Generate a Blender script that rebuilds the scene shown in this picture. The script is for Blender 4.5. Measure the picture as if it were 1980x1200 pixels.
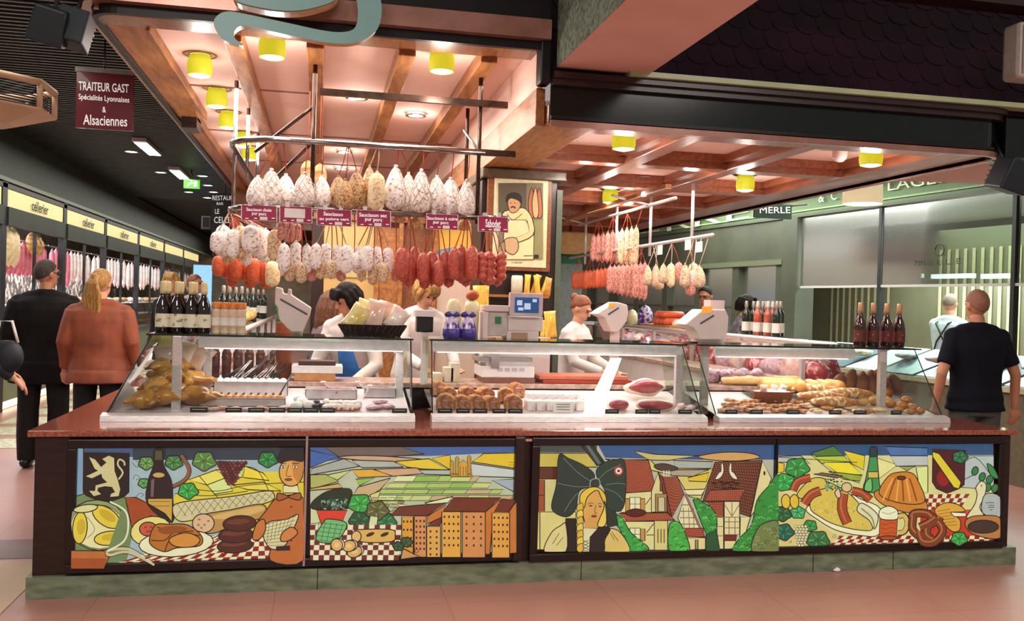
import bpy, math, random
from mathutils import Vector, Matrix, noise
for _c in list(bpy.data.objects): bpy.data.objects.remove(_c)
SC = bpy.context.scene
COL = SC.collection
# ------------------------------------------------------------------ camera
FPX, EYE = 1771.0, 1.6
YAW, PITCH, ROLL = math.radians(11.8), math.radians(-.47), math.radians(1.63)
CF = Vector((math.sin(YAW)*math.cos(PITCH), math.cos(YAW)*math.cos(PITCH), math.sin(PITCH)))
_r = Vector((math.cos(YAW), -math.sin(YAW), 0)); _u = _r.cross(CF)
CR = _r*math.cos(ROLL) + _u*math.sin(ROLL); CU = -_r*math.sin(ROLL) + _u*math.cos(ROLL)
CP = Vector((0, 0, EYE))
cam_data = bpy.data.cameras.new('camera'); cam_data.sensor_width = 36; cam_data.lens = 36*FPX/1980
cam_data.clip_start = .05; cam_data.clip_end = 200
cam = bpy.data.objects.new('camera', cam_data); COL.objects.link(cam); SC.camera = cam
_m = Matrix((CR, CU, -CF)).transposed().to_4x4(); _m.translation = CP; cam.matrix_world = _m
# ------------------------------------------------------------------ world and exposure
SC.view_settings.view_transform = 'Standard'; SC.view_settings.look = 'None'
SC.view_settings.gamma = 1; SC.view_settings.exposure = 0; SC.view_settings.use_curve_mapping = False
w = bpy.data.worlds.new('world'); SC.world = w; w.use_nodes = True
w.node_tree.nodes['Background'].inputs[0].default_value = (1.0, .86, .80, 1)
w.node_tree.nodes['Background'].inputs[1].default_value = .36
def area_light(name, loc, size, power, color, rot=(0, 0, 0), size_y=None):
    d = bpy.data.lights.new(name, 'AREA'); d.energy = power; d.color = color; d.size = size
    if size_y: d.shape = 'RECTANGLE'; d.size_y = size_y
    o = bpy.data.objects.new(name, d); o.location = loc; o.rotation_euler = rot; COL.objects.link(o); return o
# unseen area lights added over and behind the camera to brighten the stand's front
area_light('hall_fill_light', (-1.2, 1.0, 4.2), 1.2, 150, (1, .90, .83))
area_light('hall_fill_light', (3.4, 1.0, 4.2), 1.2, 150, (1, .90, .83))
area_light('hall_fill_light', (1.0, -3.5, 4.2), 1.6, 220, (1, .92, .86))
# light that comes down from the canopy, the aisle ceiling and the kitchen of the shop at the right
area_light('canopy_luminaire', (0.0, 7.2, 2.98), 2.0, 120, (1, .88, .80), size_y=3.2)
area_light('canopy_luminaire', (2.9, 7.6, 2.58), 2.4, 95, (1, .88, .80), size_y=3.6)
area_light('aisle_luminaire', (-2.7, 20, 3.5), 1.2, 460, (1, .95, .86), size_y=26)
area_light('shop_luminaire', (8.6, 10.5, 2.9), 2.4, 380, (.86, 1, .92), size_y=4)
area_light('shop_luminaire', (5.8, 12.0, 3.3), 1.4, 260, (.92, 1, .85), size_y=6)
# ------------------------------------------------------------------ pixel rays onto planes of the place
def ray(u, v): return CF + CR*((u-990)/FPX) - CU*((v-600)/FPX)
def PY(u, v, Y): d = ray(u, v); return CP + d*(Y/d.y)
def PZ(u, v, Z): d = ray(u, v); return CP + d*((Z-EYE)/d.z)
def PX(u, v, X): d = ray(u, v); return CP + d*(X/d.x)
# ------------------------------------------------------------------ colours and materials
def lin(h):
    h = h.lstrip('#'); o = []
    for i in (0, 2, 4):
        c = int(h[i:i+2], 16)/255; o.append(c/12.92 if c <= .04045 else ((c+.055)/1.055)**2.4)
    return (o[0], o[1], o[2], 1)
MATS = {}
def mat(name, col, rough=.5, metal=0, col2=None, scale=20, bump=0, emit=0, ecol=None, kind='noise', stretch=(1, 1, 1), spec=.5, lo=.35, hi=.65, coat=0, detail=4):
    if name in MATS: return MATS[name]
    m = bpy.data.materials.new(name); m.use_nodes = True; nt = m.node_tree; N = nt.nodes; L = nt.links
    b = N['Principled BSDF']; b.inputs['Roughness'].default_value = rough; b.inputs['Metallic'].default_value = metal
    b.inputs['Specular IOR Level'].default_value = spec; b.inputs['Coat Weight'].default_value = coat
    c1 = lin(col); c2 = lin(col2) if col2 else tuple([x*.82 for x in c1[:3]])+(1,)
    tc = N.new('ShaderNodeTexCoord'); mp = N.new('ShaderNodeMapping'); L.new(tc.outputs['Object'], mp.inputs[0]); mp.inputs['Scale'].default_value = stretch
    if kind == 'voronoi':
        t = N.new('ShaderNodeTexVoronoi'); t.inputs['Scale'].default_value = scale; fac = t.outputs['Distance']
    elif kind == 'wave':
        t = N.new('ShaderNodeTexWave'); t.inputs['Scale'].default_value = scale; t.inputs['Distortion'].default_value = 6; t.inputs['Detail'].default_value = 3; fac = t.outputs['Fac']
    else:
        t = N.new('ShaderNodeTexNoise'); t.inputs['Scale'].default_value = scale; t.inputs['Detail'].default_value = detail; fac = t.outputs['Fac']
    L.new(mp.outputs[0], t.inputs['Vector'])
    rp = N.new('ShaderNodeValToRGB'); rp.color_ramp.elements[0].position = lo; rp.color_ramp.elements[1].position = hi
    rp.color_ramp.elements[0].color = c1; rp.color_ramp.elements[1].color = c2
    L.new(fac, rp.inputs[0]); L.new(rp.outputs[0], b.inputs['Base Color'])
    if bump:
        bp = N.new('ShaderNodeBump'); bp.inputs['Strength'].default_value = bump; bp.inputs['Distance'].default_value = .01
        L.new(fac, bp.inputs['Height']); L.new(bp.outputs[0], b.inputs['Normal'])
    if emit:
        b.inputs['Emission Color'].default_value = lin(ecol or col); b.inputs['Emission Strength'].default_value = emit
    MATS[name] = m; return m
def glassy(name, col, alpha=.08, rough=.03):
    m = bpy.data.materials.new(name); m.use_nodes = True; nt = m.node_tree; N = nt.nodes; L = nt.links
    for n in list(N): N.remove(n)
    o = N.new('ShaderNodeOutputMaterial'); mx = N.new('ShaderNodeMixShader'); t = N.new('ShaderNodeBsdfTransparent'); g = N.new('ShaderNodeBsdfGlossy')
    t.inputs[0].default_value = lin(col); g.inputs['Roughness'].default_value = rough
    f = N.new('ShaderNodeFresnel'); f.inputs[0].default_value = 1.35; a = N.new('ShaderNodeMath'); a.operation = 'ADD'; a.inputs[1].default_value = alpha; a.use_clamp = True
    L.new(f.outputs[0], a.inputs[0]); L.new(a.outputs[0], mx.inputs[0]); L.new(t.outputs[0], mx.inputs[1]); L.new(g.outputs[0], mx.inputs[2]); L.new(mx.outputs[0], o.inputs[0])
    MATS[name] = m; return m
def attr_mat(name, emit=0, rough=.5, base=1, spec=.5):
    m = bpy.data.materials.new(name); m.use_nodes = True; nt = m.node_tree; N = nt.nodes; L = nt.links; b = N['Principled BSDF']
    a = N.new('ShaderNodeVertexColor'); a.layer_name = 'Col'; b.inputs['Roughness'].default_value = rough; b.inputs['Specular IOR Level'].default_value = spec
    t = N.new('ShaderNodeTexNoise'); t.inputs['Scale'].default_value = 14; rp = N.new('ShaderNodeMapRange'); rp.inputs[3].default_value = .86; rp.inputs[4].default_value = 1.1
    tc = N.new('ShaderNodeTexCoord'); L.new(tc.outputs['Object'], t.inputs['Vector']); L.new(t.outputs['Fac'], rp.inputs[0])
    v = N.new('ShaderNodeVectorMath'); v.operation = 'SCALE'; L.new(a.outputs[0], v.inputs[0]); L.new(rp.outputs[0], v.inputs['Scale'])
    if emit:
        b.inputs['Base Color'].default_value = (.02, .02, .02, 1); L.new(v.outputs[0], b.inputs['Emission Color']); b.inputs['Emission Strength'].default_value = emit
    else: L.new(v.outputs[0], b.inputs['Base Color'])
    MATS[name] = m; return m
# ------------------------------------------------------------------ mesh builder
def rot_to(d):
    d = Vector(d).normalized(); return Vector((0, 0, 1)).rotation_difference(d).to_matrix()
class MB:
    def __init__(s): s.v = []; s.f = []; s.m = []; s.c = []; s.s = []
    def add(s, vs, fs, m=0, c=None, sm=False):
        k = len(s.v); s.v += [Vector(p) for p in vs]
        for f in fs: s.f.append([i+k for i in f]); s.m.append(m); s.c.append(c); s.s.append(sm)
        return s
    def box(s, x0, x1, y0, y1, z0, z1, m=0, c=None):
        vs = [(x, y, z) for z in (z0, z1) for y in (y0, y1) for x in (x0, x1)]
        return s.add(vs, [(0, 2, 3, 1), (4, 5, 7, 6), (0, 1, 5, 4), (2, 6, 7, 3), (0, 4, 6, 2), (1, 3, 7, 5)], m, c)
    def cbox(s, c, sx, sy, sz, rot=None, m=0, col=None):
        c = Vector(c); R = rot or Matrix.Identity(3)
        vs = [c + R@Vector((x*sx/2, y*sy/2, z*sz/2)) for z in (-1, 1) for y in (-1, 1) for x in (-1, 1)]
        return s.add(vs, [(0, 2, 3, 1), (4, 5, 7, 6), (0, 1, 5, 4), (2, 6, 7, 3), (0, 4, 6, 2), (1, 3, 7, 5)], m, col)
    def rings(s, rs, m=0, c=None, sm=True, caps=True):
        n = len(rs[0]); vs = [p for r in rs for p in r]; fs = []
        for i in range(len(rs)-1):
            for j in range(n):
                a = i*n+j; b = i*n+(j+1) % n; fs.append((a, b, b+n, a+n))
        if caps: fs.append(tuple(range(n-1, -1, -1))); fs.append(tuple((len(rs)-1)*n+j for j in range(n)))
        return s.add(vs, fs, m, c, sm)
    def tube(s, pts, r, n=8, m=0, c=None, round_=False, flat=1):
        pts = [Vector(p) for p in pts]; rr = r if isinstance(r, (list, tuple)) else [r]*len(pts)
        if round_:
            d0 = (pts[0]-pts[1]).normalized(); d1 = (pts[-1]-pts[-2]).normalized(); a, b = pts[0], pts[-1]; ra, rb = rr[0], rr[-1]
            pts = [a+d0*ra, a+d0*ra*.7]+pts+[b+d1*rb*.7, b+d1*rb]; rr = [ra*.15, ra*.7]+list(rr)+[rb*.7, rb*.15]
        t0 = (pts[1]-pts[0]).normalized(); up = Vector((0, 0, 1)) if abs(t0.z) < .9 else Vector((0, 1, 0)); nx = t0.cross(up).normalized(); rs = []
        for i, p in enumerate(pts):
            t = (pts[min(i+1, len(pts)-1)]-pts[max(i-1, 0)]).normalized(); nx = (nx-t*nx.dot(t)).normalized(); ny = t.cross(nx)
            rs.append([p+nx*rr[i]*math.cos(2*math.pi*k/n)+ny*rr[i]*flat*math.sin(2*math.pi*k/n) for k in range(n)])
        return s.rings(rs, m, c)
    def lathe(s, prof, n=16, o=(0, 0, 0), m=0, c=None, sx=1, sy=1, sm=True):
        o = Vector(o); return s.rings2([[o+Vector((r*sx*math.cos(2*math.pi*k/n), r*sy*math.sin(2*math.pi*k/n), z)) for k in range(n)] for r, z in prof], m, c, sm, prof)
    def rings2(s, rs, m, c, sm, prof):
        s.rings(rs, m, c, sm, False); n = len(rs[0]); k = len(s.v)-len(rs)*n
        for end, (r, z) in ((0, prof[0]), (len(rs)-1, prof[-1])):
            if r < .025: s.f.append([k+end*n+j for j in (range(n) if end else range(n-1, -1, -1))]); s.m.append(m); s.c.append(c); s.s.append(sm)
        return s
    def ell(s, ctr, rx, ry, rz, n=12, rot=None, m=0, c=None, dis=0, dsc=20):
        ctr = Vector(ctr); R = rot or Matrix.Identity(3); rs = []; k = max(6, n//2+2)
        for i in range(k+1):
            a = math.pi*(.03+.94*i/k); ring = []
            for j in range(n):
                b = 2*math.pi*j/n; p = Vector((math.sin(a)*math.cos(b), math.sin(a)*math.sin(b), -math.cos(a)))
                q = Vector((p.x*rx, p.y*ry, p.z*rz))
                if dis: q *= 1+dis*noise.noise((ctr+q)*dsc)
                ring.append(ctr+R@q)
            rs.append(ring)
        return s.rings(rs, m, c)
    def prism(s, pts, d, m=0, c=None, sm=False):
        pts = [Vector(p) for p in pts]; d = Vector(d); n = len(pts)
        return s.add(pts+[p+d for p in pts], [tuple(range(n)), tuple(range(2*n-1, n-1, -1))]+[(i, i+n, (i+1) % n+n, (i+1) % n) for i in range(n)], m, c, sm)
    def quad(s, a, b, c_, d, m=0, c=None): return s.add([a, b, c_, d], [(0, 1, 2, 3)], m, c)
    def data(s, name, mats, shift=Vector()):
        me = bpy.data.meshes.new(name); me.from_pydata([v-shift for v in s.v], [], s.f)
        for m in (mats if isinstance(mats, (list, tuple)) else [mats]): me.materials.append(m)
        me.polygons.foreach_set('material_index', s.m); me.polygons.foreach_set('use_smooth', s.s)
        if any(c is not None for c in s.c):
            ca = me.color_attributes.new('Col', 'FLOAT_COLOR', 'CORNER'); k = 0; buf = []
            for f, c in zip(s.f, s.c): buf += list(c or (1, 1, 1, 1))*len(f)
            ca.data.foreach_set('color', buf)
        me.update(); return me
    def build(s, name, mats, parent=None, local=False, bevel=0, sub=0, voxel=0, smooth=0):
        """verts are in place coordinates unless local=True (then relative to the parent's own origin)"""
        if local: base = Vector()
        else:
            xs = [v.x for v in s.v]; ys = [v.y for v in s.v]; zs = [v.z for v in s.v]
            base = Vector(((min(xs)+max(xs))/2, (min(ys)+max(ys))/2, min(zs)))
        o = bpy.data.objects.new(name, s.data(name, mats, base)); COL.objects.link(o)
        pl = WP.get(parent.name, Vector()) if parent else Vector()
        o.location = base if (local or not parent) else base-pl
        WP[o.name] = (pl if local else base)
        if parent: o.parent = parent
        if voxel:
            r = o.modifiers.new('remesh', 'REMESH'); r.mode = 'VOXEL'; r.voxel_size = voxel; r.use_smooth_shade = True
            if smooth: q = o.modifiers.new('smooth', 'SMOOTH'); q.iterations = smooth; q.factor = .5
        if bevel: b = o.modifiers.new('bevel', 'BEVEL'); b.width = bevel; b.segments = 2; b.limit_method = 'ANGLE'
        if sub: q = o.modifiers.new('sub', 'SUBSURF'); q.levels = sub; q.render_levels = sub
        return o
WP = {}
def thing(name, label, cat, loc=(0, 0, 0), group=None):
    o = bpy.data.objects.new(name, None); COL.objects.link(o); o.location = loc; o.empty_display_size = .1
    WP[o.name] = Vector(loc); return tag(o, label, cat, group)
def tag(o, label, cat, group=None):
    o['label'] = label; o['category'] = cat
    if group: o['group'] = group
    return o
def struct(o): o['kind'] = 'structure'; return o
def dup(root, loc, label, rz=0, rx=0, sc=1, group=None, deep=True):
    r = root.copy(); COL.objects.link(r); r.location = loc; r.rotation_euler = (rx, 0, rz)
    r.scale = (sc, sc, sc) if isinstance(sc, (int, float)) else sc
    if label: r['label'] = label
    if group: r['group'] = group
    if deep:
        for ch in root.children:
            c = ch.copy(); COL.objects.link(c); c.parent = r
            for g in ch.children:
                d = g.copy(); COL.objects.link(d); d.parent = c
    return r
class Proto:
    """first use moves the built thing itself, later uses copy it with its parts"""
    def __init__(s, root): s.r = root; s.used = False
    def put(s, loc, label, rz=0, rx=0, sc=1, group=None):
        if not s.used:
            s.used = True; r = s.r; r.location = loc; r.rotation_euler = (rx, 0, rz); r.scale = (sc, sc, sc) if isinstance(sc, (int, float)) else sc
            r['label'] = label
            if group: r['group'] = group
            return r
        return dup(s.r, loc, label, rz, rx, sc, group)
ORD = ['first', 'second', 'third', 'fourth', 'fifth', 'sixth', 'seventh', 'eighth', 'ninth', 'tenth', 'eleventh', 'twelfth', 'thirteenth', 'fourteenth', 'fifteenth', 'sixteenth', 'seventeenth', 'eighteenth', 'nineteenth', 'twentieth']
def text(name, s, corners, m, parent, depth=.002, kind=None, bold=0):
    """lettering stretched over the quad corners = (top-left, top-right, bottom-left) in place coordinates"""
    cu = bpy.data.curves.new(name, 'FONT'); cu.body = s; cu.align_x = 'LEFT'; cu.offset = bold; cu.resolution_u = 3
    t = bpy.data.objects.new(name, cu); COL.objects.link(t); bpy.context.view_layer.update()
    me = bpy.data.meshes.new_from_object(t.evaluated_get(bpy.context.evaluated_depsgraph_get())); bpy.data.objects.remove(t)
    xs = [v.co.x for v in me.vertices]; ys = [v.co.y for v in me.vertices]; x0, x1, y0, y1 = min(xs), max(xs), min(ys), max(ys)
    tl, tr, bl = [Vector(c) for c in corners]; ax = tr-tl; ay = bl-tl; nrm = ax.cross(ay).normalized()
    if nrm.dot(CP-tl) < 0: nrm = -nrm
    base = (tl+tr+bl)/3
    for v in me.vertices: v.co = tl+ax*((v.co.x-x0)/(x1-x0))+ay*((y1-v.co.y)/(y1-y0))+nrm*depth-base
    me.materials.clear(); me.materials.append(m); me.update()
    o = bpy.data.objects.new(name, me); COL.objects.link(o); WP[o.name] = base
    o.parent = parent; o.location = base-(WP.get(parent.name, Vector()) if parent else Vector()); return o
R_ = random.Random(7)
# ------------------------------------------------------------------ material list
WOOD = mat('walnut_wood', '#8f5730', .35, col2='#6f4022', scale=6, stretch=(8, 1, 8), coat=.2)
WOODO = mat('orange_varnished_wood', '#b0723a', .45, col2='#875228', scale=5, stretch=(6, 1, 6))
WOODD = mat('dark_brown_wood', '#2e1712', .35, col2='#1d0e0b', scale=8, stretch=(1, 6, 6))
BLACK = mat('black_lacquer', '#0e0c0d', .4, spec=.25, col2='#1d181a', scale=4)
CHAR = mat('charcoal_metal', '#17191a', .5, col2='#202223', scale=6)
CREAM = mat('pale_pink_ceiling_board', '#efc8ba', .75, col2='#e9bfb0', scale=2)
STEEL = mat('brushed_steel', '#c9c3c4', .25, metal=1, col2='#b3adae', scale=30, stretch=(1, 20, 20))
ALU = mat('satin_aluminium', '#dcd6d4', .35, metal=.35, col2='#c0b8b6', scale=20, stretch=(1, 10, 10))
CHROME = mat('polished_chrome', '#a79f9c', .15, metal=1, col2='#8d8583', scale=20)
IRON = mat('dark_bronze_steel', '#5a4338', .3, metal=.8, col2='#3c2c26', scale=12)
GRAN = mat('red_brown_granite_top', '#a85f47', .12, col2='#7c3d2c', scale=60, coat=.5, spec=.7)
MARB = mat('green_travertine_plinth', '#7f8a70', .35, col2='#5d6b54', scale=9, stretch=(1, 1, 3), bump=.15, detail=8)
GLASS = glassy('clear_case_glass', '#f4f8f5', .02)
GLASSG = glassy('green_edge_glass', '#cfe0d6', .10)
WHITE = mat('white_plastic', '#e6dedb', .35, col2='#dcd4d1', scale=8)
PAPER = mat('white_paper', '#f2eeea', .7, col2='#e8e4df', scale=10)
BLK = mat('black_plastic', '#0e0d0f', .35, col2='#151416', scale=10)
MAG = mat('magenta_price_card', '#a3154f', .5, col2='#931246', scale=8)
WLET = mat('white_lettering', '#ffffff', .6, emit=.25)
BLET = mat('black_lettering', '#101010', .6)
# ================================================================== THE SETTING
CY = 5.13                                                    # the front of the stand
def floor_mat():
    m = bpy.data.materials.new('terracotta_floor_tiles'); m.use_nodes = True; nt = m.node_tree; N = nt.nodes; L = nt.links; b = N['Principled BSDF']
    tc = N.new('ShaderNodeTexCoord'); br = N.new('ShaderNodeTexBrick'); br.offset = 0; br.inputs['Scale'].default_value = 1
    br.inputs['Brick Width'].default_value = .9; br.inputs['Row Height'].default_value = .45; br.inputs['Mortar Size'].default_value = .003
    br.inputs['Color1'].default_value = lin('#c58f80'); br.inputs['Color2'].default_value = lin('#c08a7c'); br.inputs['Mortar'].default_value = lin('#a8776a')
    n = N.new('ShaderNodeTexNoise'); n.inputs['Scale'].default_value = 1.6; n.inputs['Detail'].default_value = 6
    mx = N.new('ShaderNodeMix'); mx.data_type = 'RGBA'; mx.blend_type = 'MULTIPLY'; mx.inputs[0].default_value = .35
    L.new(tc.outputs['Object'], br.inputs['Vector']); L.new(tc.outputs['Object'], n.inputs['Vector']); L.new(br.outputs['Color'], mx.inputs[6]); L.new(n.outputs['Fac'], mx.inputs[7])
    L.new(mx.outputs[2], b.inputs['Base Color']); b.inputs['Roughness'].default_value = .38; return m
FLOOR = floor_mat()
struct(MB().box(-9, 14, -3, 45, -.1, 0).build('floor', FLOOR))
FB = mat('dark_floor_band', '#7d5a50', .4, col2='#6d4c44', scale=3); FY = mat('ochre_floor_tiles', '#c9a478', .4, col2='#bd966c', scale=3)
struct(MB().add([(-9, 5.9, .002), (-9, 6.35, .002), (-1.46, 6.35, .002), (-1.46, 5.9, .002)], [(0, 3, 2, 1)]).build('floor_band', FB)) 
struct(MB().add([(-2.05, 3.9, .003), (-1.5, 3.9, .003), (-1.5, 5.85, .003), (-2.05, 5.85, .003)], [(0, 1, 2, 3)]).build('floor_border', FY))
g = MB()
for i in range(30): g.box(-3.7, -2.95, 10+i*.9, 10.62+i*.9, .001, .004)
struct(g.build('floor_inlay', mat('pale_mosaic_inlay', '#d8d4b4', .4, col2='#b5b58f', scale=18, kind='voronoi')))
# slatted black hall ceiling over the left aisle
g = MB().box(-9, 1.2, 5.3, 45, 3.78, 3.9)
struct(g.build('ceiling', mat('black_ceiling_void', '#0d0f10', .8, col2='#08090a', scale=3)))
g = MB()
for i in range(150): g.box(-6, -.9, 5.4+i*.105, 5.435+i*.105, 3.66, 3.76)
struct(g.build('ceiling_slats', mat('dark_metal_slats', '#3a4040', .4, metal=.2, col2='#2c3130', scale=3)))
# concrete beam that comes over the viewer's head, and the wall of scalloped tiles over the right canopy
CONC = mat('green_grey_pebbled_concrete', '#7b8672', .9, col2='#4d5648', scale=38, bump=.6, lo=.4, hi=.62, detail=8)
PINKB = mat('smooth_pink_underside', '#d2a59a', .8, col2='#c99b90', scale=2)  # beam underside: pink light off the floor, put into the colour
g = MB().box(1.28, 1.83, -1, 5.08, 2.95, 3.9, 0); g.quad((1.28, -1, 2.948), (1.28, 5.08, 2.948), (1.83, 5.08, 2.948), (1.83, -1, 2.948), 1)
struct(g.build('ceiling_beam', [CONC, PINKB]))
SCAL = mat('dark_purple_glazed_tiles', '#2c0f20', .5, col2='#1c0b18', scale=3, spec=.12)
g = MB(); s0 = Vector((1.25, 5.12, 2.93)); up = Vector((0, .50, .87)); tw, th = .16, .17
for r in range(9):
    for k in range(38):
        x = 1.25+k*tw+(r % 2)*tw/2; b = s0+up*(r*th); pts = []
        for a in range(9): t = math.pi*a/8; pts.append(Vector((x+tw/2-math.cos(t)*tw*.49, b.y, b.z))-up*(math.sin(t)*tw*.42)+up*.06)
        pts += [Vector((x+tw*.99, b.y, b.z))+up*(th+.05), Vector((x+.001, b.y, b.z))+up*(th+.05)]
        off = Vector((0, -.87, .5))*.005
        top = [p+off*(1 if i < 9 else .1) for i, p in enumerate(pts)]; g.add(top, [tuple(range(11))]); g.add([p for p in pts[:9]]+top[:9], [(i, i+1, i+10, i+9) for i in range(8)])
g.add([s0-up*.05, s0-up*.05+Vector((6.2, 0, 0)), s0+up*1.7+Vector((6.2, 0, 0)), s0+up*1.7], [(0, 1, 2, 3)])
struct(g.build('wall_upper', SCAL))
struct(MB().box(1.25, 7.5, 5.6, 5.75, 3.5, 4.6).build('wall_top', BLACK))
struct(MB().box(1.9, 7.0, 4.86, 5.02, 3.50, 3.75).build('trim_1', WOODD))
# ------------------------------------------------------------------ left canopy
LX0, LX1, LZ = -1.25, 1.24, 3.07
can = thing('canopy', 'high wooden canopy with pink ceiling boards over the left half of the charcuterie stand', 'canopy', (0, CY, LZ))
g = MB().box(LX0+.05, LX1, CY+.1, 13.4, LZ+.06, LZ+.1)
for y in (7.05, 8.9, 10.7): g.box(LX0+.05, LX1, y, y+.012, LZ+.05, LZ+.061, 1)
g.build('ceiling_board', [CREAM, mat('board_joint', '#a5786a', .8)], can)
g = MB()
g.box(-1.2, LX1, CY+.02, 5.42, LZ, LZ+.07); g.build('front_border', WOOD, can)
g = MB().box(-1.2, -.99, 5.42, 8.05, LZ, LZ+.07).box(-1.2, -1.07, 8.05, 13.3, LZ, LZ+.07)
g.box(-.99, -.97, 5.42, 8.05, LZ-.015, LZ+.05).box(-1.07, -1.05, 8.05, 13.3, LZ-.015, LZ+.05); g.build('side_border', WOODO, can, bevel=.004)
MB().box(-1.17, -1.05, 8.02, 8.28, LZ-.09, LZ+.01).build('bracket', WOODD, can)
for x in (-.53, -.07, .46, .95):
    MB().box(x-.05, x+.05, 5.42, 13.3, LZ-.035, LZ+.06).build('beam', WOODO, can, bevel=.006)
# rim with rounded corner: bands stacked outward
def rim(x0, x1, y0, y1, r, z0, z1, off):
    pts = [(x0-off, y1)]
    for i in range(9): a = math.pi/2*i/8; pts.append((x0+r-(r+off)*math.cos(a), y0+r-(r+off)*math.sin(a)))
    pts.append((x1, y0-off)); ins = [(x0, y1)]
    for i in range(9): a = math.pi/2*i/8; ins.append((x0+r-r*math.cos(a), y0+r-r*math.sin(a)))
    ins.append((x1, y0)); g = MB(); n = len(pts)
    vs = [(p[0], p[1], z) for z in (z0, z1) for p in pts]+[(p[0], p[1], z) for z in (z0, z1) for p in ins]; fs = []
    for i in range(n-1): fs += [(i, i+1, n+i+1, n+i), (2*n+i, 3*n+i, 3*n+i+1, 2*n+i+1), (i, 2*n+i, 2*n+i+1, i+1), (n+i, n+i+1, 3*n+i+1, 3*n+i)]
    return g.add(vs, fs)
MM = mat('pinkish_brown_moulding', '#a7796a', .25, metal=.3, col2='#8f6557', scale=6)
rim(-1.2, LX1, CY+.02, 13.3, .12, LZ-.02, LZ+.16, .035).build('rubber_rim', BLACK, can)
rim(-1.235, LX1, CY-.015, 13.3, .14, LZ+.03, LZ+.14, .06).build('outer_moulding', MM, can)
g = rim(-1.23, LX1, CY+.0, 13.3, .14, LZ+.14, LZ+.30, .03); g.build('fascia', BLACK, can)
g = rim(-1.23, LX1, CY+.0, 13.3, .14, LZ+.30, LZ+.36, .08); g.build('upper_moulding', WOODD, can)
g = MB()
for i in range(4): g.box(-.1, LX1+.03, CY-.02-i*.03, CY+.25, LZ+.36+i*.07, LZ+.42+i*.07)
g.box(-1.2, LX1, CY+.2, CY+.3, LZ+.36, LZ+1.0); g.build('stepped_cornice', mat('dark_plum_cornice', '#1c1113', .3, col2='#281719', scale=3), can)
MB().box(-1.2, -.1, CY+.05, CY+.2, LZ+.36, LZ+.7).build('green_cornice', mat('dark_olive_panel', '#33381f', .5), can)
g = MB().box(LX1-.035, LX1-.005, CY, 13.3, 2.86, LZ+.055); g.build('step_board', CREAM, can)
g = MB().box(LX1-.04, LX1+.015, CY+.1, 13.3, 2.64, 2.86); g.build('step_beam', WOODO, can, bevel=.004)
g = MB(); g.prism([(LX1-.05, CY-.04, 2.86), (LX1+.015, CY-.04, 2.86), (LX1+.015, CY-.04, 3.2), (LX1-.05, CY-.04, 3.2)], (0, .12, 0)); g.build('corner_post', BLACK, can, bevel=.01)
# far end wall of the canopy and beams seen across
MB().box(LX0, LX1, 13.3, 13.45, 2.55, 3.2).build('end_board', WOOD, can)
# ------------------------------------------------------------------ right canopy
RX0, RX1, RZ = 1.26, 4.28, 2.65
REDW = mat('red_varnished_wood', '#9c5a3c', .32, col2='#80452e', scale=5, stretch=(6, 1, 6), coat=.15)
can2 = thing('canopy', 'lower coffered wooden canopy over the right half of the charcuterie stand', 'canopy', (2.8, CY, RZ))
xr = lambda y: RX1-.02+.0*max(0, y-5.35)
MB().prism([(RX0, CY+.1, RZ+.11), (RX1, CY+.1, RZ+.11), (RX1, 5.35, RZ+.11), (xr(13.3), 13.3, RZ+.11), (RX0, 13.3, RZ+.11)], (0, 0, .03)).build('ceiling_board', CREAM, can2)
g = MB(); ys = [5.22, 5.42, 6.46, 6.62, 7.72, 7.90, 9.0, 9.18, 10.3, 10.5, 11.6, 11.8, 13.1, 13.3]; xs = [1.26, 1.56, 2.16, 2.29, 2.98, 3.10, 3.92, 4.26]
for i in range(0, len(ys), 2): g.box(RX0, xr(ys[i])-.02, ys[i]-(.05 if i == 0 else 0), ys[i+1], RZ, RZ+.11)
g.build('cross_beam', REDW, can2, bevel=.006)
MB().prism([(3.94, CY+.14, RZ-.002), (4.25, CY+.14, RZ-.002), (4.25, 5.35, RZ-.002), (xr(13.28)-.02, 13.28, RZ-.002), (xr(13.28)-.34, 13.28, RZ-.002)], (0, 0, .11)).build('side_beam', REDW, can2)
for i in range(0, len(xs)-2, 2): MB().box(xs[i], xs[i+1], CY+.12, 13.28, RZ-.004, RZ+.108).build('long_beam', WOODO if i == 0 else REDW, can2, bevel=.006)
g = MB()
for i in range(1, len(xs)-1, 2):
    for j in range(1, len(ys)-1, 2):
        a, b, c, d = xs[i], xs[i+1], ys[j], ys[j+1]
        for q in ((a, a+.04, c, d), (b-.04, b, c, d), (a, b, c, c+.04), (a, b, d-.04, d)): g.box(*q, RZ+.05, RZ+.108)
g.build('coffer_moulding', REDW, can2)
def rimR(z0, z1, off, r=.18):
    x1, y0 = RX1, CY; o = [(RX0, y0-off)]; q = [(RX0, y0)]
    for i in range(9): a = math.pi/2*i/8; o.append((x1-r+(r+off)*math.sin(a), y0+r-(r+off)*math.cos(a))); q.append((x1-r+r*math.sin(a), y0+r-r*math.cos(a)))
    o.append((xr(13.3)+.02+off, 13.3)); q.append((xr(13.3)+.02, 13.3)); n = len(o); g = MB(); fs = []
    vs = [(p[0], p[1], z) for z in (z0, z1) for p in o]+[(p[0], p[1], z) for z in (z0, z1) for p in q]
    for i in range(n-1): fs += [(i, i+1, n+i+1, n+i), (2*n+i, 3*n+i, 3*n+i+1, 2*n+i+1), (i, 2*n+i, 2*n+i+1, i+1), (n+i, n+i+1, 3*n+i+1, 3*n+i)]
    fs += [(0, n, 3*n, 2*n)]
    return g.add(vs, fs)
DG = mat('dark_green_lacquer', '#0b1412', .16, col2='#101b19', scale=5, spec=.35)
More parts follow.
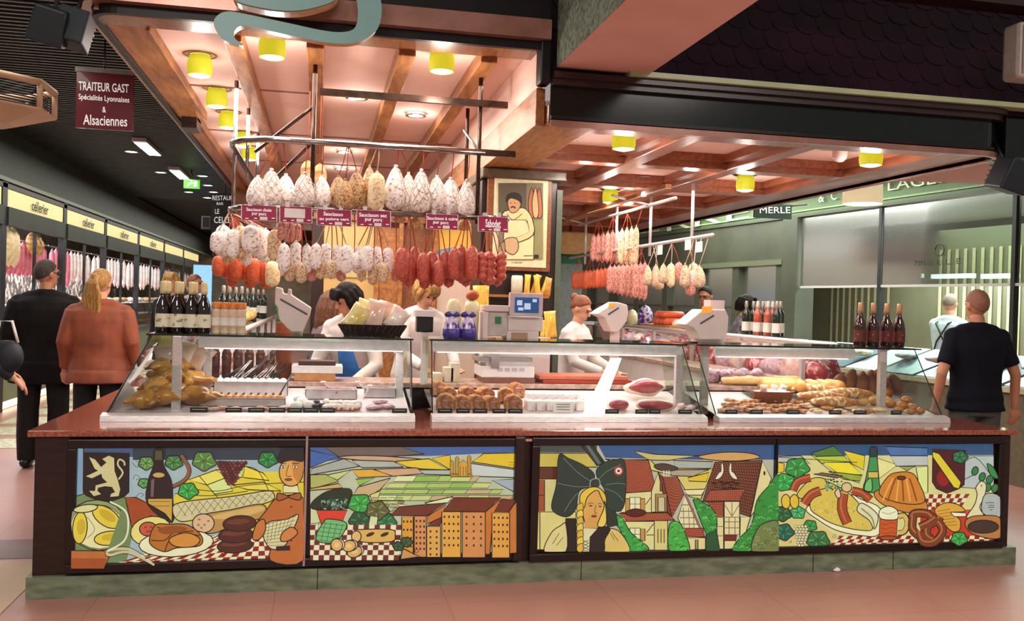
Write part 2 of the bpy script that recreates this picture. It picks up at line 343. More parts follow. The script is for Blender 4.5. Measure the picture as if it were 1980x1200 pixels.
rimR(RZ-.03, RZ+.005, .03).build('lower_moulding', MM, can2)
rimR(RZ-.02, RZ+.2, .015).build('fascia', DG, can2)
rimR(RZ+.01, RZ+.03, .035).build('rubber_rim', BLACK, can2)
rimR(RZ+.2, RZ+.235, .06).build('upper_moulding', WOODD, can2)
rimR(RZ+.235, RZ+.27, .09).build('top_moulding', WOODD, can2)
MB().box(1.7, 7, CY-.12, CY-.02, RZ+.27, RZ+.30).build('green_strip', mat('pale_green_painted_strip', '#9fae84', .4, col2='#b4c298', scale=3), can2)
MB().box(4.28, 7, CY, CY+.3, RZ-.02, RZ+.27).build('side_return', DG, can2)
MB().prism([(4.32, 5.44, RZ+.16), (6.2, 5.44, RZ+.16), (6.0, 7.3, RZ+.16), (4.95, 7.5, RZ+.16), (4.40, 6.3, RZ+.16)], (0, 0, .08)).build('outer_soffit', PINKB, can2)
MB().box(RX0, RX1, 13.3, 13.4, 2.4, 2.8).build('end_board', REDW, can2)
# ------------------------------------------------------------------ lamps of the canopies
YSH = mat('chartreuse_glass_shade', '#cfd43a', .4, col2='#bcc42e', emit=.62, ecol='#c8cf2a', scale=8)
HOT = mat('lit_lamp_disc', '#fffdf5', .5, emit=6, ecol='#fff4e2')
RING = mat('bronze_ring', '#8e7c57', .3, metal=.7)
def lamp_proto():
    t = thing('ceiling_lamp', '', 'lamp')
    MB().lathe([(.098, .0), (.112, .008), (.112, .014), (.07, .014), (.07, 0)], 24).build('mounting_ring', RING, t, True)
    MB().lathe([(.072, -.13), (.078, -.10), (.077, -.04), (.062, 0), (.058, 0), (.073, -.04), (.074, -.1), (.068, -.13)], 24).build('lamp_shade', YSH, t, True)
    MB().lathe([(.001, -.142), (.03, -.140), (.055, -.133), (.068, -.122), (.001, -.118)], 24).build('diffuser', HOT, t, True)
    return t
LP = Proto(lamp_proto())
lampsL = [((386, 145), 'nearest of the row down the left edge'), ((526, 110), 'just below the turquoise ribbon ornament'), ((854, 137), 'front right, above the hanging sausage rack'),
          ((419, 205), 'second of the row down the left edge'), ((441, 246), 'third of the row down the left edge'), ((470, 282), 'fourth of the row down the left edge'), ((482, 308), 'fifth and farthest of the row down the left edge')]
def spot(p, e, *_a):
    d = bpy.data.lights.new('lamp_light', 'POINT'); d.energy = e*.36; d.color = (1, .90, .82); d.shadow_soft_size = .05
    o = bpy.data.objects.new('lamp_light', d); o.location = (p[0], p[1], p[2]-.1); COL.objects.link(o)
def spot_old(p, e, ang=2.2, col=(1, .84, .72), r=.06):
    d = bpy.data.lights.new('lamp_light', 'SPOT'); d.energy = e; d.color = col; d.spot_size = ang; d.spot_blend = .6; d.shadow_soft_size = r
    o = bpy.data.objects.new('lamp_light', d); o.location = p; COL.objects.link(o)
for (px, l) in lampsL:
    p = PZ(px[0], px[1], 3.0); LP.put((p.x, p.y, 3.125), 'chartreuse ceiling lamp, left canopy, '+l, group='chartreuse lamps of the left canopy'); spot((p.x, p.y, 2.96), 26 if px[0] > 500 else 15)
for (px, l) in [((1206, 275), 'lamp nearest the picture column'), ((1684, 307), 'lamp nearest the rounded right corner'), ((1441, 358), 'lamp in front of the green shop sign'), ((1180, 383), 'small far one above the thin sausages')]:
    p = PZ(px[0], px[1], 2.66); LP.put((p.x, p.y, 2.745), 'chartreuse ceiling lamp, right canopy, '+l, group='chartreuse lamps of the right canopy'); spot((p.x, p.y, 2.6), 22)
dl = thing('downlight', '', 'lamp'); MB().lathe([(.062, .006), (.085, 0), (.085, -.006), (.06, -.006)], 24).build('mounting_ring', STEEL, dl, True)
MB().lathe([(.001, 0), (.062, 0), (.062, -.004), (.001, -.004)], 24).build('diffuser', HOT, dl, True); DLP = Proto(dl)
for (u, v, z, l) in [(804, 221, 3.12, 'in the left canopy, above the middle of the sausage rack'), (690, 187, 3.12, 'in the left canopy, behind the top bar of the rack'), (666, 292, 3.12, 'in the left canopy, above the golden netted sausages'), (660, 325, 3.12, 'in the left canopy, the low farther one behind the golden sausages'),
                     (1134, 290, 2.755, 'in the right canopy, first coffer beside the column'), (1337, 308, 2.755, 'in the right canopy, brightest one in the middle coffer'), (1243, 341, 2.755, 'in the right canopy, third row above the thin sausages'), (1215, 377, 2.755, 'in the right canopy, far row close to the small yellow lamp')]:
    p = PZ(u, v, z); DLP.put((p.x, p.y, z-.008), 'round recessed white downlight '+l, group='recessed downlights'); spot((p.x, p.y, z-.06), 13)
sm = thing('smoke_detector', 'pale round dome detector under the right canopy beside a chartreuse lamp', 'detector', tuple(PZ(1624, 292, 2.74)))
q = WP[sm.name]; MB().lathe([(.05, 0), (.052, -.03), (.045, -.055), (.025, -.075), (.002, -.08)], 20, q).build('dome', mat('frosted_dome', '#d9bdb8', .2), sm); MB().lathe([(.06, .012), (.06, 0), (.002, 0)], 20, q).build('base', WHITE, sm)
# ================================================================== COUNTER
isl = thing('counter', 'long dark brown front counter with lit stained glass panels and granite top', 'counter', (1.5, CY, 0))
X0, X1, TZ = -1.45, 4.42, .872
g = MB().box(X0+.02, X1-.02, CY+.01, CY+.9, .115, .835); g.build('carcass', WOODD, isl, bevel=.004)
g = MB().box(X0, X1+.02, CY-.02, CY+.92, 0, .115); 
for x in (0.02, 1.52, 3.0, 3.55): g.box(x, x+.004, CY-.0215, CY-.018, .001, .114, 1)
g.build('marble_plinth', [MARB, BLACK], isl)
g = MB().box(X0-.01, X1+.01, CY-.02, CY+.95, .84, TZ); g.build('worktop', GRAN, isl, bevel=.004)
g = MB().tube([(X0+.25, CY-.008, .815), (X1-.1, CY-.008, .815)], .012, 8); g.build('metal_trim', mat('rosy_metal_trim', '#c79c96', .25, metal=.8), isl)
def frame(u0, u1, vt0, vt1, vb0, vb1, name):
    """a frame between four pixel corners on the counter front"""
    a, b, c, d = PY(u0, vt0, CY), PY(u1, vt1, CY), PY(u0, vb0, CY), PY(u1, vb1, CY); t = .048; y0, y1 = CY-.035, CY+.012; g = MB()
    x0, x1, z0, z1 = (a.x+c.x)/2, (b.x+d.x)/2, (c.z+d.z)/2, (a.z+b.z)/2
    g.box(x0, x1, y0, y1, z1-t, z1).box(x0, x1, y0, y1, z0, z0+t).box(x0, x0+t, y0, y1, z0+t, z1-t).box(x1-t, x1, y0, y1, z0+t, z1-t)
    return g.build('panel_frame', mat('near_black_wood_frame', '#1a0d0b', .3, col2='#120807', scale=6, stretch=(1, 8, 8)), isl, bevel=.006)
frame(130, 1010, 850, 843, 1108, 1078, 'l'); frame(1024, 1936, 843, 843, 1078, 1062, 'r')
MB().box(1.105, 1.165, CY-.05, CY, .13, .84).build('centre_post', WOODD, isl, bevel=.01)
# ------------------------------------------------------------------ stained glass pictures (drawn in each panel's own flat coordinates)
ARTM = attr_mat('backlit_stained_glass', emit=.95, rough=.12)
def cr(pts, closed=True, k=4):
    n = len(pts); out = []
    rng = range(n if closed else n-1)
    for i in rng:
        p0, p1, p2, p3 = (pts[(i-1) % n], pts[i], pts[(i+1) % n], pts[(i+2) % n]) if closed else (pts[max(i-1, 0)], pts[i], pts[i+1], pts[min(i+2, n-1)])
        for j in range(k):
            t = j/k; out.append(tuple(.5*((2*b)+(c-a)*t+(2*a-5*b+4*c-d)*t*t+(3*b-a-3*c+d)*t**3) for a, b, c, d in zip(p0, p1, p2, p3)))
    if not closed: out.append(pts[-1])
    return out
class Art:
    def __init__(s, x0, y0, sc, Y, lw=6, box=None): s.x0, s.y0, s.sc, s.Y, s.g, s.k, s.lw, s.box = x0, y0, sc, Y, MB(), 0, lw, box
    def P(s, x, y):
        if s.box: x = min(max(x, s.box[0]), s.box[2]); y = min(max(y, s.box[1]), s.box[3])
        return PY(s.x0+x/s.sc, s.y0+y/s.sc, s.Y)+Vector((0, -.00025*s.k, 0))
    def p(s, pts, c, ln=1, lc='#15100c', w=None):
        s.k += 1; s.g.add([s.P(*q) for q in pts], [tuple(range(len(pts)))], 0, lin(c))
        if ln: s.l(list(pts)+[pts[0]], w, lc, sm=False)
    def s(s, pts, c, ln=1, **k): s.p(cr(pts), c, ln, **k)
    def l(s, pts, w=None, c='#15100c', sm=True):
        s.k += .5; w = (w or s.lw)/2
        if sm and len(pts) > 2: pts = cr(pts, False)
        n = len(pts); cl = pts[0] == pts[-1]; L_, R__ = [], []
        for i, q in enumerate(pts):
            a = pts[i-1] if i else (pts[-2] if cl else q); b = pts[i+1] if i < n-1 else (pts[1] if cl else q)
            dx, dy = b[0]-a[0], b[1]-a[1]; m = math.hypot(dx, dy) or 1; nx, ny = -dy/m*w, dx/m*w
            L_.append((q[0]+nx, q[1]+ny)); R__.append((q[0]-nx, q[1]-ny))
        vs = [s.P(*q) for q in L_+R__]; s.g.add(vs, [(i, i+1, n+i+1, n+i) for i in range(n-1)], 0, lin(c))
    def e(s, x, y, rx, ry, c, rot=0, ln=1, n=18, **k):
        a = math.radians(rot); s.p([(x+rx*math.cos(t)*math.cos(a)-ry*math.sin(t)*math.sin(a), y+rx*math.cos(t)*math.sin(a)+ry*math.sin(t)*math.cos(a)) for t in [2*math.pi*i/n for i in range(n)]], c, ln, **k)
    def chk(s, a, b, c, d, nu, nv, c1='#8e221d', c2='#e6dcae'):
        """checks over the quad a,b (top) d,c (bottom)"""
        s.p([a, b, c, d], c1, 0); s.k += 1
        f = lambda u, v: tuple((a[i]*(1-u)+b[i]*u)*(1-v)+(d[i]*(1-u)+c[i]*u)*v for i in (0, 1))
        for j in range(nv):
            for i in range(nu):
                if (i+j) % 2: s.g.add([s.P(*f(*q)) for q in ((i/nu, j/nv), ((i+1)/nu, j/nv), ((i+1)/nu, (j+1)/nv), (i/nu, (j+1)/nv))], [(0, 1, 2, 3)], 0, lin(c2))
    def rect(s, x0, y0, x1, y1, c, ln=1, **k): s.p([(x0, y0), (x1, y0), (x1, y1), (x0, y1)], c, ln, **k)
    def build(s, label):
        o = s.g.build('stained_glass_panel', ARTM, isl); o['label'] = label; return o
def leaf(a, x, y, r, c='#2f8a3a', rot=0, vein='#0d3a18'):
    pts = []
    for i, q in enumerate((1.1, .86, 1, .84, .98, .84, .98, .84, 1, .86)):
        t = 2*math.pi*i/10+rot; pts.append((x+r*q*math.cos(t), y+r*.85*q*math.sin(t)))
    a.s(pts, c)
    hx = tuple(min(255, int(c[i:i+2], 16)+45) for i in (1, 3, 5)); hi = '#%02x%02x%02x' % hx
    for i in (0, 2, 4, 6, 8): t = 2*math.pi*i/10+rot; a.l([(x, y), (x+r*.75*math.cos(t), y+r*.6*math.sin(t))], 3, vein); a.l([(x+r*.3*math.cos(t+.3), y+r*.25*math.sin(t+.3)), (x+r*.75*math.cos(t+.25), y+r*.6*math.sin(t+.25))], r*.12, hi)
def bush(a, pts, c='#2c8f35', hi='#7fcf62', n=26, seed=1):
    a.s(pts, c); r = random.Random(seed); xs = [p[0] for p in pts]; ys = [p[1] for p in pts]
    def inside(x, y):
        k = 0; m = len(pts)
        for i in range(m):
            (x1, y1), (x2, y2) = pts[i], pts[(i+1) % m]
            if (y1 > y) != (y2 > y) and x < (x2-x1)*(y-y1)/(y2-y1)+x1: k ^= 1
        return k
    while n > 0:
        x, y = r.uniform(min(xs), max(xs)), r.uniform(min(ys), max(ys))
        if inside(x, y): a.l([(x-14, y+6), (x-6, y-8), (x+10, y-8), (x+14, y+2)], 3.5, hi if n % 2 else '#0c3f1a'); n -= 1
# ---- panel 1: crest, bottle, sausages and the puppet
a = Art(40, 820, 3.414, CY-.008, 7, (345, 150, 1868, 938))
a.rect(345, 150, 1868, 938, '#9fb3b3', 0); a.rect(345, 150, 740, 215, '#41597a', 0); a.rect(345, 150, 415, 470, '#7f9cb0')
a.rect(740, 150, 1868, 235, '#2a3a44', 0)  # both top bands carry reflection and weaker light in their colour
a.p([(1010, 480), (1110, 360), (1300, 290), (1480, 275), (1600, 312), (1868, 312), (1868, 700), (1500, 700), (1010, 640)], '#dcc63a', 0)
for q, c in (([(1110, 365), (1290, 300), (1360, 350), (1230, 400)], '#e9d95e'), ([(1230, 400), (1360, 350), (1400, 440), (1280, 460)], '#d8e089'), ([(1480, 275), (1600, 320), (1640, 370), (1470, 350)], '#eed23c'), ([(1400, 400), (1600, 380), (1720, 440), (1500, 430)], '#e6cf4b'), ([(1290, 300), (1480, 280), (1460, 350), (1360, 350)], '#c5d17c')): a.p(q, c)
for q in ([(1100, 420), (1300, 440), (1500, 400), (1868, 380)], [(1180, 340), (1300, 480)], [(1450, 275), (1560, 300), (1640, 440)], [(1020, 455), (1250, 470), (1500, 440)]): a.l(q, 5)
a.p([(345, 470), (560, 430), (700, 480), (745, 700), (700, 900), (345, 938)], '#6f8352', 0); a.l([(345, 480), (480, 440)], 6)
a.p([(690, 480), (760, 480), (1000, 600), (980, 660), (860, 600), (740, 700)], '#a2441c'); a.p([(760, 480), (1000, 600), (930, 580)], '#7a2c12', 0)
a.chk((1180, 740), (1700, 700), (1868, 885), (560, 938), 26, 6)
# vines
for x, y, r, c in ((830, 255, 55, '#5f8f45'), (1010, 250, 60, '#3f7a3a'), (1210, 240, 80, '#56803c'), (1630, 230, 65, '#1f7a38'), (815, 385, 40, '#4f9a4a')): leaf(a, x, y, r, c, .3)
leaf(a, 1105, 435, 68, '#2e9b3b', .2)
a.l([(1060, 200), (1115, 290), (1090, 360), (1000, 410), (900, 440)], 30, '#3c2417'); a.l([(1062, 200), (1113, 290), (1088, 358), (1000, 406), (900, 436)], 20, '#8a5636')
for q in ([(740, 245), (770, 280), (800, 250), (760, 240)], [(745, 360), (760, 330), (790, 345), (765, 365)], [(760, 480), (790, 450), (815, 460), (800, 475)]): a.l(q, 3)
# grapes
a.p([(1310, 235), (1480, 250), (1400, 400)], '#3a1216', 0); r = random.Random(3)
for row in range(8):
    n = 7-row*.8
    for k in range(int(n)+1): a.e(1395+(k-n/2)*26, 250+row*19, 13, 13, r.choice(['#6d2b2d', '#7c3738', '#58211f']), n=8, w=3)
# crest with the lion
a.p([(425, 180), (725, 185), (722, 440), (690, 470), (600, 500), (560, 510), (440, 460), (422, 430)], '#140e10', lc='#0a0809')
a.p([(548, 222), (590, 200), (625, 215), (628, 300), (650, 360), (665, 420), (655, 465), (600, 470), (605, 450), (632, 440), (612, 405), (565, 400), (520, 410), (515, 430), (540, 452), (492, 465), (462, 430), (500, 432), (505, 395), (560, 380), (580, 375), (548, 345), (542, 318), (480, 348), (440, 335), (470, 322), (520, 298), (498, 285), (462, 210), (500, 225), (540, 275), (575, 245)], '#cdbf86', 0)
a.l([(655, 355), (682, 310), (650, 260), (660, 225), (690, 240), (694, 265)], 11, '#cdbf86')
# bottle
a.s([(888, 165), (945, 165), (950, 260), (1000, 360), (1010, 480), (1005, 640), (845, 520), (848, 370), (885, 260)], '#1d1416'); a.p([(893, 165), (942, 165), (944, 230), (890, 230)], '#4f4a2b')
a.e(918, 327, 42, 20, '#c79e5c'); a.p([(848, 480), (1008, 480), (1006, 635), (960, 580), (850, 515)], '#c99d42'); a.l([(860, 500), (990, 500)], 3); a.l([(880, 530), (990, 530)], 3)
a.p([(868, 360), (890, 350), (884, 470), (866, 470)], '#70575a', 0)
# bowl of dumplings
a.e(520, 655, 195, 165, '#8a9a63', 10); a.e(520, 665, 178, 145, '#e3d89c', 8, w=4)
for x, y, rx, ry, t in ((402, 672, 48, 105, 4), (575, 600, 105, 58, 35), (595, 740, 100, 46, -6)): a.e(x, y, rx, ry, '#e0c43a', t); a.e(x+8, y-8, rx*.6, ry*.5, '#c9a82a', t, ln=0)
a.e(440, 545, 80, 25, '#d8cf8f', -8); a.l([(450, 600), (500, 680), (450, 740)], 3); a.p([(345, 820), (560, 822), (600, 850), (560, 938), (345, 938)], '#b8672c'); a.p([(345, 870), (580, 872), (560, 938), (345, 938)], '#a04a1c', 0)
a.l([(890, 915), (720, 830), (600, 850), (585, 820), (720, 810), (800, 860)], 16, '#c9b98a'); a.l([(892, 925), (720, 842), (595, 862), (570, 840), (600, 805), (730, 800), (900, 905)], 4)
a.p([(700, 480), (725, 640), (700, 760), (580, 830)], '#6f8352', 0); a.l([(600, 500), (700, 560), (720, 660), (690, 760), (580, 825)], 12, '#e4d9b5')
# salamis
a.s([(1010, 560), (1060, 505), (1400, 465), (1620, 430), (1672, 445), (1650, 500), (1400, 560), (1150, 620), (1050, 625)], '#cfc28e')
for i in range(13): x = 1040+i*48; y = 520-i*6; a.l([(x, y-5), (x+60, y+75-i*3)], 3, '#5c4a2c', False); a.l([(x+55, y-12), (x-5, y+80-i*2)], 3, '#5c4a2c', False)
a.s([(1160, 600), (1400, 550), (1580, 515), (1625, 550), (1580, 610), (1400, 660), (1280, 705), (1200, 690)], '#b98a46'); a.s([(1250, 600), (1560, 530), (1600, 560), (1400, 610)], '#d1ab62', 0)
a.e(1212, 640, 72, 62, '#d9b083')
for x, y in ((1185, 615), (1220, 650), (1245, 625), (1200, 670), (1180, 650)): a.e(x, y, 9, 7, '#9c6b3d', ln=0, n=8)
# platter
a.e(870, 690, 135, 95, '#e2d376', -10); a.e(1035, 770, 245, 88, '#e6deb2', -4); a.e(852, 677, 58, 46, '#c2573c')
for x, y in ((835, 665), (860, 690), (870, 662), (845, 695)): a.e(x, y, 8, 7, '#8c2f22', ln=0, n=8)
a.s([(860, 740), (900, 650), (990, 645), (1110, 650), (1200, 720), (1190, 785), (1040, 800), (960, 825), (880, 790)], '#b36a24')
for q in ([(910, 665), (1040, 690), (1150, 690)], [(870, 750), (960, 750), (1030, 700), (1190, 720)], [(960, 825), (1010, 740), (1190, 760)]): a.l(q, 7, '#4c2410')
a.s([(990, 740), (1100, 700), (1190, 740), (1150, 790), (1030, 790)], '#cf8a34'); a.s([(915, 680), (1000, 655), (1110, 670), (1050, 700), (960, 710)], '#8d4a1a', 0)
# coiled black sausage
for x, y, rx, ry in ((1420, 785, 118, 48), (1425, 715, 115, 52), (1450, 640, 110, 52)): a.e(x, y, rx, ry, '#4b2015', -4); a.e(x-10, y-12, rx*.7, ry*.35, '#6b3422', -4, ln=0)
# puppet
a.s([(1700, 470), (1850, 460), (1868, 560), (1868, 880), (1650, 880), (1680, 720), (1620, 700), (1560, 650), (1620, 560)], '#b9632a'); a.p([(1735, 390), (1830, 390), (1840, 440), (1735, 440)], '#e2d6a0')
a.e(1787, 305, 78, 92, '#dda04c'); a.p([(1790, 215), (1868, 215), (1862, 320), (1835, 380), (1800, 330)], '#c47f38', 0); a.s([(1700, 240), (1720, 170), (1790, 150), (1868, 170), (1866, 232), (1790, 225)], '#17181c')
for x in (1735, 1812): a.e(x, 270, 17, 9, '#f2ead0', n=10, w=3); a.e(x, 270, 6, 7, '#1a1410', ln=0, n=8)
a.l([(1715, 245), (1755, 248)], 5, sm=False); a.l([(1795, 248), (1840, 245)], 5, sm=False); a.l([(1772, 255), (1755, 325), (1790, 330)], 4); a.e(1770, 352, 24, 8, '#8f3a22', w=3)
a.s([(1700, 440), (1765, 458), (1765, 470), (1700, 490)], '#a5542a'); a.s([(1845, 438), (1775, 458), (1775, 470), (1845, 485)], '#a5542a')
for y in (530, 600, 750): a.e(1788, y, 7, 7, '#6b2b15', ln=0, n=8)
a.s([(1600, 700), (1640, 630), (1760, 610), (1835, 580), (1800, 680), (1740, 790), (1650, 800)], '#d8cc96')
for i in range(8): a.l([(1620+i*26, 625-i*3), (1605+i*24, 790-i*18)], 3, '#5c4a2c', False); a.l([(1605+i*4, 650+i*19), (1822-i*9, 590+i*27)], 3, '#5c4a2c', False)
a.s([(1560, 640), (1610, 610), (1620, 680), (1580, 740), (1535, 735)], '#c4712f'); a.s([(1730, 700), (1790, 660), (1830, 700), (1770, 750), (1720, 750)], '#cf7d3a'); a.p([(1690, 790), (1780, 785), (1780, 810), (1690, 812)], '#2a140c')
a.build('leftmost lit stained glass picture with lion crest, bottle, sausages and a puppet figure')
# ---- panel 2: hills, tall ochre houses, olives and melon
a = Art(580, 820, 4.0, CY-.008, 8, (80, 148, 1672, 1030))
a.rect(80, 148, 1672, 1030, '#b9bd9c', 0); a.p([(80, 148), (1672, 148), (1672, 215), (1000, 245), (500, 250), (80, 300)], '#3e5f93', 0); a.p([(150, 148), (700, 148), (960, 230), (500, 262), (300, 250)], '#6a5c55')  # blue strip at the very top: reflection and dimmer light, painted in
a.p([(80, 200), (290, 250), (80, 335)], '#3a62a0'); a.s([(290, 255), (450, 240), (720, 250), (970, 275), (700, 290), (500, 280)], '#c9a07a')
for q, c in (([(90, 340), (340, 265), (460, 325), (80, 390)], '#a3a698'), ([(400, 275), (720, 285), (800, 330), (480, 335)], '#aeb0a0'), ([(740, 285), (1000, 265), (1140, 350), (950, 345), (830, 330)], '#e3c22f'), ([(1020, 262), (1160, 235), (1170, 345), (1150, 345)], '#e0b92a'),
             ([(1330, 290), (1420, 225), (1672, 220), (1672, 340)], '#e2bc2c'), ([(80, 390), (200, 385), (300, 440), (120, 490), (80, 490)], '#a9ad5c'), ([(400, 350), (560, 345), (720, 400), (450, 410)], '#dca637'), ([(570, 345), (900, 335), (960, 380), (720, 400)], '#cba078'),
             ([(80, 495), (300, 455), (330, 490), (80, 510)], '#d0a45c'), ([(210, 390), (400, 350), (290, 430)], '#c8cc7c'), ([(920, 350), (1160, 350), (1160, 390), (960, 385)], '#a9b4a8'), ([(1320, 300), (1672, 350), (1672, 410), (1330, 400)], '#c5c8be'), ([(1480, 430), (1672, 420), (1672, 530)], '#9fadb2')): a.p(q, c)
r = random.Random(5); gc = ['#c7d079', '#a9c460', '#dce09c', '#c9a878', '#94b850', '#e0dfa0']
def fieldline(y, t): return y
rows = [(395, 440), (450, 490), (500, 535), (545, 585)]
for j, (ya, yb) in enumerate(rows):
    x = 720-j*60; e = 1360+j*90
    while x < e:
        wd = r.uniform(90, 190); a.p([(x+30, ya+r.uniform(-3, 3)), (min(x+wd, e)+30, ya), (min(x+wd, e), yb), (x, yb)], r.choice(gc), w=5); x += wd
for q in ([(450, 480), (700, 410), (620, 500), (540, 550), (400, 560)], [(430, 420), (580, 410), (460, 470)], [(540, 540), (620, 510), (600, 590), (560, 600)]): a.p(q, r.choice(gc))
for j in range(5):
    for i in range(4): x = 560+i*62+j*12; y = 560+j*26; a.p([(x, y), (x+50, y+2), (x+40, y+22), (x-10, y+20)], r.choice(gc+['#9c7c60']), w=4)
a.p([(960, 600), (1180, 550), (1140, 600), (1000, 610)], '#dfe2a8')
# basilica
for x, y in ((1170, 285), (1210, 255), (1303, 245)): a.p([(x-14, 395), (x-14, y), (x, y-14), (x+14, y), (x+14, 395)], '#c08f2e', w=4)
a.rect(1160, 375, 1320, 400, '#a87a28', w=4); a.p([(1222, 395), (1222, 295), (1257, 268), (1292, 295), (1292, 395)], '#cf9d38', w=4)
for x in (1235, 1257, 1279): a.l([(x, 390), (x, 320)], 6, '#7a5520', False)
# olive bowl and leaves
a.p([(80, 620), (120, 620), (160, 750), (80, 760)], '#c9cc96'); a.s([(90, 600), (210, 510), (380, 490), (400, 560), (370, 640), (120, 650)], '#142a18')
for i in range(60): a.e(r.uniform(165, 360), r.uniform(560, 645), 13, 7, r.choice(['#5c7f62', '#2f4d36', '#86a58a']), r.uniform(0, 180), ln=0, n=7)
a.p([(130, 650), (365, 650), (320, 750), (165, 755)], '#d83a1c')
leaf(a, 460, 600, 95, '#2f9a3a', .3); leaf(a, 460, 730, 90, '#144f2a', .5); leaf(a, 660, 735, 80, '#1f6b38', .2); leaf(a, 590, 650, 90, '#5d5f2c', .1, '#2a2a10'); a.p([(540, 690), (600, 700), (590, 780), (520, 790)], '#cfd49a')
a.chk((80, 760), (780, 760), (760, 1030), (60, 1030), 17, 7, '#6d1d1b', '#e4dcb0')
a.s([(120, 870), (180, 740), (230, 715), (360, 750), (300, 870), (230, 900)], '#6fb36c')
for i in range(5): a.l([(150+i*45, 735+i*5), (125+i*40, 870+i*8)], 4, '#14522c', False); a.l([(175-i*14, 745+i*32), (345-i*14, 765+i*32)], 4, '#14522c', False)
a.s([(420, 810), (460, 795), (700, 795), (730, 840), (700, 888), (470, 888)], '#d7a84e'); a.e(433, 848, 37, 42, '#dfb266')
for x in (540, 650): a.e(x, 832, 34, 14, '#3b1c12', -22, ln=0)
for x, y, rx, ry in ((420, 965, 58, 42), (378, 920, 52, 42), (283, 912, 45, 48)): a.e(x+14, y-4, rx, ry, '#f0ead0', -20); a.e(x, y, rx, ry, '#dca75c', -20); a.e(x, y, rx*.4, ry*.4, '#e9bf78', ln=0)
# houses
for q in ([(690, 685), (760, 620), (1120, 590), (970, 690)], [(1090, 655), (1180, 550), (1540, 552), (1420, 660)], [(1455, 660), (1550, 560), (1655, 570), (1600, 660)], [(975, 768), (1060, 690), (1090, 690), (1075, 765)]): a.p(q, '#6b2c18')
for q in ([(980, 690), (1120, 600), (1085, 700), (975, 750)], [(1420, 660), (1540, 560), (1480, 680), (1455, 980), (1415, 980)], [(1600, 660), (1660, 580), (1660, 970), (1600, 975)]): a.p(q, '#c4702a')
for x0, y0, x1, c, nx, ny in ((780, 695, 868, '#d9962f', 3, 4), (875, 690, 968, '#cf8a4e', 3, 6), (970, 768, 1075, '#dca04a', 2, 5), (1085, 655, 1230, '#dea03c', 4, 5), (1240, 655, 1415, '#d2894a', 3, 5), (1465, 660, 1600, '#dc9a3e', 4, 5)):
    a.rect(x0, y0, x1, 1000, c)
    for i in range(nx):
        for j in range(ny): x = x0+(x1-x0)*(i+.6)/(nx+.2); y = y0+28+j*(270/ny)*(1-(y0-655)/600); a.rect(x-7, y, x+6, y+17, '#3a1510', 0)
a.p([(790, 930), (900, 990), (770, 1010)], '#c9914e'); leaf(a, 810, 880, 48, '#2c4a24'); leaf(a, 750, 910, 45, '#1d4424', .8); a.l([(780, 920), (880, 970), (960, 1010)], 5); a.e(890, 945, 14, 12, '#cf8a4e', w=4)
for q in ([(1590, 272), (1640, 275)], [(1590, 292), (1645, 292)], [(1605, 312), (1630, 312)]): a.l(q, 3, '#4a3a14', False)
a.build('lit stained glass picture with green hills and tall ochre houses')
# ---- panel 3: girl with the big bow and half timbered houses
a = Art(1010, 820, 3.882, CY-.008, 7, (108, 140, 1900, 938))
a.rect(108, 140, 1900, 938, '#b4b29a', 0); a.rect(108, 140, 560, 210, '#3f4a48', 0); a.p([(560, 140), (1900, 140), (1900, 265), (1300, 265), (620, 250)], '#2f5580', 0)  # dark and blue top bands: reflection and fading backlight put into the colour
a.p([(840, 200), (1000, 225), (1330, 235), (1100, 270), (950, 268)], '#c9b871'); a.s([(1320, 240), (1500, 210), (1700, 215), (1780, 250), (1600, 275), (1400, 265)], '#d2a05c')
for q, c in (([(620, 260), (960, 265), (1020, 330), (1180, 330), (1430, 335), (1340, 560), (1250, 540), (1160, 390)], '#d6c568'), ([(1130, 270), (1430, 280), (1410, 330), (1150, 330)], '#a9afa0'), ([(1100, 340), (1400, 340), (1280, 390), (1120, 385)], '#ab9c80'), ([(1240, 400), (1400, 360), (1380, 430), (1250, 425)], '#e0b92c'), ([(1210, 490), (1370, 485), (1345, 530), (1240, 530)], '#e6da9a')): a.p(q, c)
a.rect(108, 215, 560, 320, '#c4b04e'); a.rect(108, 320, 300, 410, '#5a2a1c'); a.rect(108, 410, 280, 655, '#cfc07c'); a.rect(112, 415, 165, 650, '#9a4a2c'); a.l([(165, 530), (112, 530)], 6); a.rect(108, 655, 400, 938, '#d8c878'); a.l([(130, 655), (130, 938)], 7, sm=False)
a.p([(430, 145), (520, 145), (620, 290), (560, 310)], '#26302e'); a.p([(465, 145), (490, 145), (590, 290), (565, 300)], '#5a6a60', 0)
def roof(q, c='#8e3f25', n=90, seed=2):
    a.p(q, c); r = random.Random(seed); (x1, y1), (x2, y2), (x3, y3), (x4, y4) = q; nv = max(4, int(abs(y4-y1)/16)); nu = max(5, int(abs(x2-x1)/17))
    for j in range(nv):
        for i in range(nu):
            u = (i+.5*(j % 2)+.3)/nu; v = (j+.5)/nv
            if u > .97: continue
            x = (x1*(1-u)+x2*u)*(1-v)+(x4*(1-u)+x3*u)*v; y = (y1*(1-u)+y2*u)*(1-v)+(y4*(1-u)+y3*u)*v
            a.g.add([a.P(x-3, y-4), a.P(x+4, y-1), a.P(x+2, y+5)], [(0, 1, 2)], 0, lin('#c98a5a'))
    a.k += .5
roof([(750, 262), (940, 268), (1010, 350), (960, 500), (750, 510)][0:1]+[(945, 268), (1005, 505), (750, 510)], '#96412a')
a.p([(750, 515), (960, 500), (1090, 490), (1090, 660), (740, 660)], '#ddd08c'); a.p([(965, 500), (1015, 360), (1090, 490), (1085, 655), (965, 655)], '#d8c887')
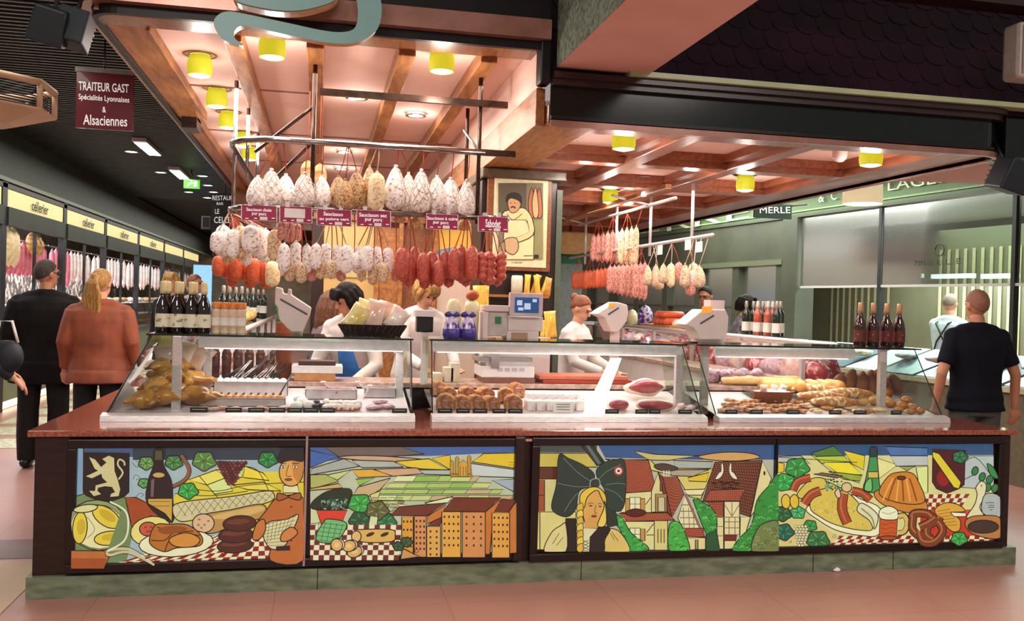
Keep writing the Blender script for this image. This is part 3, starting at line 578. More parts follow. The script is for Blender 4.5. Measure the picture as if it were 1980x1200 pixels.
roof([(1050, 390), (1160, 395), (1210, 520), (1120, 700)], '#8a3a26'); a.p([(1015, 355), (1050, 390), (1120, 700), (1085, 655)], '#7d3120')
a.rect(995, 520, 1080, 655, '#a5854c'); a.rect(1015, 545, 1065, 650, '#c9b98a')
for x, w_ in ((800, 80), (800, 80)): pass
a.rect(770, 555, 915, 650, '#c08a42'); a.rect(802, 545, 882, 650, '#e6dfae'); a.l([(842, 545), (842, 650)], 4, sm=False); a.l([(802, 595), (882, 595)], 4, sm=False)
a.l([(920, 600), (965, 540)], 8, '#7a5030', False); a.rect(1030, 440, 1045, 500, '#7a5030')
roof([(720, 665), (1080, 660), (1140, 715), (780, 725)], '#9c4228'); a.s([(765, 660), (840, 630), (920, 650), (900, 680), (820, 688)], '#571414')
a.rect(750, 725, 985, 938, '#ddd08c'); a.rect(985, 720, 1085, 938, '#d5c478'); a.rect(800, 775, 880, 870, '#e6dfae'); a.rect(770, 780, 800, 870, '#c08a42'); a.rect(880, 780, 915, 870, '#c08a42'); a.l([(840, 775), (840, 870)], 4, sm=False); a.l([(800, 820), (880, 820)], 4, sm=False)
for x in (1012, 1035, 1058): a.l([(x, 780), (x, 885)], 8, '#6a4a24', False)
a.l([(925, 810), (980, 740)], 8, '#7a5030', False); a.l([(925, 825), (985, 825)], 8, '#7a5030', False)
a.p([(1160, 700), (1215, 525), (1350, 840), (1220, 870), (1200, 780)], '#ddd5a4')
for i in range(4): a.l([(1185-i*5, 600+i*48), (1255+i*18, 600+i*48)], 7, '#8a6038', False)
for x in (1200, 1240, 1275): a.l([(x, 620), (x+6, 780)], 5, '#8a6038', False)
a.l([(1215, 520), (1360, 850)], 16, '#5d2a1c', False); a.l([(1216, 522), (1358, 846)], 5, '#b58a6a', False)
roof([(1210, 775), (1345, 775), (1365, 840), (1215, 835)], '#9c3a28'); a.rect(1235, 845, 1365, 938, '#dccb86'); a.rect(1290, 860, 1310, 930, '#a5854c')
roof([(1435, 280), (1790, 265), (1700, 690), (1345, 570)], '#5c2a1a', seed=4); roof([(1400, 490), (1660, 480), (1620, 570), (1360, 570)], '#96422a'); roof([(1380, 580), (1500, 575), (1500, 690), (1440, 690)], '#8e3c26')
a.p([(1790, 270), (1860, 400), (1800, 560), (1700, 690), (1720, 600)], '#dfcf8e'); a.e(1806, 362, 8, 18, '#20140e', ln=0, n=8); a.rect(1505, 575, 1620, 820, '#ded199'); a.rect(1450, 695, 1500, 938, '#ddd08c'); a.p([(1625, 690), (1700, 690), (1640, 900), (1620, 900)], '#e0d28e')
for q in ([(1510, 600), (1560, 680)], [(1615, 600), (1565, 680)], [(1562, 580), (1562, 690)], [(1505, 690), (1620, 690)], [(1505, 725), (1620, 725)], [(1505, 770), (1620, 770)], [(1540, 690), (1540, 820)], [(1585, 690), (1585, 820)], [(1455, 760), (1500, 760)], [(1455, 830), (1500, 830)]): a.l(q, 6, '#8a6038', False)
a.rect(1505, 860, 1590, 938, '#ddd08c'); a.p([(1500, 825), (1600, 825), (1590, 865), (1500, 865)], '#7a1c1c')
for i in range(26): q = r.uniform(1400, 1600), r.uniform(425, 480); a.l([q, (q[0]+r.uniform(20, 50), q[1]+r.uniform(-14, 14))], 6, r.choice(['#2a1610', '#5a3a2a', '#120a08']), False)
for sx, x in ((1, 1460), (-1, 1575)): a.s([(x-sx*25, 405), (x, 360), (x+sx*18, 345), (x+sx*20, 290), (x+sx*32, 292), (x+sx*36, 350), (x+sx*12, 395)], '#e8e2c8', w=4)
a.s([(980, 300), (1060, 290), (1160, 325), (1080, 345), (1000, 330)], '#4a3a34')
for x in (1050, 1070, 1088): a.l([(x, 340), (x, 385)], 9, '#d8cfae', False)
bush(a, [(1270, 545), (1350, 580), (1430, 650), (1445, 760), (1390, 830), (1350, 780), (1300, 650)], n=26, seed=2); bush(a, [(1090, 740), (1160, 725), (1200, 790), (1240, 900), (1220, 938), (1090, 938)], '#3fa53c', n=20, seed=3)
a.p([(1360, 820), (1440, 780), (1465, 938), (1360, 938)], '#174f2a'); bush(a, [(665, 650), (740, 700), (800, 800), (930, 910), (900, 938), (790, 938), (720, 780), (660, 710)], '#2f9a3c', n=24, seed=4)
bush(a, [(1560, 910), (1620, 830), (1700, 740), (1740, 560), (1830, 450), (1900, 370), (1900, 720), (1760, 760), (1700, 938), (1570, 938)], '#2b8a34', n=40, seed=5); bush(a, [(1700, 938), (1740, 770), (1830, 715), (1900, 730), (1900, 938)], '#6f7a42', '#a9ad6a', n=18, seed=6)
# girl
a.s([(260, 220), (330, 245), (450, 300), (525, 370), (490, 450), (410, 490), (385, 620), (320, 680), (230, 650), (205, 590), (240, 440)], '#1b3228', lc='#0c1712'); a.s([(550, 400), (540, 330), (600, 275), (680, 255), (745, 262), (760, 420), (745, 590), (700, 640), (610, 600), (600, 480)], '#1d382c', lc='#0c1712')
for q in ([(290, 240), (400, 350), (495, 415)], [(250, 430), (380, 455), (480, 455)], [(545, 410), (620, 340), (720, 290)], [(600, 470), (680, 500), (740, 560)], [(610, 440), (700, 430), (755, 440)], [(300, 640), (350, 560), (400, 500)]): a.l(q, 4, '#6d8277')
a.p([(600, 600), (680, 640), (700, 740), (620, 760)], '#1b2e24', lc='#0c1712'); a.s([(495, 460), (500, 405), (555, 400), (560, 455)], '#22362c', lc='#8a9a90')
a.e(703, 338, 37, 37, '#c23b32', w=3); a.e(703, 338, 24, 24, '#e8e2d4', w=2); a.e(703, 338, 11, 11, '#28404a', ln=0)
a.p([(310, 690), (385, 690), (390, 938), (300, 938)], '#15100f'); a.s([(150, 938), (200, 800), (270, 745), (310, 735), (310, 938)], '#d9c782'); a.s([(600, 938), (590, 800), (640, 765), (720, 800), (785, 938)], '#d9b862'); a.s([(485, 938), (500, 810), (560, 755), (640, 765), (600, 850), (590, 938)], '#1c130f')
a.p([(425, 760), (545, 765), (490, 830), (485, 938), (425, 938)], '#ddd0a0'); 
for i in range(4): a.l([(432, 850+i*24), (480, 874+i*24)], 4, sm=False); a.l([(480, 850+i*24), (432, 874+i*24)], 4, sm=False)
for q in ([(210, 880), (260, 800)], [(240, 890), (290, 830)], [(650, 790), (700, 860)], [(640, 800), (670, 850)]): a.l(q, 4)
a.s([(440, 560), (470, 500), (540, 480), (590, 520), (598, 600), (570, 700), (530, 755), (470, 750), (440, 680)], '#d8a050'); a.p([(530, 640), (560, 720), (540, 762), (450, 762), (450, 700)], '#d19a4a', 0)
a.s([(420, 600), (415, 520), (470, 465), (550, 460), (605, 520), (605, 600), (570, 530), (540, 480), (470, 530), (445, 610)], '#e2b93a'); a.s([(598, 560), (612, 700), (590, 750), (545, 745), (560, 690), (590, 620)], '#e6c454')
for i in range(7): y = 590+i*50; a.s([(395, y), (430, y-15), (438, y+30), (415, y+52), (390, y+35)], '#e4c04c' if i % 2 else '#d9ad36', w=5)
a.l([(472, 584), (490, 573), (512, 580)], 4); a.l([(545, 584), (562, 577), (578, 586)], 4); a.e(492, 595, 14, 6, '#5a3a1c', ln=0, n=9); a.e(562, 600, 12, 6, '#5a3a1c', ln=0, n=9); a.l([(530, 590), (522, 645), (540, 650)], 4); a.e(517, 672, 20, 8, '#9a2c1c', n=9, w=3)
a.build('lit stained glass picture with a blonde girl under a huge dark bow beside half timbered houses')
# ---- panel 4: sausages, cake, beer and pretzel
a = Art(1480, 820, 3.96, CY-.008, 7, (92, 150, 1745, 930))
a.rect(92, 150, 1745, 930, '#d9cf86', 0); a.p([(92, 150), (1745, 150), (1745, 235), (92, 240)], '#2c5276', 0); a.p([(920, 170), (1240, 180), (1240, 240), (960, 240)], '#4a6f9e')  # blue band along the top paints in reflection and weaker light
for q, c in (([(100, 245), (270, 240), (340, 300), (250, 290), (92, 290)], '#b4b8ac'), ([(350, 220), (520, 165), (600, 240), (400, 250)], '#4d7a34'), ([(380, 245), (600, 240), (650, 290), (430, 300)], '#b7c63e'), ([(600, 200), (760, 240), (750, 350), (660, 300)], '#e2c62c'), ([(440, 290), (640, 290), (740, 385), (560, 380)], '#ecd92f'),
             ([(480, 360), (740, 390), (720, 435), (600, 420)], '#96a83e'), ([(830, 250), (1010, 310), (860, 420)], '#e7dd8e'), ([(950, 240), (1240, 240), (1240, 315), (1000, 320)], '#bcc1b8'), ([(1020, 320), (1150, 320), (1080, 355)], '#8fa24a'), ([(1150, 330), (1240, 320), (1240, 520), (1180, 520)], '#dfe28c'), ([(1490, 240), (1745, 240), (1745, 500), (1490, 480)], '#b6bdb6'), ([(92, 290), (140, 300), (140, 360), (92, 370)], '#e0bc3c')): a.p(q, c)
for q in ([(340, 225), (520, 370), (720, 450)], [(100, 250), (700, 290)], [(1470, 340), (1600, 250), (1745, 420)], [(1480, 440), (1600, 380)]): a.l(q, 5)
a.chk((1180, 535), (1560, 530), (1480, 660), (1180, 660), 11, 4); a.chk((560, 850), (1745, 850), (1745, 930), (470, 930), 32, 3)
a.rect(1180, 650, 1745, 850, '#c43a26', 0)
# leaves and berries at the left
a.p([(92, 500), (330, 600), (330, 700), (560, 860), (470, 930), (92, 930)], '#d5c178', 0)
for x, y, rr, c, t in ((235, 330, 95, '#2f8f3c', .2), (140, 440, 85, '#2ea043', .7), (120, 680, 75, '#1c5a2e', .2), (240, 670, 60, '#3aa35a', .9), (130, 820, 80, '#0f5f4a', .1), (390, 880, 90, '#2f6f3a', .3), (330, 770, 55, '#2c8a3e', .5)): leaf(a, x, y, rr, c, t)
for x in (145, 210): a.s([(x-32, 560), (x, 530), (x+30, 560), (x+28, 620), (x, 640), (x-28, 615)], '#dfb833')
for j in range(8):
    for i in range(4-(j > 4)-(j > 6)): a.e(222+i*24+(j % 2)*8+(j > 4)*10, 775+j*20, 13, 11, '#d9cfa0', n=9, w=3)
for q in ([(490, 860), (510, 830), (520, 850), (500, 860)], [(160, 900), (180, 880), (175, 900)]): a.l(q, 3)
# platter of sauerkraut and sausages
a.s([(290, 640), (400, 560), (560, 480), (700, 560), (860, 640), (850, 830), (700, 840), (520, 800), (380, 720)], '#eee6b8'); a.s([(320, 620), (380, 430), (540, 470), (680, 580), (800, 780), (700, 800), (520, 760), (400, 700)], '#d6bb4e'); a.s([(225, 520), (330, 410), (430, 410), (440, 480), (330, 500), (260, 560)], '#d6bb4e')
for i in range(120): x, y = r.uniform(340, 740), r.uniform(540, 780); t = r.uniform(0, 3.1); 
for i in range(150):
    x = r.uniform(330, 760); y = r.uniform(510, 790)
    if y > 560+(x-330)*.0 and y < 660+(x-330)*.35: t = r.uniform(0, 3.1); a.g.add([a.P(x, y), a.P(x+16*math.cos(t), y+16*math.sin(t)), a.P(x+16*math.cos(t)+3, y+16*math.sin(t)+3), a.P(x+3, y+3)], [(0, 1, 2, 3)], 0, lin(r.choice(['#a8862c', '#efe08a', '#8a6a22'])))
a.k += .6
def saus(pts, w, c='#a3431f', h='#c4683a'): a.l(pts, w+12, '#1a0d08'); a.l(pts, w, c); a.l([(x-w*.15, y-w*.18) for x, y in pts], w*.22, h)
saus([(190, 500), (230, 430), (325, 400)], 52); saus([(275, 600), (330, 530), (400, 500)], 60); saus([(640, 500), (720, 520), (780, 570)], 55); saus([(575, 520), (565, 640), (605, 750)], 66)
for i in range(50): a.e(r.uniform(430, 560), r.uniform(410, 505), 9, 7, r.choice(['#2f6b4a', '#79a886', '#173d2a']), ln=0, n=6)
a.p([(340, 370), (400, 360), (560, 385), (520, 400)], '#8a5a50'); a.e(590, 470, 38, 36, '#d9c088'); a.s([(500, 510), (530, 480), (545, 540), (520, 550)], '#e2c2a0')
a.s([(670, 650), (700, 590), (790, 640), (830, 700), (800, 790), (760, 720)], '#ddd6a8'); a.l([(700, 630), (780, 700), (800, 780)], 12, '#8f9250')
# green bottle
a.s([(768, 170), (818, 170), (822, 250), (835, 420), (838, 505), (720, 495), (735, 400), (762, 260)], '#3d8f4c'); a.rect(765, 165, 820, 240, '#1c3a3a'); a.rect(752, 352, 828, 400, '#cdb650'); a.s([(735, 430), (775, 400), (780, 495), (725, 490)], '#6fbf6a')
# cake
a.s([(800, 540), (850, 490), (1150, 560), (1200, 600), (1190, 650), (1080, 665), (900, 620)], '#c97f2a'); a.s([(835, 520), (900, 390), (980, 355), (1080, 360), (1130, 420), (1180, 580), (1000, 590)], '#cf7f28')
for x0, x1, c in ((960, 900, '#8e4414'), (985, 965, '#e9a84a'), (1010, 1020, '#8e4414'), (1040, 1070, '#e9a84a'), (1065, 1120, '#8e4414'), (940, 860, '#e9a84a')): a.l([(x0, 400), ((x0+x1)/2, 480), (x1, 575)], 12, c)
a.e(1003, 398, 34, 14, '#6e2c12')
# shield
a.p([(1240, 180), (1490, 190), (1480, 450), (1440, 480), (1350, 515), (1270, 480), (1238, 430)], '#4a1519'); a.e(1320, 400, 50, 60, '#8e1a1c', ln=0); a.p([(1240, 200), (1290, 215), (1455, 430), (1440, 480), (1400, 470), (1240, 240)], '#e0c832'); leaf(a, 1445, 240, 60, '#1f6a3e')
for x, y in ((1560, 345), (1615, 390), (1670, 410), (1655, 470), (1710, 475)): a.e(x, y, 24, 34, '#2c7a3c', 20)
a.s([(1650, 290), (1700, 320), (1735, 400), (1680, 380)], '#2f8a40')
# mug
a.p([(835, 700), (970, 700), (960, 850), (830, 850)], '#c4541c'); a.e(900, 852, 66, 16, '#b04a18'); a.s([(835, 640), (900, 610), (965, 640), (970, 705), (900, 715), (835, 700)], '#eae6bc'); a.l([(850, 655), (900, 670), (955, 650)], 3)
for y in (740, 775, 810): a.l([(845, y), (880, y+10), (920, y-4), (955, y+8)], 4, '#8e2c0c')
a.l([(975, 690), (1020, 680), (1045, 740), (1020, 805), (970, 815)], 44); a.l([(975, 690), (1018, 682), (1042, 740), (1018, 803), (970, 813)], 30, '#d9b25a')
# cheese, pretzel, jug, bowl
a.s([(1250, 640), (1330, 585), (1430, 600), (1480, 650), (1370, 660), (1440, 710), (1440, 790), (1380, 800), (1300, 720)], '#d9a038')
for i in range(6): a.l([(1270+i*8, 650+i*22), (1370+i*10, 630+i*24)], 5, '#9a6420')
a.p([(1370, 655), (1485, 660), (1485, 690), (1400, 690)], '#eee3b8')
for pts in ([(1075, 700), (1100, 665), (1200, 670), (1260, 730), (1290, 690)], [(1085, 690), (1080, 780), (1120, 830)], [(1130, 800), (1160, 880), (1250, 880), (1310, 800), (1270, 730), (1200, 760), (1190, 830), (1240, 870)], [(1135, 770), (1200, 740), (1260, 700)]): a.l(pts, 66, '#1f0d06')
for pts in ([(1075, 700), (1100, 665), (1200, 670), (1260, 730), (1290, 690)], [(1085, 690), (1080, 780), (1120, 830)], [(1130, 800), (1160, 880), (1250, 880), (1310, 800), (1270, 730), (1200, 760), (1190, 830), (1240, 870)], [(1135, 770), (1200, 740), (1260, 700)]): a.l(pts, 52, '#7a3616'); a.l([(x-6, y-10) for x, y in pts], 12, '#b06a3a')
a.s([(1560, 470), (1600, 420), (1640, 450), (1625, 540), (1590, 620), (1620, 690), (1490, 700), (1550, 600), (1570, 520)], '#ded3a2'); a.e(1603, 455, 5, 7, '#4a3a20', ln=0, n=6)
a.s([(1630, 520), (1745, 540), (1745, 690), (1610, 660)], '#aab1a8')
for q in ([(1635, 583), (1700, 583)], [(1655, 603), (1700, 603)], [(1650, 618), (1700, 618)], [(1665, 637), (1685, 637)]): a.l(q, 5, '#3a3a34', False)
a.s([(1480, 760), (1500, 700), (1600, 680), (1745, 700), (1745, 850), (1560, 830)], '#b5763a'); a.e(1615, 765, 118, 50, '#3a2a20'); leaf(a, 1430, 855, 65, '#2c9a3e', .3)
a.build('rightmost lit stained glass picture with sausages on sauerkraut, fluted cake, beer mug and pretzel')
# white joints between the pictures
for u, v0, v1 in ((594, 842, 1092), (1501, 846, 1064)):
    p, q = PY(u, v0, CY-.02), PY(u, v1, CY-.02); MB().box(p.x-.006, p.x+.006, CY-.04, CY-.006, q.z, p.z).build('panel_joint', STEEL if u < 1000 else BLACK, isl)
# ================================================================== DISPLAY CASES ON THE FRONT COUNTER
WELL = mat('pale_enamel_well', '#dccdce', .3, col2='#d2c2c4', scale=3); LEDGE = mat('beige_marble_ledge', '#c9a796', .25, col2='#9c7a6c', scale=22, detail=8)
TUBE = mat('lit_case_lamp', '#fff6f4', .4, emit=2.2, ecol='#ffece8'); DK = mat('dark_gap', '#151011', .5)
def case(name_l, xb0, xb1, xt0, xt1, tu0, tu1, ups):
    t = thing('display_case', name_l, 'display case', ((xb0+xb1)/2, 5.5, TZ), group='glass cases on the front counter')
    g = MB().prism([(xb0-.01, 5.46, TZ+.001), (xb0-.01, 5.47, .905), (xb0-.01, 5.53, .918), (xb0-.01, 5.56, .90), (xb0-.01, 5.56, TZ+.001)], (xb1-xb0+.02, 0, 0)); g.build('base_profile', ALU, t)
    g = MB().add([(xb0, 5.52, .917), (xb1, 5.52, .917), (xt1, 5.72, 1.352), (xt0, 5.72, 1.352)], [(0, 1, 2, 3)]); g.build('front_glass', GLASS, t)
    for xb, xt in ((xb0, xt0), (xb1, xt1)):
        MB().add([(xb, 5.52, .90), (xt, 5.72, 1.352), (xt, 6.14, 1.352), (xb, 6.14, .95)], [(0, 1, 2, 3)]).build('end_glass', GLASSG, t)
        MB().tube([(xb, 5.517, .88), (xt, 5.717, 1.352)], .004, 6).build('glass_edge', BLK, t)
    g = MB().box(xt0-.02, xt1+.01, 5.66, 6.14, 1.353, 1.362); g.build('top_glass', GLASSG, t); MB().box(xt0-.02, xt1+.01, 5.652, 5.66, 1.352, 1.363).build('top_glass_edge', BLK, t)
    a, b = PY(tu0, 669, 5.78).x, PY(tu1, 669, 5.78).x
    MB().tube([(a, 5.78, 1.312), (b, 5.78, 1.312)], .034, 14, round_=False).build('light_housing', mat('tube_housing_added_glow', '#e4dcda', .3, metal=.1, emit=.22, ecol='#fff0ec'), t)  # silver lamp housing; a faint glow is added to brighten it
    MB().box(a+.03, b-.03, 5.79, 5.83, 1.272, 1.28).build('light_tube', TUBE, t)
    for u, y in ups: p = PY(u, 720, y); MB().box(p.x-.026, p.x+.026, y-.02, y+.02, .885, 1.352).build('upright', ALU, t, bevel=.004)
    g = MB().add([(xb0+.01, 5.56, .905), (xb1-.01, 5.56, .905), (xb1-.01, 6.12, 1.006), (xb0+.01, 6.12, 1.006)], [(0, 1, 2, 3)]); g.box(xb0+.02, xb1-.02, 6.12, 6.13, .95, 1.0); g.build('display_well', WELL, t)
    area_light('case_light', ((a+b)/2, 5.86, 1.262), b-a-.1, 4.2*(b-a)/1.4, (1, .90, .90), size_y=.06)
    return t
case('left glass display case on the counter, holding chickens and trays of savouries', -1.18, .56, -.97, .555, 385, 789, [(342, 5.66), (401, 6.1), (975/3.53+500-4, 5.95)])
case('middle glass display case on the counter, holding sliced pies and hams', .68, 2.43, .685, 2.355, 838, 1318, [(1312, 5.78)])
case('right glass display case on the counter, holding breads and pretzels', 2.53, 4.19, 2.45, 4.09, 1383, 1650, [(1705, 5.70), (1362, 5.8)])
# ledge behind the cases with its dark gap
wl = thing('work_ledge', 'beige marble work ledge running behind the front display cases', 'worktop', (1.4, 6.15, .872))
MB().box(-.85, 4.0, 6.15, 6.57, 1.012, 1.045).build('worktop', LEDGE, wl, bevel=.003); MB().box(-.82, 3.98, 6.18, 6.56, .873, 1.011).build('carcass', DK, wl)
# the two counters that run back from the corners
SIDEP = mat('side_case_panel', '#3a2620', .4)
def side_counter(lbl, x0, x1, xg0, xg1, ya, yb, sgn):
    t = thing('counter', lbl, 'counter', ((x0+x1)/2, ya, 0))
    MB().box(x0+.02, x1-.02, ya, yb, .115, .835).build('carcass', WOODD, t); MB().box(x0, x1, ya, yb, 0, .115).build('marble_plinth', MARB, t); MB().box(x0-.01, x1+.01, ya, yb, .84, TZ).build('worktop', GRAN, t)
    cx0, cx1 = (x0, -.9) if sgn < 0 else (4.02, x1)
    MB().box(cx0+.02, cx1-.02, 6.05, ya-.001, .0, .835).build('corner_carcass', WOODD, t); MB().box(cx0-.01, cx1, 6.085, ya-.001, .84, TZ).build('corner_worktop', GRAN, t)
    xo, xi = (xg0, xg1) if sgn < 0 else (xg1, xg0)            # outer and inner sides of the glass
    MB().add([(xo, ya+.05, .90), (xo, yb, .90), (xo-sgn*.2, yb, 1.352), (xo-sgn*.2, ya+.05, 1.352)], [(0, 1, 2, 3)]).build('side_glass', GLASS, t)
    a, b = sorted((xo-sgn*.22, xi)); MB().box(a, b, ya-.4, yb, 1.352, 1.362).build('top_glass', GLASSG, t)
    MB().tube([(xi, ya-.2, 1.345), (xi, yb, 1.345)], .022, 10).build('rail', ALU, t)
    MB().tube([(xo-sgn*.2, ya, 1.33), (xo-sgn*.2, yb, 1.33)], .025, 10).build('light_housing', ALU, t)
    for k in range(int((yb-ya)/1.15)): MB().box(xi-.018, xi+.018, ya+.3+k*1.15, ya+.34+k*1.15, .9, 1.345).build('upright', ALU, t)
    MB().add([(xo-sgn*.03, ya, .895), (xo-sgn*.03, yb, .895), (xi, yb, .97), (xi, ya, .97)], [(0, 1, 2, 3)]).build('display_well', WELL, t)
    area_light('case_light', ((xo+xi)/2-sgn*.05, (ya+yb)/2, 1.32), .08, 14, (1, .90, .90), size_y=yb-ya-.4)
side_counter('dark counter with glass case running back along the left aisle', X0, -.55, -1.18, -.55, 6.58, 12.4, -1)
side_counter('dark counter with glass case running back along the right aisle', 3.9, X1, 3.9, 4.19, 6.58, 13.0, 1)
wr = thing('work_ledge', 'beige work ledge with silver edge along the inside of the right counter', 'worktop', (3.7, 7, 0))
MB().box(3.45, 3.86, 6.6, 12.5, 1.015, 1.045).build('worktop', LEDGE, wr); MB().box(3.5, 3.86, 6.62, 12.4, 0, 1.01).build('carcass', WHITE, wr)
# ================================================================== COLUMN, PICTURE AND PARTITION
cl = thing('column', 'dark wooden column carrying the framed picture of a butcher', 'column', (1.51, 7.3, 0))
MB().box(1.27, 1.80, 7.02, 7.55, 0, 2.62).build('shaft', WOODD, cl); MB().box(1.19, 1.86, 6.94, 7.62, 2.56, 2.635).build('capital', mat('bronze_painted_capital', '#5d4a35', .3, col2='#4b3a28'), cl, bevel=.01)
MB().box(1.80, 1.845, 7.0, 7.5, 0, 2.5).build('side_post', mat('grey_green_post', '#55604e', .4), cl); MB().box(1.205, 1.265, 7.03, 7.5, 1.4, 2.55).build('side_board', WOODD, cl)
pic = thing('framed_picture', 'framed yellowish picture of a moustached butcher in apron with sausages', 'picture', (1.5, 6.98, 1.85))
def pq(u, v, Y=6.96): return PY(u, v, Y)
def prect(u0, v0, u1, v1, Y, dy, name, m, par, bevel=0, **k):
    a, b = PY(u0, v0, Y), PY(u1, v1, Y); c, d = PY(u1, v0, Y), PY(u0, v1, Y)
    return MB().box((a.x+d.x)/2, (b.x+c.x)/2, Y, Y+dy, (b.z+d.z)/2, (a.z+c.z)/2).build(name, m, par, bevel=bevel, **k)
prect(941, 338, 1066, 524, 6.975, .03, 'frame', WOOD, pic, .008); prect(954, 347, 1058, 516, 6.968, .01, 'mat_board', mat('ivory_mat_board', '#e6dcae', .6, emit=.06), pic)
AM = attr_mat('printed_picture', rough=.6)
a = Art(700, 250, 3.4275, 6.962, 5, (903, 350, 1200, 865)); a.rect(903, 355, 1200, 862, '#7d735a', 0); a.rect(903, 355, 1090, 560, '#5b523f', 0); a.rect(1140, 600, 1200, 862, '#8f8a5a', 0)
for x in (1125, 1175, 1150): a.s([(x-22, 470), (x, 385), (x+16, 470), (x+20, 560), (x, 590), (x-18, 560)], '#b06a42' if x != 1150 else '#d2a877')
a.s([(930, 560), (1010, 530), (1080, 525), (1130, 600), (1140, 700), (1100, 740), (1010, 745), (950, 700)], '#ded39a'); a.p([(945, 600), (1085, 600), (1140, 700), (1135, 862), (930, 862)], '#e3d9a4')
a.s([(965, 480), (990, 435), (1040, 440), (1052, 500), (1020, 548), (980, 545)], '#c79a6c'); a.s([(955, 480), (965, 435), (1010, 420), (1050, 440), (1055, 490), (1035, 470), (985, 455)], '#2a1d16')
a.l([(985, 520), (1000, 512), (1018, 522)], 9, '#2a1d16'); a.e(985, 487, 5, 3, '#1c130e', ln=0, n=8); a.e(1012, 489, 5, 3, '#1c130e', ln=0, n=8)
a.l([(1110, 600), (1120, 690), (1010, 740)], 40, '#15100c'); a.l([(1110, 600), (1118, 688), (1010, 738)], 32, '#d8cc92'); a.s([(945, 730), (1020, 720), (1035, 790), (1000, 830), (950, 800)], '#c7a57c'); a.p([(903, 780), (945, 740), (950, 862), (903, 862)], '#9a8f63'); a.l([(960, 560), (1000, 600), (1060, 560)], 4)
a.l([(1070, 838), (1130, 836)], 4, '#1c130e', False); a.rect(1140, 830, 1170, 855, '#2a1d16', 0)
a.g.build('print', AM, pic)
text('caption', 'Le charcutier', (PY(989, 505, 6.967), PY(1010, 505, 6.967), PY(989, 509, 6.967)), BLET, pic)
# partition between the front and the back of the stand: each board, post and door
TAN = mat('tan_partition_panel', '#c8a763', .5, col2='#b8935a', scale=2); BEIG = mat('beige_partition_panel', '#cbb4a2', .6, col2='#bfa795', scale=2)
pt = thing('partition', 'tan and beige partition wall behind the counter staff', 'partition', (.5, 9, 0))
def ppart(u0, v0, u1, v1, Y, dy, name, m): 
    return prect(u0, v0, u1, v1, Y, dy, name, m, pt)
ppart(624, 428, 726, 800, 9.0, .04, 'panel', TAN); ppart(626, 428, 722, 536, 8.985, .012, 'arched_panel', mat('olive_arched_panel', '#b9a86c', .6, col2='#a99a60', scale=2))
ppart(726, 440, 772, 800, 9.0, .05, 'shelf_recess', WOODO); ppart(772, 430, 836, 800, 9.05, .05, 'door', WOOD); ppart(722, 420, 730, 800, 8.96, .1, 'post', WOODO); ppart(768, 420, 776, 800, 8.96, .1, 'post', WOODO); ppart(834, 420, 842, 800, 8.96, .1, 'post', WOODO)
ppart(842, 520, 940, 800, 9.0, .04, 'panel', BEIG); ppart(842, 430, 945, 520, 9.0, .04, 'painted_panel', mat('yellow_painted_panel', '#d9b24c', .5, col2='#c99a3a', scale=2)); ppart(600, 414, 945, 430, 8.95, .12, 'top_rail', WOOD)
c = PY(878, 512, 8.98); g = MB(); n = 20; g.add([(c.x+.33*math.cos(math.pi*i/n), 8.985, c.z-.1+.27*math.sin(math.pi*i/n)) for i in range(n+1)], [tuple(range(n+1))]); g.build('blue_arch', mat('steel_blue_paint', '#5f93a8', .5, col2='#4d7f95', scale=3), pt)
ppart(600, 428, 624, 800, 9.0, .04, 'panel', WOODD)
# ================================================================== SAUSAGE RACK
rk = thing('hanging_rack', 'chrome bar rack hanging from the high canopy with rows of sausages', 'rack', (.3, 5.8, 2.1))
def bar(name, pts, m=CHROME, r=.014, par=None): return MB().tube(pts, r, 8).build(name, m, par or rk)
Z1, Z2, Z3 = 2.555, 2.14, 2.866
def railpath(z): 
    pts = [(1.0, 5.78, z), (-.28, 5.78, z)]
    for i in range(1, 7): t = math.pi/2*i/6; pts.append((-.28-.3*math.sin(t), 6.08-.3*math.cos(t), z))
    return pts+[(-.58, 8.5, z)]
MB().tube(railpath(Z1), .02, 8).build('upper_rail', CHROME, rk); g = MB().tube(railpath(Z2), .018, 8); g.tube([(1.0, 5.78, Z2), (1.17, 5.78, Z2)], .018, 8); g.build('lower_rail', CHROME, rk)
MB().box(-.04, 1.14, 5.765, 5.795, Z3-.02, Z3+.02).build('top_rail', IRON, rk)
for x, y, zb in ((-.071, 5.80, 2.1), (.966, 5.80, 2.1), (-.589, 6.39, 2.1), (1.03, 6.74, 2.5), (-.58, 7.3, 2.5), (-.58, 8.4, 2.5)): MB().tube([(x, y, zb), (x, y, 3.032)], .014, 8).build('pole', IRON if x > .9 or x == -.071 else CHROME, rk)
MB().tube([(-.071, 5.8, 2.78), (-.45, 6.3, 2.555)], .012, 6).build('strut', IRON, rk); MB().tube([(-.071, 5.8, 2.56), (-.5, 6.9, 2.3)], .012, 6).build('strut', IRON, rk); MB().tube([(1.0, 6.7, 2.86), (.97, 5.8, 2.56)], .010, 6).build('strut', IRON, rk); MB().box(.96, 1.2, 5.77, 5.79, Z1-.02, Z1+.02).build('end_plate', IRON, rk)
def scas(name, c1, c2, sc=6, lo=.45, hi=.62, rough=.6, bump=.3, st=(1, 1, 3), e=0):
    return mat(name, c1, rough, col2=c2, scale=sc, lo=lo, hi=hi, bump=bump, stretch=st, detail=6, emit=e)
S_W = scas('white_floured_casing', '#fffaf6', '#a05a4c', 5.5, .52, .70); S_G = scas('golden_netted_casing', '#d8b070', '#8e5632', 7, .42, .62); S_R = scas('pink_red_casing', '#c9604c', '#a63f33', 5, .35, .7, .35); S_O = scas('orange_casing', '#d8663c', '#b94a2a', 4, .4, .7, .35)
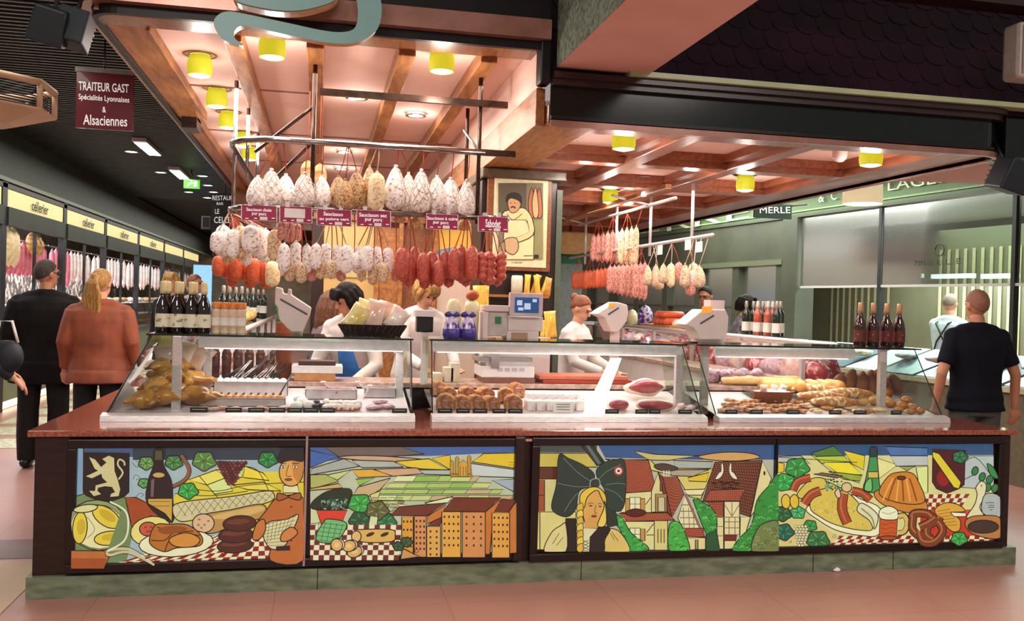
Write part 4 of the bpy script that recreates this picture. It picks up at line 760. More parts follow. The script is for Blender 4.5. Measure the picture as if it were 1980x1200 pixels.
S_P = scas('pale_speckled_casing', '#e6cfa8', '#a8644a', 6, .45, .66); S_T = scas('rosy_speckled_casing', '#dca092', '#a34e40', 6, .42, .64, .5); S_Y = scas('cream_casing', '#ecd9ae', '#b88a5a', 5, .5, .7)
STR = mat('red_string', '#b5482e', .7); STRW = mat('pale_string', '#cdb598', .7); NET = mat('white_netting', '#d9c7b8', .8)
def unit(prof, n=14, bend=0, dis=.04, seed=0, sq=0):
    rs = []
    for r, t in prof:
        ring = []
        for k in range(n):
            a = 2*math.pi*k/n; q = 1+dis*noise.noise(Vector((math.cos(a)*1.5+seed*3, math.sin(a)*1.5, t*5)))*2; rr = r*q
            ring.append(Vector((rr*math.cos(a)+bend*math.sin(math.pi*t)*.5, rr*math.sin(a), -t)))
        rs.append(ring)
    return MB().rings(rs)
P_SAL = [(.05, 0), (.1, .02), (.08, .04), (.22, .07), (.36, .13), (.45, .22), (.49, .38), (.5, .55), (.49, .72), (.45, .84), (.34, .92), (.16, .96), (.07, .97), (.1, .985), (.04, 1)]
P_PEA = [(.05, 0), (.1, .02), (.07, .05), (.16, .1), (.27, .2), (.38, .34), (.46, .5), (.5, .66), (.49, .8), (.41, .9), (.24, .96), (.08, .985), (.03, 1)]
P_SAB = [(.04, 0), (.1, .03)]+[((.36 if i % 4 == 0 else .5 if i % 4 == 2 else .46), .08+.84*i/16) for i in range(17)]+[(.12, .96), (.04, 1)]
UN = {}
for kind, prof, m, dis in (('white', P_SAL, S_W, .05), ('pear', P_PEA, S_W, .05), ('gold', P_PEA, S_G, .08), ('red', P_SAL, S_R, .03), ('orange', P_SAL, S_O, .03), ('pale', P_PEA, S_P, .06), ('thin', P_SAL, S_T, .04), ('cream', P_SAL, S_Y, .04), ('tied', P_SAB, S_R, .03), ('speckled', P_SAL, S_P, .05)):
    UN[kind] = [unit(prof, bend=b, dis=dis, seed=i, n=14).data(kind+'_casing', m) for i, b in enumerate((.12, -.12, .0))]
gn = MB()
for i in range(9):
    a = 2*math.pi*i/9
    for s_ in (1, -1):
        pts = []
        for r, t in P_PEA[3:-2]: b = a+s_*t*2.6; pts.append((r*1.04*math.cos(b), r*1.04*math.sin(b), -t))
        gn.tube(pts, .012, 4)
NETD = gn.data('netting', NET)
def sausage(kind, hook, top, length, width, label, group, lean=(0, 0), net=False):
    """hook: point on the rail; top: point where the casing starts"""
    t = thing('sausage', label, 'sausage', tuple(hook), group)
    o = bpy.data.objects.new('casing', R_.choice(UN[kind])); COL.objects.link(o); o.parent = t; o.location = top-hook; o.scale = (width, width, length); o.rotation_euler = (lean[0], lean[1], R_.uniform(0, 6.3))
    if net: q = bpy.data.objects.new('netting', NETD); COL.objects.link(q); q.parent = t; q.location = top-hook; q.scale = o.scale; q.rotation_euler = o.rotation_euler
    if (top-hook).length > .01: MB().tube([Vector(), (top-hook)*.5+Vector((.004, 0, 0)), top-hook+Vector((0, 0, -.01))], .0035, 5).build('string', STRW if kind in ('pale', 'cream') or (kind == 'white' and R_.random() < .6) else STR, t, True)
    return t
KN = {'white': 'white floured sausage', 'pear': 'white floured pear-shaped sausage', 'gold': 'golden netted sausage', 'red': 'plump pink-red cooking sausage', 'orange': 'orange sausage', 'pale': 'pale netted sausage', 'thin': 'long thin rosy dry sausage', 'cream': 'cream dry sausage', 'tied': 'pink sausage tied in segments', 'speckled': 'pale speckled sausage'}
def row(where, group, Y, zr, items, dy=.045, ax='Y', hk0=None, rY=5.78):
    """items: (u, vtop, vbottom, width px, kind[, hook u])"""
    n = len(items); items = sorted(items, key=lambda q: q[0])
    for i, it in enumerate(items):
        u, vt, vb, wp, kind = it[:5]; off = (i % 3-1)*dy
        if ax == 'Y': a, b = PY(u, vt, Y+off), PY(u, vb, Y+off); hk = PY(it[5] if len(it) > 5 else u, 400, Y); hook = Vector((hk.x, rY, zr-.018)) if not hk0 else Vector((hk0[0], hk0[1]+.012*(i-n/2), zr-.018)); sc = (PY(u+wp, vt, Y).x-PY(u, vt, Y).x)
        else: a, b = PX(u, vt, Y+off), PX(u, vb, Y+off); hook = Vector((Y, a.y, zr-.016)); sc = wp/FPX*(a-CP).dot(CF)
        lab = '%s, %s from left %s' % (KN[kind], ORD[i] if n > 1 else 'only one', where) if n <= 20 else KN[kind]+' '+where
        sausage(kind, hook, a, (a-b).length, sc, lab, group, (0, 0), net=kind in ('gold', 'pale') or (kind == 'pear'))
row('in the upper chrome rack row', 'sausages hanging in the upper row of the chrome rack', 5.83, Z1, [(499, 338, 402, 40, 'pear', 530), (525, 325, 405, 46, 'pear', 536), (553, 335, 402, 40, 'pear', 545), (590, 332, 402, 44, 'pear'), (622, 338, 404, 36, 'pear'), (655, 338, 398, 34, 'gold', 668), (668, 345, 408, 34, 'gold', 670), (690, 328, 405, 38, 'gold', 672), (715, 318, 404, 30, 'pale', 724), (729, 330, 412, 34, 'cream'), (766, 318, 408, 40, 'pear'), (790, 332, 412, 34, 'pear', 772), (815, 326, 414, 40, 'pear'), (845, 338, 412, 38, 'pear'), (872, 342, 416, 40, 'pear'), (903, 346, 420, 34, 'pear')])
row('in the left rack cluster', 'sausages in the left cluster of the rack', 6.0, Z2, [(432, 432, 498, 34, 'white', 458), (452, 440, 500, 26, 'white', 460), (466, 432, 505, 28, 'speckled', 462), (486, 432, 490, 36, 'white', 500), (501, 436, 500, 30, 'white', 504), (514, 440, 510, 26, 'white', 508), (531, 440, 505, 26, 'speckled', 520), (421, 445, 490, 26, 'white'), (442, 450, 512, 26, 'speckled'), (478, 450, 515, 24, 'white')], .07, hk0=(-.575, 6.05))
row('below the left rack cluster', 'orange sausages behind the left cluster', 6.35, Z2, [(424, 492, 535, 26, 'orange', 455), (440, 498, 540, 26, 'orange', 460), (458, 492, 545, 28, 'orange', 465), (476, 498, 545, 26, 'orange', 470), (492, 496, 552, 28, 'orange', 480), (508, 498, 548, 26, 'orange', 490), (527, 502, 555, 30, 'cream', 495), (545, 470, 535, 24, 'speckled', 540), (450, 512, 556, 24, 'orange'), (484, 515, 558, 26, 'orange'), (515, 515, 560, 24, 'orange')], .06, hk0=(-.58, 6.35))
row('under the green pepper card', 'white sausages under the green pepper price card', 5.82, Z2, [(550, 468, 528, 24, 'white', 575), (572, 464, 532, 27, 'white', 576), (594, 470, 530, 22, 'white', 578), (612, 468, 522, 22, 'white', 640), (630, 468, 528, 28, 'white', 640), (653, 472, 526, 22, 'white', 645), (670, 470, 530, 26, 'white', 646), (560, 500, 545, 22, 'speckled'), (583, 505, 548, 22, 'speckled'), (603, 500, 545, 22, 'thin'), (641, 500, 540, 20, 'speckled'), (661, 505, 545, 20, 'thin'), (620, 502, 540, 20, 'speckled')], .06)
row('under the pure pork card', 'white sausages under the pure pork card', 5.82, Z2, [(692, 473, 530, 24, 'white', 722), (711, 472, 525, 22, 'white', 724), (730, 474, 536, 26, 'white', 725), (751, 476, 532, 24, 'white', 727), (700, 500, 545, 20, 'speckled', 722), (722, 505, 552, 20, 'speckled', 724), (742, 505, 548, 20, 'speckled', 726), (765, 500, 545, 18, 'thin'), (685, 488, 520, 20, 'white')], .06)
row('in the lower right row', 'red cooking sausages on the right of the rack', 5.82, Z2, [(779, 475, 545, 30, 'red', 790), (803, 473, 542, 22, 'red', 792), (820, 485, 548, 24, 'red', 840), (836, 482, 553, 30, 'red', 842), (861, 482, 540, 24, 'red', 846), (880, 476, 542, 24, 'red', 897), (893, 472, 548, 28, 'red', 898), (913, 472, 544, 26, 'red', 902), (850, 500, 556, 22, 'red', 844), (792, 500, 556, 24, 'red'), (822, 508, 560, 22, 'red'), (868, 505, 557, 22, 'red'), (902, 500, 555, 22, 'red')], .07)
row('under the last price card', 'segmented sausages under the last price card', 5.83, Z2, [(932, 485, 545, 20, 'tied', 940), (946, 485, 553, 30, 'tied', 942), (963, 490, 555, 20, 'tied', 944), (972, 484, 545, 18, 'tied', 948)], .05)
row('behind the price cards', 'sausage ends hanging below the lower rail', 5.88, Z2, [(770, 412, 430, 26, 'gold'), (805, 412, 448, 28, 'gold'), (560, 425, 470, 24, 'thin'), (575, 430, 468, 20, 'thin'), (545, 425, 465, 20, 'thin'), (898, 420, 446, 26, 'gold')], .04)
for u, v in ((596, 312), (618, 318)):
    p = PY(u, v, 6.3); t = thing('cured_ham', 'brown round cured ham hanging behind the chrome pole, %s one' % ('left' if u == 596 else 'right'), 'ham', (p.x, p.y, Z1), 'hams behind the pole'); MB().ell((p.x, p.y, p.z-.08), .05, .035, .085, 12, dis=.1).build('meat', S_G, t); MB().tube([(p.x, p.y, p.z), (p.x, p.y, 3.13)], .003, 5).build('string', STR, t)
# price cards clipped to the lower rail
def card(u0, v0, u1, v1, lines, lbl, over=False):
    Y = 5.752; t = thing('price_card', lbl, 'price card', tuple(PY((u0+u1)/2, v1, Y)), 'magenta price cards on the rack'); sk = (v1-v0)*.0
    tl, tr, bl, br = PY(u0, v0, Y), PY(u1, v0+3, Y), PY(u0, v1-3, Y), PY(u1, v1, Y); n = Vector((0, -.004, 0))
    MB().prism([tl, bl, br, tr], (0, .004, 0)).build('card', WHITE, t)
    ins = lambda a, b: a+(b-a).normalized()*.006
    MB().prism([ins(tl, br)+n/2, ins(bl, tr)+n/2, ins(br, tl)+n/2, ins(tr, bl)+n/2], (0, .002, 0)).build('face', MAG, t)
    H_ = v1-v0; W = u1-u0
    if over: prect(u0+10, v0+6, u1-14, v1-11, Y-.006, .003, 'paper_slip', PAPER, t)
    else:
        k = len(lines)
        for i, (s_, a0, a1) in enumerate(lines): va = v0+4+i*(H_-14)/k; text('lettering', s_, (PY(u0+W*a0, va+2, Y-.003), PY(u0+W*a1, va+4, Y-.003), PY(u0+W*a0, va+(H_-14)/k-1, Y-.003)), WLET, t, .001, bold=.02)
    prect(u0+W*.52, v1-9, u0+W*.73, v1-3, Y-.0045, .002, 'price_box', PAPER, t)
    for q in (.12, .36, .85): prect(u0+W*q, v1-7, u0+W*q+6, v1-5.5, Y-.0045, .001, 'small_print', WLET, t)
    for q in (.25, .7): p = PY(u0+W*q, v0, Y); MB().box(p.x-.012, p.x+.012, Y-.002, Y+.04, p.z-.01, p.z+.02).build('clip', ALU, t)
card(466, 395, 536, 428, [('Saucisson choix', .15, .85), ('pur porc', .3, .7)], 'magenta price card at the far left end of the rack')
card(540, 397, 604, 432, [], 'magenta price card with a white slip stuck over it', True)
card(612, 403, 680, 438, [('Saucisson', .2, .75), ('au poivre vert', .08, .92)], 'magenta price card for green pepper sausage')
card(689, 405, 756, 440, [('Saucisson sec', .08, .88), ('pur porc', .25, .75)], 'magenta price card for dry sausage of pure pork')
card(824, 412, 886, 445, [('Saucisson à cuire', .03, .97), ('pur porc', .22, .7)], 'magenta price card for cooking sausage of pure pork')
card(924, 417, 983, 450, [('Sabodet', .25, .75)], 'magenta price card at the right end of the rack')
# ------------------------------------------------------------------ second rack over the right counter
RXX = 3.0
rk2 = thing('hanging_rack', 'steel rack with two rails hanging under the coffered canopy at the right', 'rack', (RXX, 9, 2.1))
a, b = PX(1115, 490, RXX), PX(1368, 465, RXX); zl = (a.z+b.z)/2; MB().tube([(RXX, a.y+.3, zl), (RXX, b.y-.1, zl)], .016, 8).build('lower_rail', ALU, rk2)
c, d = PX(1132, 433, RXX), PX(1290, 385, RXX); zu = (c.z+d.z)/2; MB().tube([(RXX, c.y+.3, zu), (RXX, d.y-.2, zu)], .016, 8).build('upper_rail', ALU, rk2); MB().box(RXX-.25, RXX-.2, d.y-.6, c.y, zu+.02, zu+.06).build('side_rail', WOODO, rk2)
for u in (1131, 1190, 1255, 1335): p = PX(u, 400, RXX); MB().tube([(RXX+.02, p.y, zl-.1), (RXX+.02, p.y, 2.64)], .014, 8).build('pole', ALU, rk2)
for u in (1131, 1255): p = PX(u, 400, RXX); MB().tube([(RXX, p.y, zu), (RXX-.4, p.y-.1, 2.62)], .012, 6).build('strut', ALU, rk2)
row('in the upper right rack row', 'long thin sausages in the upper row of the right rack', RXX, zu, [(1148+i*9.2, 452-i*1.9, 505+i*1.2, 13, 'thin' if i < 5 else 'speckled') for i in range(10)], .05, 'X')
row('in the orange right bunch', 'orange sausages at the left of the right rack', RXX, zl, [(1112+i*7.2, 524-i*.9, 560-i*.5, 13, 'orange') for i in range(10)], .05, 'X')
row('in the lower rosy bunch', 'long rosy sausages in the middle of the right rack', RXX, zl, [(1180+i*8.4, 512-i*1.0, 566+i*2.0, 14, 'thin') for i in range(9)], .06, 'X')
row('in the pale right bunch', 'pale netted sausages at the right of the right rack', RXX, zl, [(1253, 512, 552, 17, 'pale'), (1268, 510, 556, 18, 'pale'), (1283, 508, 548, 18, 'pale'), (1298, 507, 556, 18, 'cream'), (1313, 505, 545, 16, 'thin'), (1325, 508, 556, 20, 'pale'), (1341, 506, 550, 20, 'cream'), (1352, 512, 556, 24, 'pale'), (1336, 540, 572, 20, 'thin'), (1275, 530, 560, 18, 'pale')], .07, 'X')
for u, v, l in ((1276, 483, 'leftmost of those on the pale bunch'), (1330, 473, 'large one at the end of the rail'), (1352, 477, 'last one at the right end of the rail'), (1340, 532, 'hanging low among the pale sausages')):
    p = PX(u, v, RXX-.02); g = MB().cbox(p, .004, .12, .085, m=0); g.tube([p, (RXX, p.y, zl)], .003, 5); g.build('price_card', PAPER)
    tag(COL.objects[-1], 'small cream price card, right rack, '+l, 'price card', 'cream price cards of the right rack')
# ================================================================== HALL SIGNS AND LUMINAIRES
t = thing('ribbon_ornament', 'large turquoise curling ribbon ornament with gilt edge on the canopy front', 'ornament', tuple(PY(575, 85, 4.85)))
TUR = mat('turquoise_enamel', '#7fb0ad', .4, col2='#75a6a3', scale=3); GILT = mat('gilt_edge', '#b98a56', .35, col2='#9c6f40')
def cut(ptsf, name, m, y, d, grow=0):
    pts = cr(ptsf, True, 5); cx = sum(p[0] for p in pts)/len(pts); g = MB(); n = len(pts); q = []
    for i, p in enumerate(pts):
        a, b = pts[i-1], pts[(i+1) % n]; dx, dy = b[0]-a[0], b[1]-a[1]; m_ = math.hypot(dx, dy) or 1; q.append(PY(p[0]+dy/m_*grow, p[1]-dx/m_*grow, y))
    g.prism(q, (0, d, 0)); return g.build(name, m, t)
rib = [(470, 86), (455, 84), (430, 75), (414, 50), (418, 32), (440, 22), (480, 28), (560, 45), (620, 58), (660, 62), (685, 55), (692, 30), (690, 0), (685, -30), (720, -40), (735, -5), (738, 25), (730, 55), (705, 76), (670, 84), (620, 80), (550, 66), (490, 52), (465, 50), (452, 62), (456, 76)]
cut(rib, 'ribbon', TUR, 4.84, .01); cut(rib, 'ribbon_edge', GILT, 4.85, .09, -2.5)
rib2 = [(455, -2), (500, 14), (560, 21), (610, 14), (650, -4), (640, -40), (470, -40)]
cut(rib2, 'upper_scroll', TUR, 4.84, .01); cut(rib2, 'upper_scroll_edge', GILT, 4.85, .09, -3)
for u in (560, 700): p = PY(u, 5, 5.0); MB().tube([(p.x, 4.93, p.z+.05), (p.x, 5.05, p.z+.12)], .01, 6).build('bracket', IRON, t)
# red hanging sign
t = thing('hanging_sign', 'dark red hanging sign with white lettering beside the left canopy', 'sign', tuple(PY(200, 250, 8))); REDS = mat('wine_red_sign_board', '#6b1420', .25, col2='#5d101b', scale=4, coat=.4)
prect(147, 140, 258, 250, 8.0, .02, 'board', REDS, t); prect(145, 133, 260, 141, 7.99, .04, 'hanger_rail', mat('grey_rail', '#8b8681', .4), t)
for s_, u0, v0, u1, v1, h in (('TRAITEUR GAST', 152, 157, 249, 163, 17), ('Spécialités Lyonnaises', 152, 181, 250, 188, 14), ('&', 198, 206, 205, 207, 11), ('Alsaciennes', 161, 221, 246, 225, 20)): text('lettering', s_, (PY(u0, v0, 7.995), PY(u1, v1, 7.995), PY(u0, v0+h, 7.995)), WLET, t, bold=.01)
q = PY(201, 134, 8.0); MB().tube([(q.x, 8.02, q.z), (q.x, 8.02, 3.665)], .006, 6).build('hanger', IRON, t)
# big octagonal pendant
c = Vector((-2.62, 7.8, 0)); t = thing('pendant_lantern', 'large octagonal tan pendant lantern with slatted sides, cut by left edge', 'lantern', (c.x, c.y, 2.84)); TANM = mat('tan_painted_metal', '#b08a6c', .5, col2='#a37d60', scale=4, emit=.08)
def octo(r, z): return [Vector((c.x+r*math.cos(math.pi/8+math.pi/4*i), c.y+r*math.sin(math.pi/8+math.pi/4*i), z)) for i in range(8)]
MB().rings([octo(.24, 2.87), octo(.54, 2.97), octo(.54, 2.985), octo(.26, 2.89)], caps=True, sm=False).build('lower_shade', TANM, t); g = MB()
o1, o2 = octo(.52, 2.98), octo(.52, 3.18)
for p, q in zip(o1, o2): g.tube([p, q], .022, 6)
for k in range(8): g.tube([o2[k], o2[(k+1) % 8]], .028, 6)
g.build('frame', TANM, t); g = MB()
for j in range(8):
    o3 = octo(.48, 3.0+j*.02)
    for k in range(8): g.tube([o3[k], o3[(k+1) % 8]], .006, 4)
g.build('slats', BLACK, t); MB().tube([(c.x, c.y, 2.9), (c.x, c.y, 3.66)], .015, 6).build('rod', IRON, t)
# projectors
def projector(u, v, Y, s, lbl, tilt):
    p = PY(u, v, Y); t = thing('projector', lbl, 'projector', tuple(p)); R = Matrix.Rotation(tilt, 3, 'X')@Matrix.Rotation(.25, 3, 'Y')
    g = MB().prism([p+R@Vector(q)*s for q in ((-.12, -.1, -.13), (.12, -.1, -.13), (.10, -.1, .12), (-.10, -.1, .12))], R@Vector((0, .2, 0))*s); g.build('housing', mat('dark_teal_housing', '#13222a', .5, col2='#0f1b22'), t, bevel=.01)
    g = MB()
    for i in range(5): g.cbox(p+R@Vector((0, .11, -.08+i*.04))*s, .2*s, .03, .008, R)
    g.build('cooling_fins', BLK, t); MB().tube([p+Vector((0, .05, .1*s)), p+Vector((0, .15, .3*s))], .012, 6).build('bracket', BLK, t)
projector(98, 48, 4.95, .72, 'dark teal projector at top left, left one of the pair', .3); projector(142, 55, 5.0, .72, 'dark teal projector at top left, right one of the pair', -.2); projector(1953, 338, 5.0, .8, 'black projector hanging off the right end of the canopy', .2)
p = PY(1976, 100, 4.9); t = thing('wall_speaker', 'pale grey loudspeaker box cut by the right edge', 'speaker', tuple(p)); MB().box(p.x-.05, p.x+.2, 4.86, 5.02, p.z-.17, p.z+.18).build('housing', mat('pale_grey_plastic', '#b8b0a8', .5), t, bevel=.03); MB().box(p.x-.03, p.x+.18, 4.855, 4.86, p.z-.14, p.z+.15).build('grille', mat('grey_grille', '#8f8a84', .7, scale=80), t)
# fluorescent fittings, spots and exit sign in the left aisle
fx = thing('ceiling_fitting', '', 'luminaire'); MB().box(-.09, .09, -.62, .62, .0, .05).build('housing', ALU, fx, True); MB().box(-.08, .08, -.5, .6, -.006, .0).build('diffuser', mat('lit_fluorescent', '#ffffff', .5, emit=5, ecol='#fff6ea'), fx, True); FP = Proto(fx)
for u, v, l in ((285, 288, 'nearest of the two in the left aisle'), (347, 338, 'farther of the two in the left aisle')): q = PZ(u, v, 3.6); FP.put((q.x, q.y, 3.605), 'long white rectangular fluorescent ceiling fitting, '+l, group='fluorescent fittings of the aisle')
for i, (u, v) in enumerate([(254, 293), (311, 333), (402, 358), (365, 371), (401, 382), (413, 371), (392, 340)]): q = PZ(u, v, 3.65); DLP.put((q.x, q.y, 3.652), 'round lit spot in the left aisle ceiling, %s from the viewer' % ORD[i], group='round spots of the left aisle', sc=1.3)
t = thing('exit_sign', 'green lit emergency exit sign in the left aisle', 'sign', tuple(PY(370, 362, 16))); prect(355, 347, 386, 364, 16, .05, 'box', mat('lit_green_sign', '#4fae3a', .4, emit=1.1, ecol='#58b53c'), t)
g = MB(); p = PY(372, 355, 15.98)
g.cbox(p+Vector((.05, 0, 0)), .05, .01, .09).cbox(p+Vector((-.06, 0, -.02)), .02, .01, .07, Matrix.Rotation(.5, 3, 'Y')).cbox(p+Vector((-.03, 0, .0)), .09, .01, .02, Matrix.Rotation(-.4, 3, 'Y')).cbox(p+Vector((-.02, 0, .05)), .025, .01, .025); g.build('pictogram', mat('lit_white_pictogram', '#f4ffe8', .5, emit=1.2), t)
q = PY(370, 347, 16); MB().tube([(q.x, 16.02, q.z), (q.x, 16.02, 3.67)], .01, 6).build('hanger', IRON, t)
t = thing('hanging_sign', 'black hanging restaurant sign at the end of the left aisle', 'sign', tuple(PY(430, 470, 14))); prect(409, 374, 462, 470, 14, .04, 'board', BLACK, t)
for s_, u0, v0, u1, h in (('RESTAURANT', 411, 378, 470, 9), ('BAR', 419, 391, 432, 5), ('LE', 416, 404, 424, 9), ('CELLERIER', 414, 419, 470, 12)): text('lettering', s_, (PY(u0, v0, 13.99), PY(u1, v0, 13.99), PY(u0, v0+h, 13.99)), WLET, t)
q = PY(435, 374, 14); MB().tube([(q.x, 14.02, q.z), (q.x, 14.02, 3.67)], .01, 6).build('hanger', IRON, t); prect(404, 428, 410, 431, 14, .04, 'side_arm', IRON, t); prect(388, 416, 408, 443, 14, .04, 'side_board', BLACK, t); prect(390, 418, 406, 441, 13.99, .01, 'white_border', mat('dim_white_line', '#8d8d8d', .5), t); prect(391.5, 419.5, 404.5, 439.5, 13.98, .01, 'side_face', BLACK, t)
# ================================================================== LEFT SHOP ROW
XL = -4.0
DGW = mat('dark_green_fascia_wall', '#2c3427', .6, col2='#252d22', scale=2)
MB().box(XL-.3, XL-.05, 6, 45, 3.02, 3.7).build('wall_left', DGW); struct(COL.objects[-1])
MB().box(XL-.32, XL+.02, 6, 45, 2.98, 3.03).build('trim_2', mat('grey_green_trim', '#6c7560', .5)); struct(COL.objects[-1])
MB().box(XL-3.2, XL-3.1, 6, 45, 0, 3.2).build('wall_back', mat('shop_back_wall', '#8c8a86', .7, col2='#6c6a68', scale=2)); struct(COL.objects[-1])
area_light('shop_luminaire', (XL-1.4, 17, 2.75), 1.6, 800, (.97, .95, 1), size_y=16)
PALG = mat('pale_green_shop_panel', '#8f9a72', .5, col2='#7f8a64', scale=2); SIGNB = mat('lit_cream_sign', '#cdbf84', .5, emit=.6, ecol='#e6d492'); LSTR = mat('lit_floor_strip', '#fffbe8', .5, emit=3, ecol='#fffbe0')
S_PK = mat('bright_pink_casing', '#d97f90', .4, col2='#c05a70', scale=9); S_WH = mat('pale_lilac_casing', '#e6dcd6', .5, col2='#c9a49c', scale=9)
posts = [10.2, 12.86, 15.7, 18.5, 21.7, 25.1, 28.5, 32]
hs = MB().lathe([(.001, 0), (.012, -.03), (.028, -.08), (.032, -.25), (.03, -.42), (.012, -.5), (.001, -.52)], 8)
HSD = {'pink': hs.data('casing', S_PK), 'pale': hs.data('casing', S_WH)}
for i in range(len(posts)-1):
    ya, yb = posts[i], posts[i+1]; nm = ['at the left edge', 'behind the man in black', 'second one, behind the ponytail woman', 'third one down the left aisle', 'fourth one down the left aisle', 'fifth one down the left aisle', 'last one down the left aisle'][i]
    t = thing('shop_stall', 'black framed stall with lit cream sign, '+nm, 'stall', (XL, (ya+yb)/2, 0))
    g = MB().box(XL-.08, XL, ya, ya+.09, 0, 2.98).box(XL-.08, XL, yb-.09, yb, 0, 2.98); g.box(XL-.08, XL, ya, yb, 2.9, 2.96); g.box(XL-.06, XL-.02, (ya+yb)/2-.02, (ya+yb)/2+.02, 1.1, 2.4); g.build('post_frame', CHAR, t)
    MB().box(XL-.06, XL+.02, ya+.09, yb-.09, 2.42, 2.66).build('fascia', DGW, t)
    MB().box(XL-.04, XL-.01, ya+.15, yb-.12, 2.67, 2.89).build('sign_panel', SIGNB, t)
    ym = (ya+yb)/2+.2; P_ = lambda y, z: Vector((XL+.0, y, z))
    if i < 5: text('lettering', 'cellerier', (P_(ym-.55, 2.85), P_(ym+.25, 2.85), P_(ym-.55, 2.70)), BLET, t, .01, bold=.02)
    MB().box(XL-.7, XL-.02, ya+.02, yb-.02, .12, .80).build('counter_front', PALG, t); MB().box(XL-.72, XL+.03, ya, yb, .80, .84).build('counter_top', STEEL, t); MB().box(XL-.08, XL-.02, ya, yb, .03, .10).build('glowing_strip', LSTR, t)
    MB().add([(XL-.03, ya+.1, .84), (XL-.03, yb-.1, .84), (XL-.12, yb-.1, 1.35), (XL-.12, ya+.1, 1.35)], [(0, 1, 2, 3)]).build('case_glass', GLASS, t)
    g = MB(); g.box(XL-.6, XL-.15, ya+.1, yb-.1, 1.35, 1.37).box(XL-.6, XL-.2, ya+.1, yb-.1, 1.08, 1.09); g.build('case_shelves', ALU, t)
    MB().tube([(XL-.25, ya+.05, 2.3), (XL-.25, yb-.05, 2.3)], .014, 6).build('meat_rail', STEEL, t)
    g = MB().box(XL-2.2, XL-1.9, ya+.1, yb-.1, 0, 2.1); g.build('back_shelving', mat('mixed_shelf_goods', '#4b413c', .6, col2='#c9bfae', scale=9, lo=.45, hi=.6), t)
    n = [7, 13, 11, 10, 9, 8, 6][i]; kd = ['pale', 'pink', 'pale', 'pale', 'pale', 'pale', 'pale'][i]
    for k in range(n):
        y = ya+.25+(yb-ya-.5)*k/(n-1); o = bpy.data.objects.new('hanging_sausage', HSD[kd if not (i == 2 and k < 5) else 'pink']); COL.objects.link(o); o.location = (XL-.25, y, 2.29-(.0 if k % 2 else .02)); o.scale = (1.6, 1.6, 1.05+R_.uniform(-.15, .2)) if kd == 'pale' else (1.9, 1.9, .95)
        tag(o, '%s sausage hanging in the stall %s, %s from left' % ('bright pink' if o.data == HSD['pink'] else 'pale', ['at the left edge', 'behind the man in black', 'behind the ponytail woman', 'third down the aisle', 'fourth down the aisle', 'fifth down the aisle', 'last down the aisle'][i], ORD[k]), 'sausage', 'sausages hanging in the left stalls')
    cols = ['#b98a52', '#c94f3e', '#e0d4c4', '#7f5f4a', '#a8a29c', '#d8b04c']
    for k in range(7):
        y = ya+.25+(yb-ya-.5)*k/6; z = .842 if k % 2 else 1.371; o = MB().ell((XL-.38, y, z+.05), .13, .16, .055, 10, dis=.25, dsc=30).build('food_tray', mat('stall_food_%d' % (k % 6), cols[(k+i) % 6] if False else cols[k % 6], .6, scale=30, bump=.4, col2='#8a6a4a'))
        tag(o, 'heap of %s goods, %s, left stall %s' % (['brown', 'red', 'white', 'dark', 'grey', 'yellow', 'golden'][k], 'glass shelf' if k % 2 == 0 else 'case floor', ['at the left edge', 'behind the man in black', 'behind ponytail woman', 'third down', 'fourth down', 'fifth down', 'last down'][i]), 'food')
for (u, v, l) in ((20, 470, 'pale bundle of hanging hams at the left edge'), (68, 468, 'cluster of round golden cheeses hanging in the left stall')):
    p = PX(u, v, XL-.12); t = thing('hanging_bundle', l, 'food', (p.x, p.y, p.z)); 
    for k in range(4): MB().ell(p+Vector((0, (k-1.5)*.11, -.06*(k % 2))), .08, .09, .13 if u > 50 else .26, 10, dis=.1).build('piece', S_G if u > 50 else S_Y, t)
    MB().tube([p, (p.x, p.y, 2.42)], .006, 5).build('string', STRW, t)
# end of the hall
t = thing('screen_panel', 'pale blue lit panel far down the left aisle', 'panel', tuple(PY(395, 560, 24))); prect(372, 512, 408, 688, 24, .05, 'panel', mat('lit_pale_blue', '#7fb4dc', .5, emit=.8), t)
struct(MB().box(-9, 12, 36, 36.2, 0, 4).build('wall_far', mat('far_hall_wall', '#8a8474', .7, col2='#c9b89c', scale=1.2)))
# ================================================================== RIGHT SHOP
GRN = mat('sage_green_fascia', '#4f6a40', .5, col2='#48613a', scale=2); GRD = mat('dark_olive_wall', '#47473a', .5, col2='#3c3d32', scale=2)
A, B = Vector((7.13, 8.56, 0)), Vector((6.31, 15.8, 0)); dr = (B-A).normalized(); nr = Vector((-dr.y, dr.x, 0)); nr = nr if nr.x < 0 else -nr
def W(s, z, o=0): return A+dr*s+nr*o+Vector((0, 0, z))
def onwall(u, v, o=0):
    d = ray(u, v); p0 = A+nr*o; k = (p0-CP).dot(nr)/d.dot(nr); p = CP+d*k; return (p-p0).dot(dr), p.z
def wbox(s0, s1, z0, z1, o0, o1, name, m, par, **k):
    g = MB(); vs = [W(s, z, o) for z in (z0, z1) for o in (o0, o1) for s in (s0, s1)]
    g.add(vs, [(0, 2, 3, 1), (4, 5, 7, 6), (0, 1, 5, 4), (2, 6, 7, 3), (0, 4, 6, 2), (1, 3, 7, 5)]); return g.build(name, m, par, **k)
sh = thing('wall_right', 'sage green fish shop front with lettered fascia at the right', 'wall', tuple(W(3, 0))); sh['kind'] = 'structure'
wbox(-3, 26, 2.98, 3.75, -.3, 0, 'fascia', GRN, sh); wbox(-3, 26, 3.03, 3.05, 0, .02, 'fascia_line', mat('pale_green_line', '#93a878', .5), sh); wbox(-3, 26, 2.95, 2.985, -.3, .05, 'fascia_moulding', GRD, sh)
